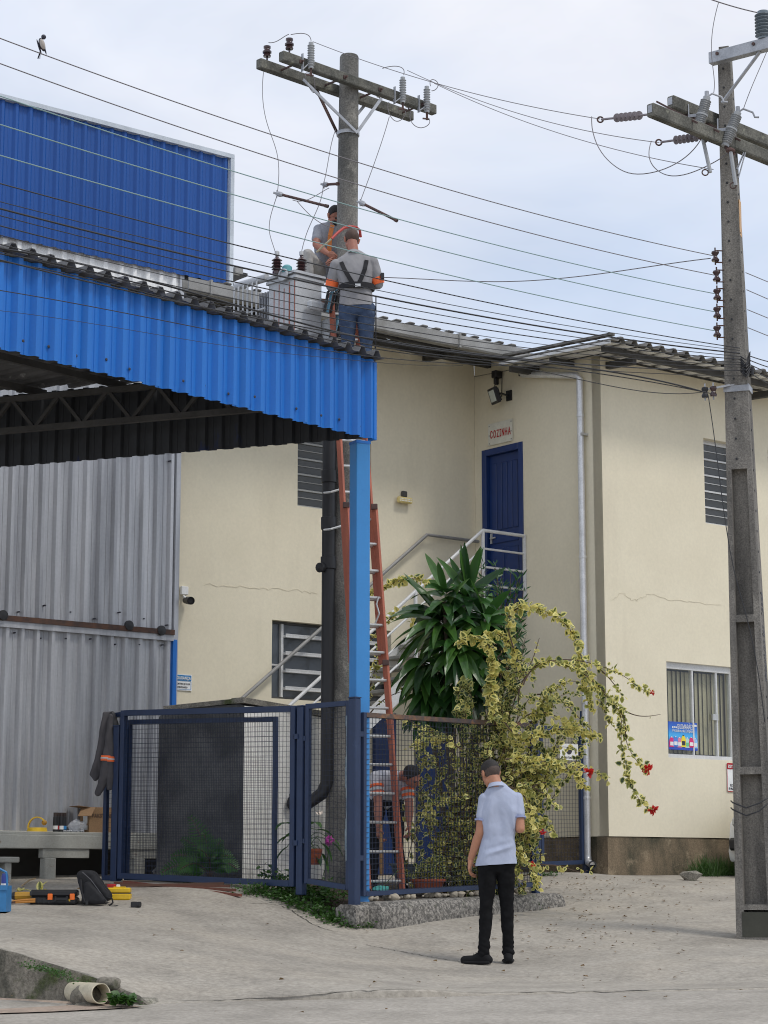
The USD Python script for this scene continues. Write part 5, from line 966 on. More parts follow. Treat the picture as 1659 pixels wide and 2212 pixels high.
def person(label, J, shirt, trousers, shoe, skin, hair_mat, sleeve=.55, bulk=1.0, long_sleeve=False, hair_trim=None, hem=None, base=None, collar=None, wr_amp=.012, hands=('L', 'R'), fold=None):
    """J: world joints. Returns the Thing and the pieces' helpers."""
    T = Thing('person', label, 'person', base if base is not None else (J['anL'] + J['anR']) / 2 - [0, 0, .08])
    sk, hr, eyes, HP, axes = head(J['head'], J['face'], J['hup'])
    b = bulk; mid = (J['shL'] + J['shR']) / 2; hip = (J['hipL'] + J['hipR']) / 2; wst = lerp(hip, mid, .42) + J.get('belly', np.zeros(3))
    sx = unit(J['shL'] - J['shR']); hx = unit(J['hipL'] - J['hipR']); fwd = unit(np.cross(np.array(sx), unit(mid - hip))); chest = lerp(hip, mid, .78)
    body = list(sk) + chain((J['head'] + axes[2] * -.03 - axes[1] * .025, .056), (J['neck'], .058), (mid - [0, 0, 0], .07))
    wa, wb = J.get('waist', (.062, .092)); wb *= b
    def torso(e, fl=0.0):
        g = [hull((J['shL'] - sx * .045, .062 * b + e), (J['shR'] + sx * .045, .062 * b + e), (chest + sx * .085, .095 * b + e), (chest - sx * .085, .095 * b + e), (J['neck'] - unit(mid - hip) * -.0, .05 + e)),
             hull((chest + sx * .085, .095 * b + e), (chest - sx * .085, .095 * b + e), (wst + sx * wa, wb + e), (wst - sx * wa, wb + e)), hull((wst + sx * wa, wb + e), (wst - sx * wa, wb + e), (hip + hx * .075, .092 * b + e + fl), (hip - hx * .075, .092 * b + e + fl))]
        return g
    body += torso(-.012)
    sl, tr = torso(.008, J.get('flare', .004)), [hull((hip + hx * .075, .098 * b), (hip - hx * .075, .098 * b), (hip + hx * .07 + unit(mid - hip) * .06, .092 * b), (hip - hx * .07 + unit(mid - hip) * .06, .092 * b))]
    hd = []
    for s in ('L', 'R'):
        sh, el, wr = J['sh' + s], J['el' + s], J['wr' + s]; k0 = lerp(sh, el, .5); fm = lerp(el, wr, .3)
        body += chain((sh, .052 * b), (k0, .049 * b), (el, .041 * b), (fm, .044 * b), (wr, .028))
        e = lerp(sh, el, sleeve * 1.0) if not long_sleeve else wr
        if long_sleeve: sl += chain((sh, .066 * b), (k0, .062 * b), (el, .054 * b), (lerp(el, wr, .85), .043))
        else: sl += chain((sh, .058 * b), (lerp(sh, el, sleeve * .5), .057 * b), (e, .058 * b))
        if s in hands: hd.append(hand(wr, J['hd' + s], J['th' + s], J['cu' + s], J.get('curl' + s, .5)))
        hp_, kn, an = J['hip' + s], J['kn' + s], J['an' + s]; th = lerp(hp_, kn, .35); cf = lerp(kn, an, .3)
        body += chain((hp_, .07 * b), (th, .066 * b), (kn, .048), (cf, .048), (an, .034))
        tr += chain((hp_, .092 * b), (th, .085 * b), (lerp(hp_, kn, .8), .064 * b), (kn, .058), (cf, .057), (lerp(kn, an, .7), .049), (lerp(kn, an, .92), .05), (an, .053))
    bm = to_man(smooth(union(body), .016, 10))
    for h in hd: bm = bm + to_man(h)
    T.part('body', to_tri(bm), skin, smooth=True)
    t = to_tri(hr if hair_trim is None else hair_trim(hr, HP, axes)); T.part('hair', wrinkle(trimesh.Trimesh(t.vertices, t.faces), .004, (60, 60, 60)), hair_mat, smooth=True)
    for m in eyes: T.part('eye', m, M_eye, smooth=True)
    S_ = wrinkle(smooth(union(sl), .014, 12), wr_amp, seed=3)
    if fold is not None:
        for (a, b, amp, wd) in fold:
            v = S_.vertices; ab = b - a; t = np.clip(((v - a) @ ab) / (ab @ ab), 0, 1); dist = np.linalg.norm((v - a - t[:, None] * ab)[:, [0, 2]], axis=1); S_.vertices = v + S_.vertex_normals * (amp * np.exp(-(dist / wd) ** 2) * np.sin(np.pi * np.clip(t, .03, .97)))[:, None]
    if hem is not None: S_ = to_tri(to_man(S_).trim_by_plane(unit(mid - hip + hem[1]), float(unit(mid - hip + hem[1]) @ (hip + hem[0]))))
    T.part('shirt', S_, shirt, smooth=50); SH = S_
    TR = wrinkle(smooth(union(tr), .014, 10), .02, (15, 15, 20), seed=8); zl = np.minimum(J['anL'][2], J['anR'][2]); v = TR.vertices; k_ = np.clip(1 - (v[:, 2] - zl) / .22, 0, 1); TR.vertices = v + TR.vertex_normals * (k_ * .004 * np.sin(v[:, 2] * 105 + v[:, 0] * 60 + 2 * np.sin(v[:, 2] * 31)))[:, None]
    T.part('trousers', TR, trousers, smooth=True)
    for s in ('L', 'R'):
        an, toe = J['an' + s], J['toe' + s]; z = min(an[2] - .075, toe[2]) - .012; d = unit((toe - an) * [1, 1, 0]); hl = np.array([an[0], an[1], z]) - d * .05; tp = hl + d * .27; q = np.cross(d, [0, 0, 1])
        up_ = [0, 0, 1]; g = [hull((hl + [0, 0, .035], .032), (lerp(hl, tp, .45) + [0, 0, .04], .042), (an + [0, 0, -.02], .045)), hull((lerp(hl, tp, .4) + [0, 0, .035], .042), (tp - d * .045 + [0, 0, .028], .038))]
        sm = smooth(union(g), .01, 6); T.part('shoe', to_tri(to_man(sm).trim_by_plane((0, 0, 1), z + .012)), shoe, smooth=50)
        so = [hull((hl + [0, 0, .0], .012), (hl + q * .03, .012), (hl - q * .03, .012), (lerp(hl, tp, .7) + q * .043, .012), (lerp(hl, tp, .7) - q * .043, .012), (tp - d * .03 + q * .02, .012), (tp - d * .03 - q * .02, .012))]
        T.part('sole', to_tri(union(so)).apply_translation([0, 0, .012]), shoe)
    if collar is not None:
        n0 = J['neck'] - unit(J['neck'] - mid) * .0; T.part('collar', lathe([(.058, .0), (.07, -.005), (.078, -.03), (.072, -.03), (.062, .008)], n0 + unit(J['neck'] - mid + 1e-6) * .012, n0 + unit(axes[2] * .6 + np.array([0, 0, .6])) * .2, 20), collar, smooth=50)
    return T, HP, axes, dict(sx=sx, hx=hx, mid=mid, hip=hip, fwd=fwd, chest=chest, wst=wst, shirt=SH)
U = np.array([0, 0, 1.0])
# the man looking on from the driveway
y0 = 18.5; A_ = lambda x, y, dy=0: at(x, y, y0 + dy)
M_polo = mat('lilac_polo_knit', (.41, .45, .57), (.37, .41, .525), scale=7, rough=.9, bump=.25, bscale=420, grain=.05, gscale=300)
M_blackjean = mat('black_jeans', (.0085, .0085, .009), (.012, .012, .013), scale=14, rough=1.0, spec=.12)
M_blackshoe = mat('black_shoe', (.009, .009, .0095), (.013, .013, .014), rough=.85, spec=.2)
gl = lambda q: np.array([q[0], q[1], g1(q[0], q[1])])
aL, aR = A_(1045, 2062, -.03), A_(1098, 2060, .06); aL[2] = g1(aL[0], aL[1]) + .10; aR[2] = g1(aR[0], aR[1]) + .10
J = dict(head=A_(1059, 1672, .05), face=(-.42, .80, -.42), hup=(-.12, .2, 1), neck=A_(1072, 1697, .0), shL=A_(1047, 1727, .02), shR=A_(1116, 1724, .03), waist=(.045, .088), flare=.012, elL=A_(1037, 1797, .0), wrL=A_(1017, 1856, .05), elR=A_(1124, 1790, -.03), wrR=A_(1108, 1786, .26),
         hdL=unit([-.12, .15, -1]), thL=(.2, 1, .1), cuL=(.9, .2, .2), curlL=.62, hdR=(-.8, .6, .2), thR=(.2, .3, 1), cuR=(.3, 1, .2), curlR=.8, hipL=A_(1054, 1868), hipR=A_(1091, 1866, .02), knL=A_(1050, 1965, .02), knR=A_(1095, 1963, .06), anL=aL, anR=aR, toeL=aL + [-.16, .06, -.08], toeR=aR + [.01, .2, -.08])
def fade(h, P, ax): return h
man, HP, ax_, G = person('person in a lilac polo shirt and black jeans seen from behind on the driveway', J, M_polo, M_blackjean, M_blackshoe, M_skin, M_hair, sleeve=.5, hem=(np.array([-.0, 0, -.005]), np.array([-.08, 0, 0])), collar=M_polo, bulk=.97, base=gl((aL + aR) / 2), wr_amp=.02, fold=[(A_(1040, 1850), A_(1112, 1826), .016, .016), (A_(1040, 1838), A_(1108, 1818), -.008, .014), (A_(1062, 1735), A_(1050, 1800), .010, .018), (A_(1104, 1735), A_(1110, 1810), .010, .018), (A_(1075, 1730), A_(1082, 1830), -.008, .03)])
for s in ('L', 'R'):
    e = lerp(J['sh' + s], J['el' + s], .5); d = unit(J['el' + s] - J['sh' + s]); man.part('sleeve_band', lathe([(.055, -.0), (.0635, .0), (.0635, .014), (.055, .014)], e + d * .035, e + d * .2, 20), mat('lilac_band', (.30, .34, .52), rough=.9) if s == 'L' else '/World/Looks/lilac_band', smooth=40)
for k in range(3): q = J['toeL'] + np.array([.075 + .02 * k, -.02, .062 + .012 * k]); man.part('lace', tube([q + [0, -.03, 0], q + [.0, 0, .012], q + [0, .03, 0]], .003, 5), M_blackshoe)
man.part('fade', to_tri((ellm(HP(0, -.018, .02), np.array([ax_[0], ax_[1], ax_[2]]), (.0785, .0965, .088)).trim_by_plane(unit(ax_[2] * .35 - ax_[1] * .9), float(unit(ax_[2] * .35 - ax_[1] * .9) @ HP(0, -.01, -.015))))), mat('shaved_nape', (.055, .038, .03), (.085, .055, .042), scale=90, rough=.7), smooth=True)

# the lineman standing on the ladder, seen from behind
y0 = 22.02
M_gshirt = mat('grey_work_shirt', (.29, .285, .29), (.24, .235, .245), scale=4, rough=.95, grain=.06, gscale=200); M_jean = mat('blue_jeans', (.045, .075, .14), (.028, .045, .09), scale=6, rough=.95, c3=(.09, .13, .2), scale3=2.5, band3=(.6, .75), grain=.15, gscale=250)
M_orange = flat('orange_reflective_band', (.85, .15, .035), rough=.6); M_silver = flat('silver_reflective_tape', (.5, .5, .5), rough=.4); M_strap = flat('black_webbing', (.012, .012, .014), rough=.85)
J = dict(head=A_(759, 520, .05), face=(-.3, .9, -.35), hup=(0, .25, 1), neck=A_(764, 547, .0), shL=A_(728, 574, .0), shR=A_(803, 568, .02), elL=A_(716, 618, .05), wrL=A_(712, 606, .30), elR=A_(817, 612, .06), wrR=A_(775, 610, .30),
         hdL=(.2, 1, .1), thL=(.6, .2, .8), cuL=(.9, .1, -.3), curlL=.7, hdR=(-.7, .7, 0), thR=(-.2, .3, 1), cuR=(-.5, -.2, -.6), curlR=.7, hipL=A_(751, 668), hipR=A_(790, 668), knL=A_(752, 752, .05), knR=A_(791, 752, .05), anL=A_(750, 836, -.0), anR=A_(790, 836, .0), toeL=A_(750, 850, .2), toeR=A_(792, 850, .2))
def bald(h, P, ax): return (h - ellm(P(0, .01, .135), np.array(ax), (.05, .085, .035))).trim_by_plane(-ax[2], -float(ax[2] @ P(0, 0, .112)))
w2, HP, ax_, G = person('person in grey shirt with orange bands and black harness standing at the round pole', J, M_gshirt, M_jean, M_blackshoe, M_skin2, M_hairbr, long_sleeve=True, bulk=1.14, hair_trim=bald, hem=(np.array([0, 0, .02]), np.zeros(3)), collar=M_gshirt, base=A_(770, 850), wr_amp=.022)
def front(tri, x, y, off=.012):
    """The nearest point of a mesh on the line of sight through a point of the picture, lifted off it a little."""
    d = unit(ray(x, y)); v = tri.vertices; f = tri.faces; A, E1, E2 = v[f[:, 0]], v[f[:, 1]] - v[f[:, 0]], v[f[:, 2]] - v[f[:, 0]]; h = np.cross(d, E2); det = (E1 * h).sum(1); inv = 1 / np.where(abs(det) < 1e-12, 1e9, det); s_ = EYE - A
    u = (s_ * h).sum(1) * inv; q = np.cross(s_, E1); w = (q @ d) * inv; t = (E2 * q).sum(1) * inv; ok = (u >= 0) & (w >= 0) & (u + w <= 1) & (t > 0)
    return EYE + d * (t[ok].min() - off) if ok.any() else None
def ribbon(tri, pts, w, n=16):
    """A strap laid on a mesh along a line through points of the picture."""
    pts = np.array(pts, float); s_ = np.r_[0, np.cumsum(np.linalg.norm(np.diff(pts, axis=0), axis=1))]; P = []
    for t in np.linspace(0, s_[-1], n): q = front(tri, np.interp(t, s_, pts[:, 0]), np.interp(t, s_, pts[:, 1])); P += [q] if q is not None else []
    return cat(*[bar(a, b + (b - a) * .15, w, .01, up=(0, -1, .15)) for a, b in zip(P[:-1], P[1:])])
back = lambda x, y: front(G['shirt'], x, y, .02)
w2.part('harness_strap', ribbon(G['shirt'], [(737, 566), (744, 582), (756, 602), (766, 618)], .045), M_strap); w2.part('harness_strap', ribbon(G['shirt'], [(792, 562), (788, 582), (780, 602), (772, 618)], .045), M_strap)
bw = lathe([(.15, -.03), (.166, -.03), (.166, .03), (.15, .03)], [0, 0, 0], n=28); bw.apply_scale([1.18, .92, 1]); bw.apply_translation(at(771, 622, y0)); w2.part('harness_belt', bw, M_strap, smooth=50)
w2.part('harness_buckle', box(*sum([[back(773, 618)[i] + (-.03, -.035, -.018)[i], back(773, 618)[i] + (.03, -.02, .018)[i]] for i in range(3)], [])), M_alu)
for s in ('L', 'R'):
    q = lerp(J['sh' + s], J['el' + s], .72); d = unit(J['el' + s] - J['sh' + s]); w2.part('orange_band', lathe([(.06, 0), (.073, 0), (.071, .075), (.058, .075)], q, q + d, 18), M_orange, smooth=40)
w2.part('belt_radio', box(*sum([[at(826, 597, y0)[i] - (.02, .03, .035)[i], at(826, 597, y0)[i] + (.02, .03, .035)[i]] for i in range(3)], []), .006), M_black)
single('work_positioning_rope', 'red sheathed work rope looped round the pole above the two men', 'rope', tube([at(716, 516, 22.35), at(728, 504, 22.4), at(742, 493, 22.46), at(755, 489, 22.5), at(770, 491, 22.52), at(777, 497, 22.55), at(779, 512, 22.6)], .016, 8), flat('red_sheath', (.42, .05, .04), rough=.5), smooth=50)
single('rope_tail', 'pale plaited rope tail hanging from the red sheathed rope', 'rope', tube([at(716, 516, 22.35), at(700, 530, 22.35), at(684, 545, 22.4)], .012, 6), flat('pale_rope', (.42, .36, .24), rough=.9), smooth=50)
single('safety_lanyard', 'thin black lanyard dangling behind the standing lineman', 'rope', tube([at(812, 640, 22.0), at(812, 700, 22.0), at(811, 760, 22.02), at(808, 806, 22.05)], .008, 6), M_strap)

# the lineman crouched behind the pole
y0 = 22.95
M_pale = mat('pale_grey_trousers', (.43, .415, .39), (.36, .345, .325), scale=5, rough=.95, grain=.05); M_lgrey = mat('light_grey_tee', (.34, .35, .385), (.29, .30, .33), scale=5, rough=.95)
J = dict(head=A_(724, 467, -.02), face=(.45, -.65, -.6), hup=(.1, -.3, 1), neck=A_(716, 488, .0), shL=A_(737, 500, .08), shR=A_(688, 496, -.02), elL=A_(745, 540, .05), wrL=A_(732, 562, -.2), elR=A_(683, 528, -.14), wrR=A_(708, 548, -.27), hdR=(.75, -.2, -.45), thR=(.2, -.5, .8), cuR=(.4, .6, -.5), curlR=.6, hdL=(-.5, -.7, -.2), thL=(.2, -.2, 1), cuL=(-.5, .2, -.4), curlL=.6,
         hipL=A_(722, 588, .1), hipR=A_(693, 592, .02), knL=A_(740, 560, -.1), knR=A_(665, 548, -.33), anL=A_(735, 640, .0), anR=A_(668, 632, -.2), toeL=A_(740, 652, -.1), toeR=A_(658, 645, -.4))
w1, HP, ax_, G = person('person in a light grey tee and pale trousers crouched behind the round pole', J, M_lgrey, M_pale, M_blackshoe, M_skin2, M_hair, sleeve=.6, bulk=1.05, base=A_(700, 650), wr_amp=.016)
w1.part('face_mask', to_tri(ellm(HP(0, .055, -.05), np.array(ax_), (.055, .05, .042))), M_black, smooth=True)
w1.part('safety_strap', cat(bar(at(718, 486, y0 - .17), at(713, 510, y0 - .19), .05, .012, up=(0, -1, 0)), bar(at(713, 510, y0 - .19), at(711, 545, y0 - .17), .05, .012, up=(0, -1, 0))), flat('orange_webbing', (.62, .19, .03)))

# the worker bending down behind the mesh fence
y0 = 21.95
M_tshirt = mat('pale_work_tee', (.62, .62, .66), (.54, .54, .58), scale=5, rough=.95, grain=.05)
gy_ = g1(*A_(815, 1925)[:2]); aL, aR = A_(868, 1905, .42), A_(806, 1905, .36); aL[2] = aR[2] = 1.53
J = dict(head=A_(890, 1678, -.22), face=(.62, -.42, -.62), hup=(.25, -.75, .62), neck=A_(868, 1676, -.1), shL=A_(878, 1688, -.04), shR=A_(812, 1678, -.06), elL=A_(884, 1738, -.1), wrL=A_(884, 1780, -.14), elR=A_(817, 1735, -.12), wrR=A_(817, 1786, -.18), hdL=(.1, -.1, -1), thL=(-.2, -1, 0), cuL=(-.9, .2, .2), curlL=.8, hdR=(0, -.05, -1), thR=(.4, -.9, 0), cuR=(.9, .2, .1), curlR=.85,
         hipL=A_(853, 1728, .36), hipR=A_(815, 1726, .34), knL=A_(860, 1822, .34), knR=A_(808, 1822, .30), anL=aL, anR=aR, toeL=aL + [.05, -.2, -.08], toeR=aR + [-.02, -.2, -.08], belly=np.array([0, .0, .09]))
w3, HP, ax_, G = person('person in a pale tee with orange bands bending down behind the mesh fence', J, M_tshirt, mat('dark_work_trousers', (.02, .022, .028), rough=.95), M_blackshoe, M_skin2, M_hair, sleeve=.62, bulk=1.08, base=[aL[0] - .15, aL[1], 1.46], wr_amp=.018)
for s in ('L', 'R'):
    for k, mt in ((.30, M_orange), (.43, M_silver), (.56, M_orange)):
        q = lerp(J['sh' + s], J['el' + s], k); d = unit(J['el' + s] - J['sh' + s]); w3.part('sleeve_band', lathe([(.058, 0), (.0735, 0), (.0735, .03), (.058, .03)], q, q + d, 18), mt, smooth=40)
hp_ = J['wrR'] + [.03, -.03, -.06]; single('wooden_handle', 'wooden tool handle held upright by the bending worker', 'tool handle', lathe([(0, 0), (.019, 0), (.022, .1), (.019, .5), (.021, .52), (0, .52)], hp_ - [-.005, 0, .44], hp_ + [.0, 0, .1], 10), flat('ash_wood', (.36, .20, .08)), smooth=40)

# jackets hung on the side of the gate
M_jack = mat('dark_grey_jacket', (.085, .08, .085), (.06, .057, .06), scale=6, rough=.95, grain=.08, gscale=200)
jk = Thing('grey_jacket', 'dark grey work jacket with orange sleeve bands hung over the gate end', 'jacket', at(225, 1700, 22.55))
Bq = lambda x, y, dy=0: at(x, y, 22.62 + dy)
bodyj = union([hull((Bq(238, 1541), .02), (Bq(226, 1542), .02), (Bq(213, 1640), .045), (Bq(222, 1660), .05)), hull((Bq(213, 1640), .045), (Bq(222, 1660, .02), .05), (Bq(199, 1672), .03), (Bq(206, 1682), .025))])
slv = union(chain((Bq(240, 1548, -.06), .03), (Bq(232, 1640, -.08), .058), (Bq(226, 1678, -.08), .055), (Bq(212, 1712, -.07), .038))); slv2 = union(chain((Bq(240, 1548, -.05), .025), (Bq(238, 1640, -.09), .05), (Bq(238, 1700, -.08), .042)))
jk.part('body', wrinkle(smooth(bodyj, .02, 8), .03, (9, 9, 5), 2), M_jack, smooth=True); jk.part('sleeve', wrinkle(smooth(slv, .018, 8), .03, (10, 10, 6), 4), M_jack, smooth=True); jk.part('sleeve', wrinkle(smooth(slv2, .018, 8), .03, (10, 10, 6), 7), M_jack, smooth=True)
for (x, y, r, dy) in ((231, 1638, .066, -.08), (238, 1640, .058, -.09)): q = Bq(x, y, dy); jk.part('orange_band', lathe([(r * .8, -.028), (r, -.028), (r, -.009), (r, .009), (r, .028), (r * .8, .028)], q, q + [.05, 0, 1], 18), M_orange, smooth=30); jk.part('silver_tape', lathe([(r * .8, -.008), (r + .003, -.008), (r + .003, .008), (r * .8, .008)], q, q + [.05, 0, 1], 18), M_silver, smooth=30)

bj = Thing('black_padded_jacket', 'black quilted jacket hung beside the grey one on the gate end', 'jacket', at(246, 1650, 22.5))
bj.part('body', wrinkle(smooth(union([hull((Bq(244, 1545, -.03), .03), (Bq(250, 1560, .0), .03), (Bq(241, 1690, .02), .05), (Bq(248, 1688, -.02), .05))]), .018, 6), .03, (6, 6, 40), 1), M_black, smooth=True); bj.part('hood', wrinkle(smooth(hull((Bq(242, 1542, -.05), .03), (Bq(250, 1575, -.05), .035)), .018, 6), .02, (9, 9, 9), 5), M_black, smooth=True)
# ---------------------------------------------------------------- plants
def leafmat(name, c1, c2, tr, edge=None, rough=.4, e0=.35, e1=.6):
    """Leaf look: st.x runs from 0 on the edge to 1 at the midrib."""
    N = {'oi': ('geometry', {}), 'r': ('rgb_ramp', {'ramp': [(0, c1), (1, c2)]}), 'p': ('principled_bsdf', {'roughness': rough}), 't': ('translucent_bsdf', {}), 'x': ('mix_closure', {'fac': tr})}
    L = [('oi.random_per_island', 'r.fac'), ('p.BSDF', 'x.closure1'), ('t.BSDF', 'x.closure2')]; src = 'r.color'
    if edge:
        N.update({'u': ('uvmap', {'attribute': 'st'}), 's': ('separate_xyz', {}), 'er': ('rgb_ramp', {'ramp': [(e0, (1, 1, 1)), (e1, (0, 0, 0))]}), 'm': ('mix_color', {'b': edge})})
        L += [('u.UV', 's.vector'), ('s.x', 'er.fac'), ('er.color', 'm.fac'), ('r.color', 'm.a')]; src = 'm.result'
    L += [(src, 'p.base_color'), (src, 't.color')]
    return usdkit.material(stage, '/World/Looks/' + name, N, L, surface='x.closure')
M_drac = [leafmat(f'broad_leaf_{k}', c, c2, .18, edge=(c[0] * 1.6, c[1] * 1.5, c[2] * 1.3), rough=.3, e0=.0, e1=.25) for k, (c, c2) in enumerate((((.03, .09, .017), (.045, .11, .022)), ((.055, .135, .025), (.075, .16, .03)), ((.016, .052, .013), (.028, .075, .018))))]
M_vine = leafmat('variegated_leaf', (.13, .16, .045), (.20, .22, .06), .35, edge=(.90, .82, .29), e0=.3, e1=.75)
M_vineplain = leafmat('plain_vine_leaf', (.28, .29, .07), (.58, .54, .16), .35, edge=(.46, .46, .13), e0=.1, e1=.9)
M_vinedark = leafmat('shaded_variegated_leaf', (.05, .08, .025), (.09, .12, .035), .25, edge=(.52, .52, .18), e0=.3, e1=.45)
M_vinegold = leafmat('golden_leaf', (.62, .56, .17), (.70, .54, .20), .3, edge=(.84, .74, .24))
M_bract = leafmat('red_bract', (.62, .035, .03), (.55, .06, .05), .3)
M_olean = leafmat('narrow_dark_leaf', (.03, .09, .025), (.05, .13, .035), .2)
M_fern = leafmat('fern_leaf', (.03, .10, .018), (.055, .15, .025), .25)
M_weed = leafmat('weed_leaf', (.04, .10, .015), (.09, .17, .03), .25)
M_pink = leafmat('pink_petal', (.55, .08, .40), (.65, .15, .5), .3)
M_stem = mat('woody_stem', (.12, .075, .05), (.075, .05, .035), scale=20, rough=.9)
M_trunk = mat('cane_trunk', (.17, .14, .10), (.10, .085, .06), scale=12, rough=.95, stretch=(1, 1, 3))
def blade(base, d, L, w, droop, seg=6, fold=.25, twist=0.0, tipw=.0, up=None):
    """A strap leaf: 3 points per station; returns (V, F, st)."""
    d = unit(d); up = unit(np.array(up if up is not None else U) + .01); s = np.cross(d, up); s = unit(s if np.linalg.norm(s) > .05 else np.array([1, .1, 0])); V, ST = [], []; p = np.array(base, float); dd = d.copy()
    for i in range(seg + 1):
        t = i / seg; ww = w * (math.sin(math.pi * (.12 + .88 * t) ** .8) ** .75) * (1 if t < 1 else 0) + tipw; n = unit(np.cross(s, dd)); ss = s * math.cos(twist * t) + n * math.sin(twist * t)
        V += [p - ss * ww + n * ww * fold, p, p + ss * ww + n * ww * fold]; ST += [(0, t), (1, t), (0, t)]
        dd = unit(dd + np.array([0, 0, -droop / seg])); p = p + dd * L / seg
    F = []
    for i in range(seg):
        a = i * 3; F += [(a, a + 1, a + 4), (a, a + 4, a + 3), (a + 1, a + 2, a + 5), (a + 1, a + 5, a + 4)]
    return np.array(V), np.array(F), np.array(ST)
def small_leaf(p, d, n, L, w, curl=.25):
    """A pointed oval leaf, 8 points."""
    d = unit(d); s = np.cross(d, n); s = s / (np.linalg.norm(s) + 1e-9); n = np.cross(s, d)
    V = np.array([p, p + d * L * .3 + s * w * .9 + n * w * curl, p + d * L * .3, p + d * L * .3 - s * w * .9 + n * w * curl, p + d * L * .68 + s * w * .65 + n * w * curl * .3, p + d * L * .66, p + d * L * .68 - s * w * .65 + n * w * curl * .3, p + d * L - n * w * curl * .5])
    F = np.array([(0, 2, 1), (0, 3, 2), (1, 2, 5), (1, 5, 4), (2, 3, 6), (2, 6, 5), (4, 5, 7), (5, 6, 7)]); ST = np.array([(0, 0), (0, .3), (1, .3), (0, .3), (0, .7), (1, .7), (0, .7), (0, 1)], float); return V, F, ST
class Foliage:
    def __init__(s): s.V, s.F, s.S, s.n = [], [], [], 0
    def add(s, vfs): V, F, S_ = vfs; s.V.append(V); s.F.append(F + s.n); s.S.append(S_); s.n += len(V)
    def mesh(s): return trimesh.Trimesh(np.vstack(s.V), np.vstack(s.F), process=False), np.vstack(s.S)
def rdir(): v = rng.normal(0, 1, 3); return v / np.linalg.norm(v)
def spline(P, n):
    from scipy.interpolate import CubicSpline
    P = np.array(P, float)
    if len(P) == 2: return P[0] + (P[1] - P[0]) * np.linspace(0, 1, n)[:, None]
    s = np.r_[0, np.cumsum(np.linalg.norm(np.diff(P, axis=0), axis=1))]; return CubicSpline(s, P)(np.linspace(0, s[-1], n))

# broad-leaved dracaena
YD = 22.75; cD = at(985, 1560, YD); cD[2] = 1.5
dr_ = Thing('broad_leaf_plant', 'tall dark green broad-leaved plant with strap leaves behind the fence', 'plant', cD)
heads = [((1010, 1305), .46, .54, 30, (-.05, 1.4)), ((955, 1352), .6, .74, 60, (-.45, .8)), ((990, 1400), .5, .62, 44, (-.8, .4)), ((915, 1430), .44, .54, 32, (-.8, .2)), ((990, 1475), .44, .5, 30, (-1.2, -.1)), ((920, 1490), .44, .5, 28, (-1.1, -.1)), ((1040, 1405), .40, .5, 30, (-.7, .6)), ((1048, 1350), .46, .56, 34, (-.5, .9)), ((1035, 1450), .4, .48, 26, (-1.0, .2)), ((960, 1300), .36, .46, 18, (-.2, .9))]
for (hx_, hy), l0, l1, n, (e0, e1) in heads:
    c = at(hx_, hy, YD + rng.uniform(-.12, .12)); dr_.part('stem', tube(spline([cD, lerp(cD, c, .5) + [rng.uniform(-.06, .06), 0, -.05], c], 8), .022, 8), M_trunk, smooth=50)
    for k in range(n):
        el = lerp(e0, e1, (k + .5) / n) + rng.normal(0, .12); azm = k * 2.39996 + rng.normal(0, .2); L = rng.uniform(l0, l1); d = np.array([math.cos(azm) * math.cos(el), math.sin(azm) * math.cos(el), math.sin(el)])
        V, F, ST = blade(c + d * .02 + [0, 0, .12 * (el)], d, L, rng.uniform(.048, .060), (1.0 if el < .7 else .3) + rng.uniform(-.25, .35), fold=rng.uniform(.08, .25), twist=rng.normal(0, .4), up=np.array([rng.normal(0, .35), -.75 + rng.normal(0, .3), .8]))
        dr_.part('leaf', trimesh.Trimesh(V, F, process=False), M_drac[0 if rng.random() < .5 else (1 if rng.random() < .6 else 2)], uv=ST)
# oleander-like bush beside the door
ol = Thing('narrow_leaf_bush', 'dark green narrow-leaved bush in front of the blue upstairs door', 'bush', at(1095, 1560, 23.4) * [1, 1, 0] + [0, 0, 1.5]); fo = Foliage(); tips = []
b0 = at(1075, 1600, 23.4)
for k in range(30):
    tx, ty = rng.uniform(1040, 1140), rng.uniform(1215, 1400); tx += (ty - 1300) * .1; q = at(tx, ty, 23.4 + rng.uniform(-.2, .2)); P = spline([b0, lerp(b0, q, .6) + [rng.uniform(-.1, .1), 0, 0], q], 14); tips.append(tube(P, np.linspace(.012, .003, 14), 5))
    for i in range(4, 14):
        for j in range(5 if i > 8 else 3):
            a = rng.uniform(0, 6.28); d = unit(np.array([math.cos(a), math.sin(a), rng.uniform(.3, 1.3)])); fo.add(small_leaf(P[i] + rng.normal(0, .015, 3), d, rdir(), rng.uniform(.07, .12), .011, .15))
m, st = fo.mesh(); ol.part('stems', cat(tips), M_stem, kind='stuff'); ol.part('foliage', m, M_olean, uv=st, kind='stuff')

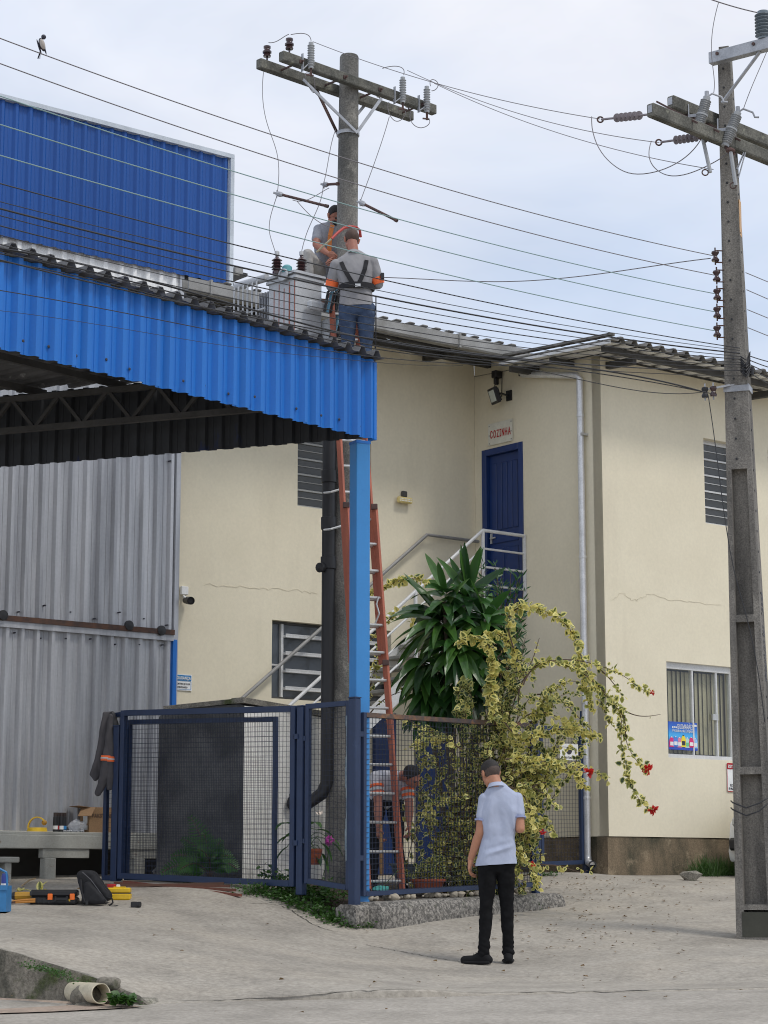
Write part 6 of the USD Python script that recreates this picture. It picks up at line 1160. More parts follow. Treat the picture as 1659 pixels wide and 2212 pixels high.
# variegated bougainvillea
bo = Thing('bougainvillea', 'sprawling variegated yellow and green bougainvillea with red flowers spilling over the fence', 'climbing plant', FR.pt(2.2, .15, 1.4))
fv, fd, fg, fr_, fp2 = Foliage(), Foliage(), Foliage(), Foliage(), Foliage(); canes = []
def cane(pts, dens=1.0, gold=.15, dark=.2, size=1.0, y=21.9, r=.008, spread=.05, n=None, y2=None):
    y2 = y if y2 is None else y2; k = len(pts); P = [at(px, py, lerp(y, y2, i / (k - 1)) + rng.normal(0, .02)) for i, (px, py) in enumerate(pts)]; L = sum(np.linalg.norm(np.diff(np.array(P), axis=0), axis=1)); n = max(8, int(L / .025)); Q = spline(P, n); canes.append(tube(Q, np.linspace(r, .0025, n), 5))
    for i in range(2, n):
        for j in range(rng.poisson(2.3 * dens)):
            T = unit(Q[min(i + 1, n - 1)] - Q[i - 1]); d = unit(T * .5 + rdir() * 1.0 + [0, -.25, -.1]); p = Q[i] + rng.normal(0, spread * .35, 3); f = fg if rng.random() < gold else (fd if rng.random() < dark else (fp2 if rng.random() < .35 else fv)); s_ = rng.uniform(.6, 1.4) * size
            f.add(small_leaf(p, d, unit(rdir() + [0, -.8, .8]), .060 * s_, .026 * s_, rng.uniform(.1, .5)))
    return Q
def flower(x, y, Y, s=1.0, n=26):
    c = at(x, y, Y)
    for k in range(n): d = rdir(); fr_.add(small_leaf(c + d * .028 * s * rng.random(), d, rdir(), .048 * s, .02 * s, .4))
cane([(985, 1388), (1010, 1378), (1040, 1378), (1058, 1402), (1064, 1450), (1060, 1490), (1064, 1530)], 2.2, .35, .05, 1.25, 21.75)
cane([(1040, 1378), (1080, 1372), (1105, 1395), (1115, 1430)], 1.6, .3, .1, 1.1, 21.9)
cane([(1110, 1400), (1130, 1312), (1165, 1316), (1205, 1335), (1232, 1362), (1252, 1405), (1262, 1455), (1268, 1490), (1280, 1528)], 1.7, .3, .08, 1.15, 21.7)
cane([(1120, 1500), (1170, 1435), (1230, 1425), (1300, 1440), (1350, 1462), (1385, 1488), (1408, 1498)], .85, .3, .2, .95, 21.6); flower(1410, 1496, 21.6, .55, 14)
cane([(1130, 1480), (1200, 1428), (1260, 1455), (1310, 1500), (1340, 1545), (1342, 1600), (1352, 1650), (1366, 1700), (1385, 1732), (1405, 1750)], .95, .12, .3, 1.1, 21.5); flower(1410, 1749, 21.5, 1.0, 34)
cane([(1290, 1480), (1330, 1525), (1350, 1560), (1352, 1595), (1366, 1630), (1382, 1650), (1394, 1658)], .8, .12, .35, 1.05, 21.45); flower(1400, 1662, 21.45, 1.0, 36)
cane([(1090, 1560), (1150, 1590), (1210, 1575), (1250, 1580), (1285, 1588)], 1.9, .4, .1, 1.1, 21.7)
cane([(1090, 1640), (1150, 1640), (1210, 1655), (1245, 1675), (1262, 1705)], 1.5, .45, .1, 1.0, 21.6)
cane([(1080, 1680), (1160, 1655), (1220, 1650), (1275, 1664), (1310, 1682)], 1.0, .3, .2, .95, 21.6); flower(1272, 1668, 21.55, .95, 30)
cane([(1100, 1700), (1140, 1740), (1150, 1775), (1168, 1795)], 1.5, .45, .1, 1.0, 21.5); flower(1172, 1799, 21.45, .7, 18)
cane([(1090, 1800), (1120, 1840), (1140, 1860), (1158, 1890), (1160, 1915)], 1.6, .35, .1, 1.0, 21.6); flower(1152, 1867, 21.5, .6, 14)
cane([(1140, 1860), (1180, 1868), (1215, 1872), (1245, 1882), (1270, 1880)], .45, .4, .1, .9, 21.8)
cane([(1335, 1520), (1355, 1538), (1385, 1547), (1410, 1546), (1427, 1543)], .12, .2, .2, .8, 21.6)
cane([(1130, 1460), (1152, 1420), (1160, 1395), (1165, 1378)], .35, .9, .0, .9, 21.8)
cane([(1075, 1420), (1100, 1370), (1105, 1340), (1112, 1318)], .6, .8, .0, 1.0, 21.9)
cane([(790, 1293), (815, 1275), (845, 1262), (880, 1250), (915, 1255), (945, 1262)], 1.6, .35, .05, 1.1, 23.3)
cane([(800, 1380), (835, 1345), (870, 1320), (890, 1340)], .9, .3, .1, 1.0, 23.2); cane([(792, 1520), (800, 1480), (812, 1440), (820, 1400)], 1.4, .3, .1, 1.1, 23.0); cane([(800, 1540), (850, 1500), (900, 1490)], .4, .3, .2, .9, 22.9)
cane([(1120, 1560), (1180, 1540), (1230, 1560), (1265, 1570)], 1.2, .25, .2, 1.0, 21.9); cane([(1120, 1690), (1150, 1700), (1180, 1720), (1205, 1745)], 1.0, .2, .2, 1.0, 21.6); cane([(1120, 1740), (1160, 1760), (1190, 1790), (1200, 1800)], .8, .2, .3, 1.0, 21.7); cane([(1150, 1700), (1180, 1690), (1215, 1700)], .8, .2, .3, 1.0, 21.6)
cane([(1160, 1500), (1220, 1520), (1270, 1570), (1300, 1590)], .7, .2, .4, .9, 21.9); cane([(1230, 1430), (1280, 1470), (1300, 1520), (1325, 1570)], 1.0, .2, .3, 1.0, 21.6); cane([(1290, 1440), (1320, 1470), (1345, 1505)], .8, .2, .2, .9, 21.6)
cane([(830, 1560), (870, 1552), (905, 1570), (930, 1600)], .8, .1, .3, 1.0, 22.2); cane([(1000, 1850), (930, 1780), (905, 1700), (915, 1640)], .7, .15, .4, 1.0, 22.2); cane([(1010, 1860), (920, 1850), (885, 1800), (880, 1740)], .6, .2, .4, 1.0, 22.0); cane([(1000, 1620), (930, 1600), (885, 1618)], 1.3, .35, .1, 1.0, 21.5); cane([(1020, 1720), (960, 1730), (915, 1760), (900, 1800)], .9, .2, .3, 1.0, 21.6)
# the body of the plant: many canes from the root, thinning towards its outline
base_px = [(1000, 1890), (1060, 1880), (1100, 1870), (960, 1880)]
outline = [(940, 1560), (1010, 1480), (1080, 1460), (1130, 1440), (1180, 1470), (1230, 1500), (1250, 1570), (1220, 1640), (1200, 1680), (1170, 1730), (1150, 1780), (1130, 1830), (1100, 1870), (915, 1720), (930, 1800), (925, 1600)]
for k in range(135):
    bx, by = base_px[k % 4]; ox, oy = outline[k % len(outline)]
    if ox < 960 and rng.random() < .6: continue
    t = rng.uniform(.55, 1.02); ex, ey = bx + (ox - bx) * t + rng.normal(0, 14), by + (oy - by) * t + rng.normal(0, 14); y1 = rng.uniform(21.6, 22.5); mx_, my = lerp(bx, ex, .5) + rng.normal(0, 25), lerp(by, ey, .55) - 25 + rng.normal(0, 25)
    out_ = y1 < 21.95; cane([(bx, by), (mx_, my), (ex, ey), (ex + (ex - mx_) * .18 + rng.normal(0, 8), ey + 12 + rng.normal(0, 8))], .62, .12 if out_ else .04, .35 if out_ else .75, rng.uniform(.85, 1.1), y=22.15, y2=y1, r=.007)
for nm, f, mt in (('foliage', fv, M_vine), ('shaded_foliage', fd, M_vinedark), ('plain_foliage', fp2, M_vineplain), ('golden_foliage', fg, M_vinegold), ('red_flowers', fr_, M_bract)):
    m, st = f.mesh(); bo.part(nm, m, mt, uv=st, kind='stuff')
bo.part('canes', cat(canes), M_stem, kind='stuff'); NLEAF = fv.n
for k in range(4): q = at(*base_px[k], 22.2); bo.part('trunk', tube(spline([[q[0], q[1], 1.35], q + [.03, 0, .1], at(base_px[k][0] + 20, 1720, 22.2)], 8), np.linspace(.03, .016, 8), 8), M_stem, smooth=50)

# fern behind the gate
cF = at(455, 1895, 21.95); fe = Thing('fern', 'green fern growing against the black mouldy wall behind the gate', 'fern', cF)
for k, (tx, ty, ln) in enumerate(((412, 1765, 1), (395, 1812, 1), (372, 1850, .8), (440, 1800, 1), (478, 1815, 1), (500, 1850, .9), (350, 1885, .8), (430, 1835, .9), (512, 1878, .8), (388, 1880, .8), (465, 1850, .8))):
    tip = at(tx, ty, 21.95 + rng.uniform(-.25, .12)); mid_ = lerp(cF, tip, .55) + [0, -.02, .10]; Q = spline([cF, mid_, tip], 20); f = Foliage()
    for i in range(3, 20):
        T = unit(Q[min(i + 1, 19)] - Q[i - 1]); L = .13 * math.sin(math.pi * (.15 + .85 * i / 20)) + .02
        for s in (-1, 1):
            sd = unit(np.cross(T, [0, -1, .5])) * s; f.add(small_leaf(Q[i], unit(sd + T * .45 + [0, 0, -.15]), [0, -1, .6], L, .011, .1))
    m, st = f.mesh(); fp_ = fe.part('frond', m, M_fern, uv=st); fe.part('rachis', tube(Q, .0035, 5), M_stem, parent=fp_)
# pots and weeds
def pot(c, r, h, mt, label, name='flower_pot'):
    t = Thing(name, label, 'flower pot', c); t.part('body', lathe([(0, 0), (r * .7, 0), (r * .92, h * .8), (r * .92, h * .82), (r, h * .82), (r, h), (r * .88, h), (r * .85, h * .85), (0, h * .84)], c, n=24), mt, smooth=40); t.part('soil', lathe([(0, h * .85), (r * .84, h * .86), (0, h * .88)], c, n=16), M_soil); return t
M_terra = mat('terracotta', (.36, .095, .045), (.28, .075, .04), scale=8, rough=.85)
p1c = at(680, 1868, 21.2); t = pot(p1c, .075, .16, M_terra, 'round terracotta pot behind the narrow mesh panel')
p2c = at(655, 1868, 21.35); pot(p2c, .11, .14, mat('brick_red_pot', (.30, .07, .04), (.24, .06, .035), rough=.8), 'wide brick red pot half hidden behind the gate post')
lil = Thing('lily_plant', 'potted leafy plant with drooping leaves and a white bud behind the gate post', 'plant', p2c + [0, 0, .12])
for k, (tx, ty) in enumerate(((622, 1770), (618, 1800), (610, 1830), (640, 1790), (690, 1785), (712, 1800), (700, 1820), (648, 1840), (682, 1830), (722, 1815), (632, 1850), (675, 1770), (665, 1800), (700, 1845))):
    c = p2c + [rng.uniform(-.03, .1), 0, .13]; tip = at(tx, ty, 21.3 + rng.uniform(-.15, .1)); st_ = spline([c, lerp(c, tip, .6) + [0, 0, .08], lerp(c, tip, .85)], 6); lil.part('stalk', tube(st_, .004, 5), M_weed); d = unit(tip - st_[-2]); V, F, ST = blade(st_[-1], d, .22, .04, 1.4, fold=.3); lil.part('leaf', trimesh.Trimesh(V, F, process=False), M_drac[k % 2], uv=ST)
fo = Foliage(); c = at(692, 1760, 21.2)
for k in range(5): fo.add(small_leaf(c, unit(rdir() + [0, 0, .6]), rdir(), .06, .02))
m, st = fo.mesh(); lil.part('white_bud', m, flat('white_petal', (.7, .6, .5)))
fo = Foliage(); c = at(713, 1816, 21.1)
for k in range(30): d = rdir(); fo.add(small_leaf(c + d * .02, d, rdir(), .04, .02))
pk_ = Thing('pink_flower', 'single bright pink flower head behind the narrow mesh panel', 'flower', c); m, st = fo.mesh(); pk_.part('petals', m, M_pink, uv=st); pk_.part('stalk', tube([c, c + [-.03, .05, -.2], c + [-.08, .1, -.38]], .004, 5), M_weed)
bc_ = at(925, 1922, 21.75); bp_ = Thing('terracotta_bowl', 'wide shallow terracotta bowl planted behind the kerb fence', 'planter', bc_); m = lathe([(0, 0), (.13, 0), (.17, .085), (.185, .085), (.185, .11), (.16, .11), (.15, .09), (0, .09)], bc_, n=24); bp_.part('body', m, M_terra, smooth=40)
fo = Foliage()
for k in range(160): q = bc_ + np.array([rng.normal(0, .09), rng.normal(0, .06), .1 + abs(rng.normal(0, .1))]); fo.add(small_leaf(q, unit(rdir() + [0, 0, .8]), rdir(), .06, .022))
m, st = fo.mesh(); bp_.part('foliage', m, M_vinedark, uv=st, kind='stuff')
tl = Thing('teal_net_bundle', 'crumpled teal net bundle at the foot of the ladder', 'net', at(822, 1925, 21.3)); m = rock(at(822, 1922, 21.3), .09, 5, .45); m = m.subdivide(); m.vertices += (meshkit.noise(m.vertices * 45)[:, None] - .5) * .035; tl.part('net', m, flat('teal_net', (.07, .33, .30), rough=.8)); tl.part('strand', tube([at(828, 1915, 21.3), at(845, 1895, 21.4), at(862, 1878, 21.5)], .004, 5), M_weed)
tb = Thing('grey_tub', 'dark grey plastic tub on the ground behind the ladder', 'tub', at(880, 1920, 22.3)); c = at(885, 1905, 22.3); tb.part('body', lathe([(0, 0), (.14, 0), (.2, .17), (.215, .17), (.215, .19), (.19, .19), (.13, .02), (0, .02)], c, n=24), flat('grey_tub', (.10, .12, .13)), smooth=40)
def weeds(name, label, region, n, h, mt, seed, grass=.3, cat_='weeds', sz=.035):
    f = Foliage(); r2 = np.random.default_rng(seed)
    for k in range(n):
        x, y = region(r2); z = g1(x, y); c = np.array([x, y, z])
        if r2.random() < grass:
            for j in range(4): V, F, ST = blade(c + r2.normal(0, .015, 3) * [1, 1, 0], unit(np.array([r2.normal(0, .4), r2.normal(0, .4), 1])), h * r2.uniform(.6, 1.4), .003, .9, seg=3); f.add((V, F, ST))
        else:
            hh = h * r2.uniform(.3, 1.0)
            for j in range(7): f.add(small_leaf(c + [r2.normal(0, .03), r2.normal(0, .03), hh * r2.random()], unit(np.array([r2.normal(0, 1), r2.normal(0, 1) - .3, r2.uniform(-.1, .8)])), unit(rng.normal(0, .5, 3) + [0, -.3, 1]), sz * r2.uniform(.6, 1.4), sz * .38, .2))
    m, st = f.mesh(); single(name, label, cat_, m, mt, kind='stuff', uv=st)
def strip(pts, w):
    P = [at(px, py, Y) for px, py, Y in pts]
    def f(r): i = r.integers(0, len(P) - 1); t = r.random(); q = lerp(P[i], P[i + 1], t); return q[0] + r.normal(0, w), q[1] + r.normal(0, w)
    return f
weeds('weeds', 'low green weeds at the foot of the gate and corner post', strip([(535, 1925, 21.0), (600, 1935, 20.85), (660, 1945, 20.6), (705, 1955, 20.45), (735, 1970, 20.3)], .07), 230, .12, M_weed, 3, grass=.15)
weeds('weeds', 'green weeds growing under the narrow mesh panel', strip([(580, 1900, 21.25), (640, 1895, 21.1), (700, 1900, 20.95), (725, 1905, 20.85)], .12), 170, .26, M_weed, 4, grass=.1, sz=.05)
weeds('grass', 'dark grass clump at the foot of the front wall plinth', strip([(1515, 1887, 26.6), (1545, 1888, 26.9), (1600, 1888, 27.1)], .1), 260, .25, M_weed, 5, grass=1.0)
weeds('weeds', 'tuft of weeds against the right end of the fence kerb', strip([(1130, 1960, 22.2), (1150, 1950, 22.4)], .05), 40, .1, M_weed, 6)
weeds('weeds', 'tiny grass tuft at the kerb beside the pedestrian gate', strip([(1165, 1885, 25.3), (1195, 1884, 25.4)], .05), 25, .06, M_weed, 7, grass=.7)
weeds('weeds', 'small leafy weed beside the mouth of the drain pipe', strip([(256, 2172, 14.98), (270, 2168, 15.0)], .025), 18, .07, M_weed, 8, grass=.0, sz=.06)
weeds('moss', 'moss and tiny weeds along the face of the driveway kerb', strip([(60, 2148, 15.45), (110, 2160, 15.3), (160, 2170, 15.15)], .02), 60, .05, M_weed, 9, grass=.1, sz=.02)
weeds('weeds', 'small weeds on the rough kerb below the corner post', strip([(745, 1985, 20.2), (800, 1992, 20.3)], .03), 30, .06, M_weed, 10)
# fallen leaves and specks scattered on the concrete
f = Foliage(); r2 = np.random.default_rng(11)
for k in range(520):
    if k < 400: px, py = r2.normal(1250, 150), 1905 + abs(r2.normal(0, 75))
    else: px, py = r2.uniform(0, 1659), r2.uniform(1930, 2205)
    yy = 26.0 - (py - 1890) * .052 if py < 2000 else 20.3 - (py - 2000) * .029; q = at(px, py, max(14.2, yy)); z = g1(q[0], q[1]) if q[1] > joint(q[0]) else float(street(q[0], q[1])); s = r2.uniform(.4, 1.1) * (1 if k < 440 else .4)
    a = r2.uniform(0, 6.28); f.add(small_leaf(np.array([q[0], q[1], z + .012]), np.array([math.cos(a), math.sin(a), r2.uniform(-.05, .25)]), unit(np.array([r2.normal(0, .35), r2.normal(0, .35), 1])), .046 * s, .016 * s, .5))
m, st = f.mesh(); single('fallen_leaves', 'dry brown and yellow leaves scattered over the concrete driveway', 'leaves', m, leafmat('dry_leaf', (.16, .10, .04), (.46, .36, .13), .1), kind='stuff', uv=st)

# ---------------------------------------------------------------- things lying about
def place(px, py, Y): q = at(px, py, Y); q[2] = g1(q[0], q[1]); return q
M_yellow = flat('tool_yellow', (.66, .42, .015), rough=.4); M_ore = flat('latch_orange', (.80, .16, .02), rough=.4)
FT = Frame(place(62, 1955, 19.9)[:2], 86); z = g1(*FT.o) + .004
tc = Thing('tool_case', 'black plastic tool case with two orange latches on the driveway', 'tool case', [*FT.o, z]); wd = FT.hit(166, 1955)[0]
tc.part('lower_shell', FT.to(box(0, wd, 0, .36, z, z + .065, .018)), M_black); tc.part('upper_shell', FT.to(box(.004, wd - .004, .005, .355, z + .067, z + .135, .02)), M_black)
for f_ in (.44, .9): tc.part('latch', FT.to(box(wd * f_ - .023, wd * f_ + .023, -.014, .002, z + .04, z + .098, .005)), M_ore)
tc.part('handle', FT.to(cat(bar((wd * .55, -.02, z + .05), (wd * .8, -.02, z + .05), .022), box(wd * .54, wd * .57, -.03, .01, z + .03, z + .075), box(wd * .78, wd * .81, -.03, .01, z + .03, z + .075))), M_black)
for k in range(4): tc.part('rib', FT.to(box(.03 + .05 * k, .045 + .05 * k, -.005, .01, z + .01, z + .06)), M_black)
tc.part('tag', FT.to(box(wd * .83, wd * .86, -.006, .002, z + .028, z + .05)), M_yellow)
bk = Thing('backpack', 'black backpack slumped on its side beside the tool case', 'backpack', place(205, 1957, 19.95)); B0 = place(205, 1957, 19.95); zb_ = B0[2]
ht = [at(x, y, 20.05) for x, y in ((172, 1884), (183, 1878), (196, 1884), (232, 1936), (238, 1950), (178, 1950))]
main = union([hull((ht[0] + [.02, 0, -.03], .045), (ht[2] + [0, 0, -.03], .045), (ht[3] + [-.02, 0, 0], .05), (ht[5] + [.05, 0, .03], .06)), hull((ht[0] + [.02, .12, -.03], .05), (ht[2] + [0, .12, -.03], .045), (ht[3] + [-.03, .1, 0], .05), (ht[5] + [.05, .12, .03], .06))])
M_nylon = mat('black_nylon', (.013, .013, .015), (.02, .02, .022), scale=20, rough=.75, spec=.3)
bk.part('body', wrinkle(smooth(union([hull((ht[0] + [.02, y, -.03], .045), (ht[2] + [0, y, -.03], .045), (ht[3] + [-.02, y, 0], .05), (ht[5] + [.05, y, .03], .055)) for y in (0, .12)] + [hull(*[(h + [.0, y, 0], .04) for h in (ht[0] + [.02, 0, -.03], ht[3] + [-.02, 0, 0], ht[5] + [.05, 0, .03]) for y in (0, .12)])]), .015, 6), .02, (12, 12, 12), 6), M_nylon, smooth=True)
bk.part('front_pocket', wrinkle(smooth(hull((at(190, 1912, 19.95), .035), (at(185, 1945, 19.94), .04), (at(220, 1945, 19.94), .04)), .012, 5), .01), M_nylon, smooth=True)
bk.part('zip', tube([at(178, 1884, 19.97), at(196, 1900, 19.95), at(218, 1930, 19.95), at(232, 1948, 19.97)], .005, 5), flat('zip_grey', (.05, .05, .055)))
bk.part('shoulder_strap', tube([at(174, 1900, 19.97), at(176, 1925, 19.93), at(183, 1950, 19.9)], .012, 6), M_strap); bk.part('grab_loop', tube([at(231, 1938, 19.98), at(242, 1941, 19.97), at(244, 1950, 19.97), at(236, 1956, 19.97)], .008, 6), M_strap)
bk.part('buckle', box(*sum([[at(188, 1950, 19.88)[i] - (.012, .01, .02)[i], at(188, 1950, 19.88)[i] + (.012, .01, .02)[i]] for i in range(3)], [])), M_black); bk.part('strap_end', bar(place(235, 1955, 19.95) + [0, 0, .012], place(254, 1956, 19.9) + [0, 0, .012], .02, .006), M_strap)
F2 = Frame(place(243, 1948, 20.35)[:2], 88); z = g1(*F2.o) + .003; wd = F2.hit(281, 1948)[0]
yc = Thing('yellow_case', 'small bright yellow plastic case behind the backpack', 'case', [*F2.o, z]); yc.part('lower_shell', F2.to(box(-.06, wd, 0, .2, z, z + .06, .01)), M_yellow); yc.part('upper_shell', F2.to(box(-.056, wd - .004, .004, .196, z + .064, z + .115, .012)), M_yellow); yc.part('seam', F2.to(box(-.05, wd - .006, .006, .19, z + .058, z + .066)), M_ink); yc.part('lid_boss', F2.to(box(0, wd - .05, .03, .12, z + .113, z + .125, .006)), M_yellow)
pk2 = Thing('red_packet', 'red and white paper packets lying on the yellow case', 'packet', F2.pt(0, .1, z + .125)); pk2.part('packet', F2.to(box(-.06, .02, .05, .15, z + .117, z + .15, .006)), M_red); pk2.part('packet', F2.to(box(.025, .06, .06, .13, z + .117, z + .145, .006)), M_paper)
q = place(32, 1940, 20.1); yt = Thing('yellow_torch', 'yellow and black hand tool lying left of the tool case', 'tool', q); yt.part('barrel', lathe([(0, 0), (.035, 0), (.038, .02), (.038, .16), (.03, .2), (0, .2)], q + [.0, 0, .06], q + [1, .1, .06], 8), flat('ochre_plastic', (.42, .22, .02)), smooth=30); yt.part('nose', lathe([(0, 0), (.03, 0), (.04, .03), (0, .03)], q + [-.03, 0, .06], q + [1, .1, .06], 8), M_black)
q = place(20, 1956, 19.85); pl2 = Thing('long_pliers', 'orange handled long pliers on the ground beside the tool case', 'pliers', q)
for k in range(2): pl2.part('handle', tube([q + [.03, 0, .02 + .012 * k], q + [.12, .01, .025 + .018 * k], q + [.24, .02, .03 + .02 * k]], .012, 6), flat(f'orange_grip_{k}', (.40, .17, .03)), smooth=50)
pl2.part('jaw', cat(bar(q + [-.03, 0, .015], q + [.05, 0, .018], .02, .014), bar(q + [-.03, .02, .012], q + [.05, 0, .02], .016, .012)), M_rust); pl2.part('pivot', lathe([(0, 0), (.02, 0), (.02, .02), (0, .02)], q + [.04, 0, .012], n=10), M_rust)
q = place(-12, 1985, 18.9); cd_ = Thing('blue_tool_caddy', 'blue plastic tool caddy cut by the left edge of the driveway', 'tool caddy', q); CB = flat('caddy_blue', (.03, .17, .38))
cd_.part('tray', cat(box(q[0] - .2, q[0] + .1, q[1], q[1] + .012, q[2], q[2] + .24), box(q[0] - .2, q[0] + .1, q[1] + .25, q[1] + .262, q[2], q[2] + .24), box(q[0] + .088, q[0] + .1, q[1] + .012, q[1] + .25, q[2], q[2] + .24), box(q[0] - .2, q[0] - .188, q[1] + .012, q[1] + .25, q[2], q[2] + .24), box(q[0] - .2, q[0] + .1, q[1], q[1] + .262, q[2] - .0, q[2] + .01)), CB); cd_.part('rim', box(q[0] - .21, q[0] + .108, q[1] - .01, q[1] - .0005, q[2] + .2, q[2] + .245), CB); cd_.part('handle', tube([q + [.08, .13, .24], q + [.07, .13, .36], q + [-.05, .13, .42], q + [-.17, .13, .36]], .012, 6), CB)
c2 = Thing('spray_can', 'blue and white printed spray can standing in the caddy', 'can', q + [.06, .15, .01]); c2.part('can', lathe([(0, 0), (.032, 0), (.032, .2), (.024, .23), (0, .23)], q + [.055, .15, .12], n=16), flat('can_blue', (.03, .05, .25)), smooth=40); c2.part('label', lathe([(.0325, .04), (.0335, .04), (.0335, .14), (.0325, .14)], q + [.055, .15, .12], n=16), M_paper)
q = place(293, 1955, 19.9); bx_ = Thing('black_fitting', 'little black metal fitting lying alone on the concrete', 'fitting', q); bx_.part('body', cat(box(q[0] - .045, q[0] + .02, q[1] - .02, q[1] + .02, q[2], q[2] + .055, .008)), M_black); bx_.part('bore', lathe([(.012, 0), (.026, 0), (.026, .03), (.012, .03)], q + [.018, 0, .028], q + [1, -.3, .028], 12), M_black)
st_ = Thing('twig', 'pale broken twig with two green leaves on the concrete', 'twig', place(50, 1905, 21.5)); A, B = place(48, 1905, 21.6), place(76, 1893, 22.6); st_.part('stick', tube([A + [0, 0, .02], lerp(A, B, .5) + [0, 0, .04], B + [0, 0, .03]], .008, 6), flat('peeled_wood', (.40, .28, .15))); 
for (px, py) in ((45, 1910), (86, 1912)):
    c = place(px, py, 21.0) + [0, 0, .015]
    for k in range(3): V, F, ST = blade(c, unit(rdir() * [1, 1, .3] + [0, 0, .5]), .13, .035, .9, fold=.3); st_.part('leaf', trimesh.Trimesh(V, F, process=False), M_vinegold if k else M_vine, uv=ST)
for k in range(4):
    A, B = place(268 - 20 * k, 1907 + 3 * k, 21.9 - .2 * k), place(520 - 12 * k, 1936 - 7 * k, 20.7 + .22 * k); single('steel_bar', ('longest rust brown steel bar lying below the gate', 'second rust brown bar in the row below the gate', 'third rust brown bar in the row below the gate', 'rust brown bar nearest the gate')[k], 'bar', bar(A + [0, 0, .022], B + [0, 0, .026], .035, .025), flat(f'rust_bar_{k}', (.17 - .02 * k, .055, .035), rough=.8), group='steel bars')
# on the dock
dz_ = 2.086
def dk(px, dy=-.45): a, _ = FC.hit(px, 1800, dy); return FC.pt(a, dy, dz_)
q = dk(80); vs_ = Thing('yellow_visor', 'yellow helmet headband with face guard on the dock edge', 'helmet', q); 
vs_.part('rim', lathe([(.105, 0), (.115, 0), (.105, .045), (.095, .045)], q, n=24), M_yellow, smooth=40); th_ = np.linspace(0, math.pi, 14); vs_.part('crown_band', cat(*[bar(q + [-.1 * math.cos(a), .0, .04 + .12 * math.sin(a)], q + [-.1 * math.cos(b), .0, .04 + .12 * math.sin(b)], .075, .012, up=(0, 0, 1) if abs(math.sin((a + b) / 2)) > .7 else (1, 0, 0)) for a, b in zip(th_[:-1], th_[1:]) if a < 2.3]), M_yellow); vs_.part('knob', ell(q + [.08, -.02, .1], (.03, .02, .03)), flat('amber_knob', (.35, .18, .02)))
for k in range(4):
    q = dk(119 + 6.3 * k, -.42 + .02 * (k % 2)); c = Thing('spray_can', ('leftmost of four dark spray cans on the dock', 'second of four dark spray cans on the dock', 'third of four dark spray cans on the dock', 'dark spray can nearest the cardboard box')[k], 'can', q, 'spray cans on the dock'); c.part('can', lathe([(0, 0), (.026, 0), (.027, .006), (.027, .16), (.023, .175), (0, .175)], q, n=16), M_black, smooth=40); c.part('cap', lathe([(0, .176), (.024, .176), (.024, .215), (0, .217)], q, n=16), flat(f'brown_cap_{k}', (.035, .022, .018)), smooth=40); c.part('label', lathe([(.0273, .03), (.0282, .03), (.0282, .07), (.0273, .07)], q, n=16), (M_paper, M_red, M_paper, M_signblue)[k])
q = dk(165, -.45); pb = Thing('plastic_bag', 'crumpled clear plastic bag on the dock beside the box', 'bag', q); m = rock(q + [0, 0, .06], .1, 9, .8).subdivide(); m.vertices += (meshkit.noise(m.vertices * 30)[:, None] - .5) * .06; m.vertices[:, 2] = np.maximum(m.vertices[:, 2], dz_ + .003)
pb.part('film', m, usdkit.material(stage, '/World/Looks/clear_film', {'t': ('transparent_bsdf', {'color': (.95, .95, .95)}), 'g': ('principled_bsdf', {'base_color': (.75, .76, .78), 'roughness': .15}), 'x': ('mix_closure', {'fac': .35})}, [('t.BSDF', 'x.closure1'), ('g.BSDF', 'x.closure2')], surface='x.closure'))
q = dk(158, -.5); single('small_parts', 'loose fittings spilled on the dock edge', 'fittings', cat(*[rock(q + [rng.uniform(-.12, .12), rng.uniform(-.03, .03), .012], .014, k) for k in range(16)]), M_galvst, kind='stuff')
M_card = mat('cardboard', (.30, .185, .095), (.26, .155, .08), scale=3, rough=.9); FBx = Frame(dk(193, -.5)[:2], 62); q = FBx.pt(0, 0, dz_); hb = .28; wb = FBx.hit(247, 1790)[0]
cb = Thing('cardboard_box', 'open brown cardboard box with white labels on the dock', 'cardboard box', q); th = .006
cb.part('front', FBx.to(box(0, wb, 0, th, dz_, dz_ + hb)), M_card); cb.part('back', FBx.to(box(0, wb, .3, .3 + th, dz_, dz_ + hb)), M_card); cb.part('side', FBx.to(box(-th, 0, 0, .3, dz_, dz_ + hb)), M_card); cb.part('side', FBx.to(box(wb, wb + th, 0, .3, dz_, dz_ + hb)), M_card); cb.part('base', FBx.to(box(0, wb, th, .3, dz_, dz_ + th)), M_card)
cb.part('flap', FBx.to(bar((wb / 2, .0, dz_ + hb), (wb / 2, .13, dz_ + hb - .06), wb, .005)), M_card); cb.part('flap', FBx.to(bar((0, .15, dz_ + hb), (-.14, .15, dz_ + hb + .015), .3, .005)), M_card); cb.part('flap', FBx.to(bar((-.005, .02, dz_ + hb), (-.09, -.08, dz_ + hb - .1), .16, .005)), M_card)
cb.part('lettering', on_wall(FBx, text('PAKSTONE', .04, True), wb * .5, dz_ + hb * .6, -.001, width=wb * .82), flat('faded_ink', (.10, .06, .04)))
FBs = Frame(FBx.pt(-th, 0, 0)[:2], 62 + 90 - 180 + 180); side = lambda u, v, z0, z1, d=.001: FBx.to(box(-th - d, -th, u, v, z0, z1))
cb.part('label', side(.06, .2, dz_ + .1, dz_ + .2), M_paper); cb.part('label', side(.05, .2, dz_ + .03, dz_ + .08), M_paper); cb.part('label', side(.1, .18, dz_ + .22, dz_ + .25), flat('label_yellow', (.5, .38, .05)))
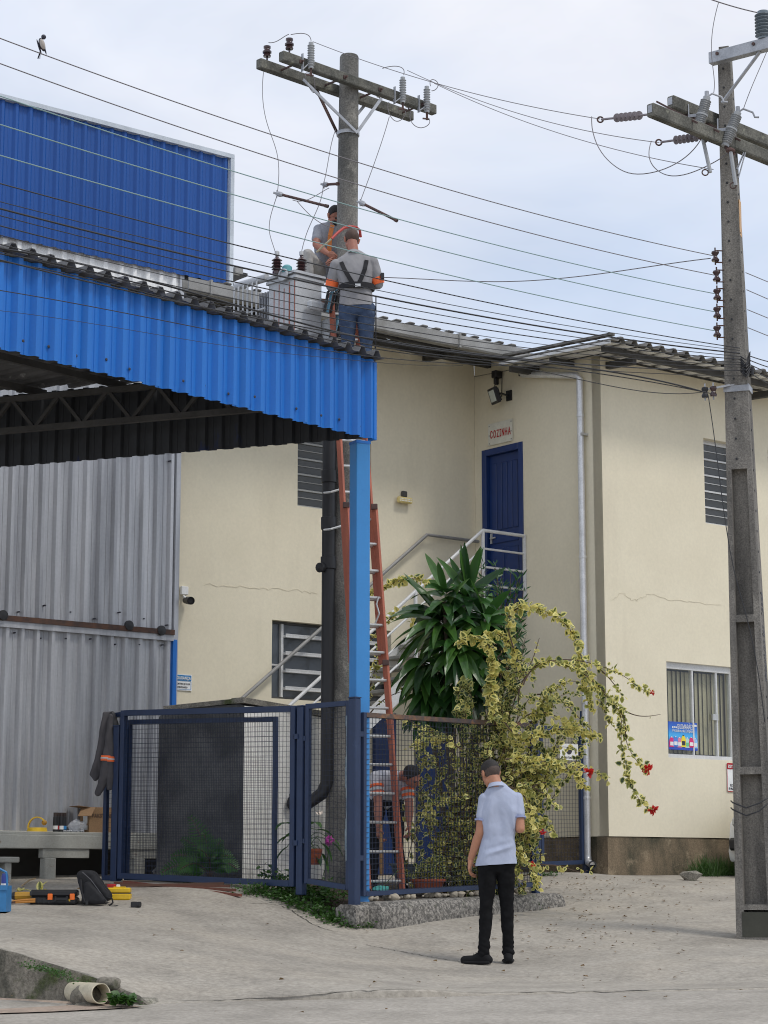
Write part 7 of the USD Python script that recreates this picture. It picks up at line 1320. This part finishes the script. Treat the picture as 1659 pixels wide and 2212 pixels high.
# bench by the dock
a0 = FC.hit(38, 1860, -.9)[0]; bn = Thing('bench', 'pale concrete bench at the left edge below the dock', 'bench', FC.pt(a0 - .5, -.9, 1.6)); zt = FC.hit(20, 1851, -.9)[1]
bn.part('seat', FC.to(box(a0 - 1.4, a0, -.95, -.6, zt - .06, zt, .01)), M_dock); bn.part('leg', FC.to(box(a0 - .16, a0 - .08, -.92, -.65, 1.45, zt - .06, .006)), M_dock); bn.part('leg', FC.to(box(a0 - 1.3, a0 - 1.2, -.92, -.65, 1.45, zt - .06, .006)), M_dock)
# drain pipe in the kerb, boulder, ground cracks
c = at(217, 2146, 15.06); ddir = unit(np.array([.5, -.84, .02])); dp = Thing('drain_pipe', 'broken cream plastic drain pipe poking out of the kerb', 'pipe', c); m = lathe([(.0, -.5), (.072, -.5), (.072, -.02), (.072, .0), (.065, .0), (.065, -.02), (.064, -.45), (0, -.45)], c, c + ddir, 26); v = m.vertices; far = (v - c) @ ddir > -.01; m.vertices[far] += ddir * (.05 * (meshkit.noise(v[far] * 14) - .5))[:, None]
dp.part('pipe', m, mat('old_pvc', (.55, .49, .36), (.45, .40, .29), scale=8, rough=.6, c3=(.2, .17, .1), scale3=7, band3=(.62, .75)), smooth=40); dp.part('silt', ell(c - ddir * .25 + [0, 0, -.03], (.05, .05, .03)), M_soil)
hs_ = Thing('pipe_haunch', 'lump of mossy mortar holding the drain pipe in the kerb', 'mortar', c + [-.1, .05, -.1]); hs_.part('mortar', cat(rock(c + [-.12, .20, -.05], .12, 21, .8), rock(c + [.10, .14, -.06], .085, 24, .8), rock(c + [.02, .24, .05], .09, 27, .6), rock(c - ddir * .16 + [-.02, 0, -.11], .10, 29, .5)), M_kerbface, smooth=60)
q = place(1492, 1893, 25.5); bl = single('boulder', 'single grey broken stone block in front of the stained plinth', 'stone', trimesh.convex.convex_hull(rock(q + [0, 0, .06], .14, 31, .6).vertices[::7]), M_kerb)
def gcrack(pts, w, name='ground_crack'):
    P = spline([at(*p) if len(p) == 3 else np.array([p[0], p[1], 0.0]) for p in pts], 60); P[:, :2] += rng.normal(0, .008, (60, 2)); V = []
    for i, p in enumerate(P):
        t = unit((P[min(i + 1, 59)] - P[max(i - 1, 0)]) * [1, 1, 0]); s = np.array([-t[1], t[0], 0]); ww = w * (.4 + rng.random()); z = g1(p[0], p[1]) + .004; V += [[*(p + s * ww)[:2], z], [*(p - s * ww)[:2], z]]
    F = [f for i in range(59) for f in ((2 * i, 2 * i + 1, 2 * i + 3), (2 * i, 2 * i + 3, 2 * i + 2))]; single(name, None, None, trimesh.Trimesh(V, F, process=False), mat('crack_dirt', (.06, .055, .045), rough=1) if not stage.GetPrimAtPath('/World/Looks/crack_dirt') else '/World/Looks/crack_dirt', kind='structure')
gcrack([(x, float(joint(x)) + .03 + .02 * math.sin(3 * x)) for x in np.linspace(-1.45, 3.2, 12)], .007); gcrack([(790, 2030, 19.3), (860, 2045, 19.1), (940, 2062, 18.8), (1005, 2078, 18.6)], .006); gcrack([(540, 1950, 20.5), (600, 1945, 20.6), (660, 1975, 20.2), (740, 2000, 19.9)], .005)

# white car parked behind the square pole
ac = FA.hit(1571, 1850, -.5)[0]; zc_ = 1.62; car = Thing('parked_car', 'white car parked behind the square pole, only its bumper corner showing', 'car', FA.pt(ac + 2, -1.2, zc_))
M_car = flat('white_car_paint', (.68, .68, .67), rough=.25, coat=.6)
pf = Polygon([(0, .28), (.02, .2), (.4, .18), (3.9, .2), (4.1, .3), (4.12, .75), (4.0, .92), (3.6, .98), (3.1, 1.4), (1.75, 1.44), (1.05, .95), (.25, .82), (.04, .62)]).buffer(.04).simplify(.01)
bdy = plate(pf, -2.1, -.42); m = bdy.subdivide(); v = m.vertices; yc_ = (v[:, 1] + 1.26) / .84; v[:, 0] += .16 * np.clip(1 - v[:, 0] / .6, 0, 1) * yc_ ** 2; m.vertices = v + np.array([ac, 0, zc_ - 0])
car.part('body', FA.to(m), M_car, smooth=35)
for y in (-2.105, -.415): car.part('window', FA.to(plate(Polygon([(1.25, .98), (3.45, .98), (3.0, 1.34), (1.8, 1.37)]), y - .004, y + .004).apply_translation([ac, 0, zc_])), M_louvre)
car.part('windscreen', FA.to(bar((ac + 1.08, -1.26, zc_ + 1.0), (ac + 1.72, -1.26, zc_ + 1.46), 1.3, .02)), M_louvre)
for x in (.75, 3.35):
    for y in (-2.12, -.55): q = FA.pt(ac + x, y, zc_ + .31); w_ = car.part('wheel', lathe([(0, 0), (.2, 0), (.3, .01), (.31, .04), (.31, .15), (.3, .18), (0, .18)], q, q + FA.pt(0, 1, 0) - FA.pt(0, 0, 0), 24), M_black, smooth=40); car.part('rim', lathe([(0, -.012), (.17, -.012), (.19, .0), (0, .002)], q, q + FA.pt(0, 1, 0) - FA.pt(0, 0, 0), 12), M_alu, parent=w_)
for y in (-.72, -1.8): car.part('headlight', FA.to(box(ac + .02, ac + .2, y - .17, y + .17, zc_ + .6, zc_ + .72, .03)), M_glass if False else M_alu)
for y in (-.60, -1.92): car.part('fog_lamp_recess', FA.to(box(ac - .0, ac + .12, y - .09, y + .09, zc_ + .3, zc_ + .46, .03)), M_black)
car.part('grille', FA.to(box(ac - .045, ac + .05, -1.65, -.87, zc_ + .34, zc_ + .5, .02)), M_black)
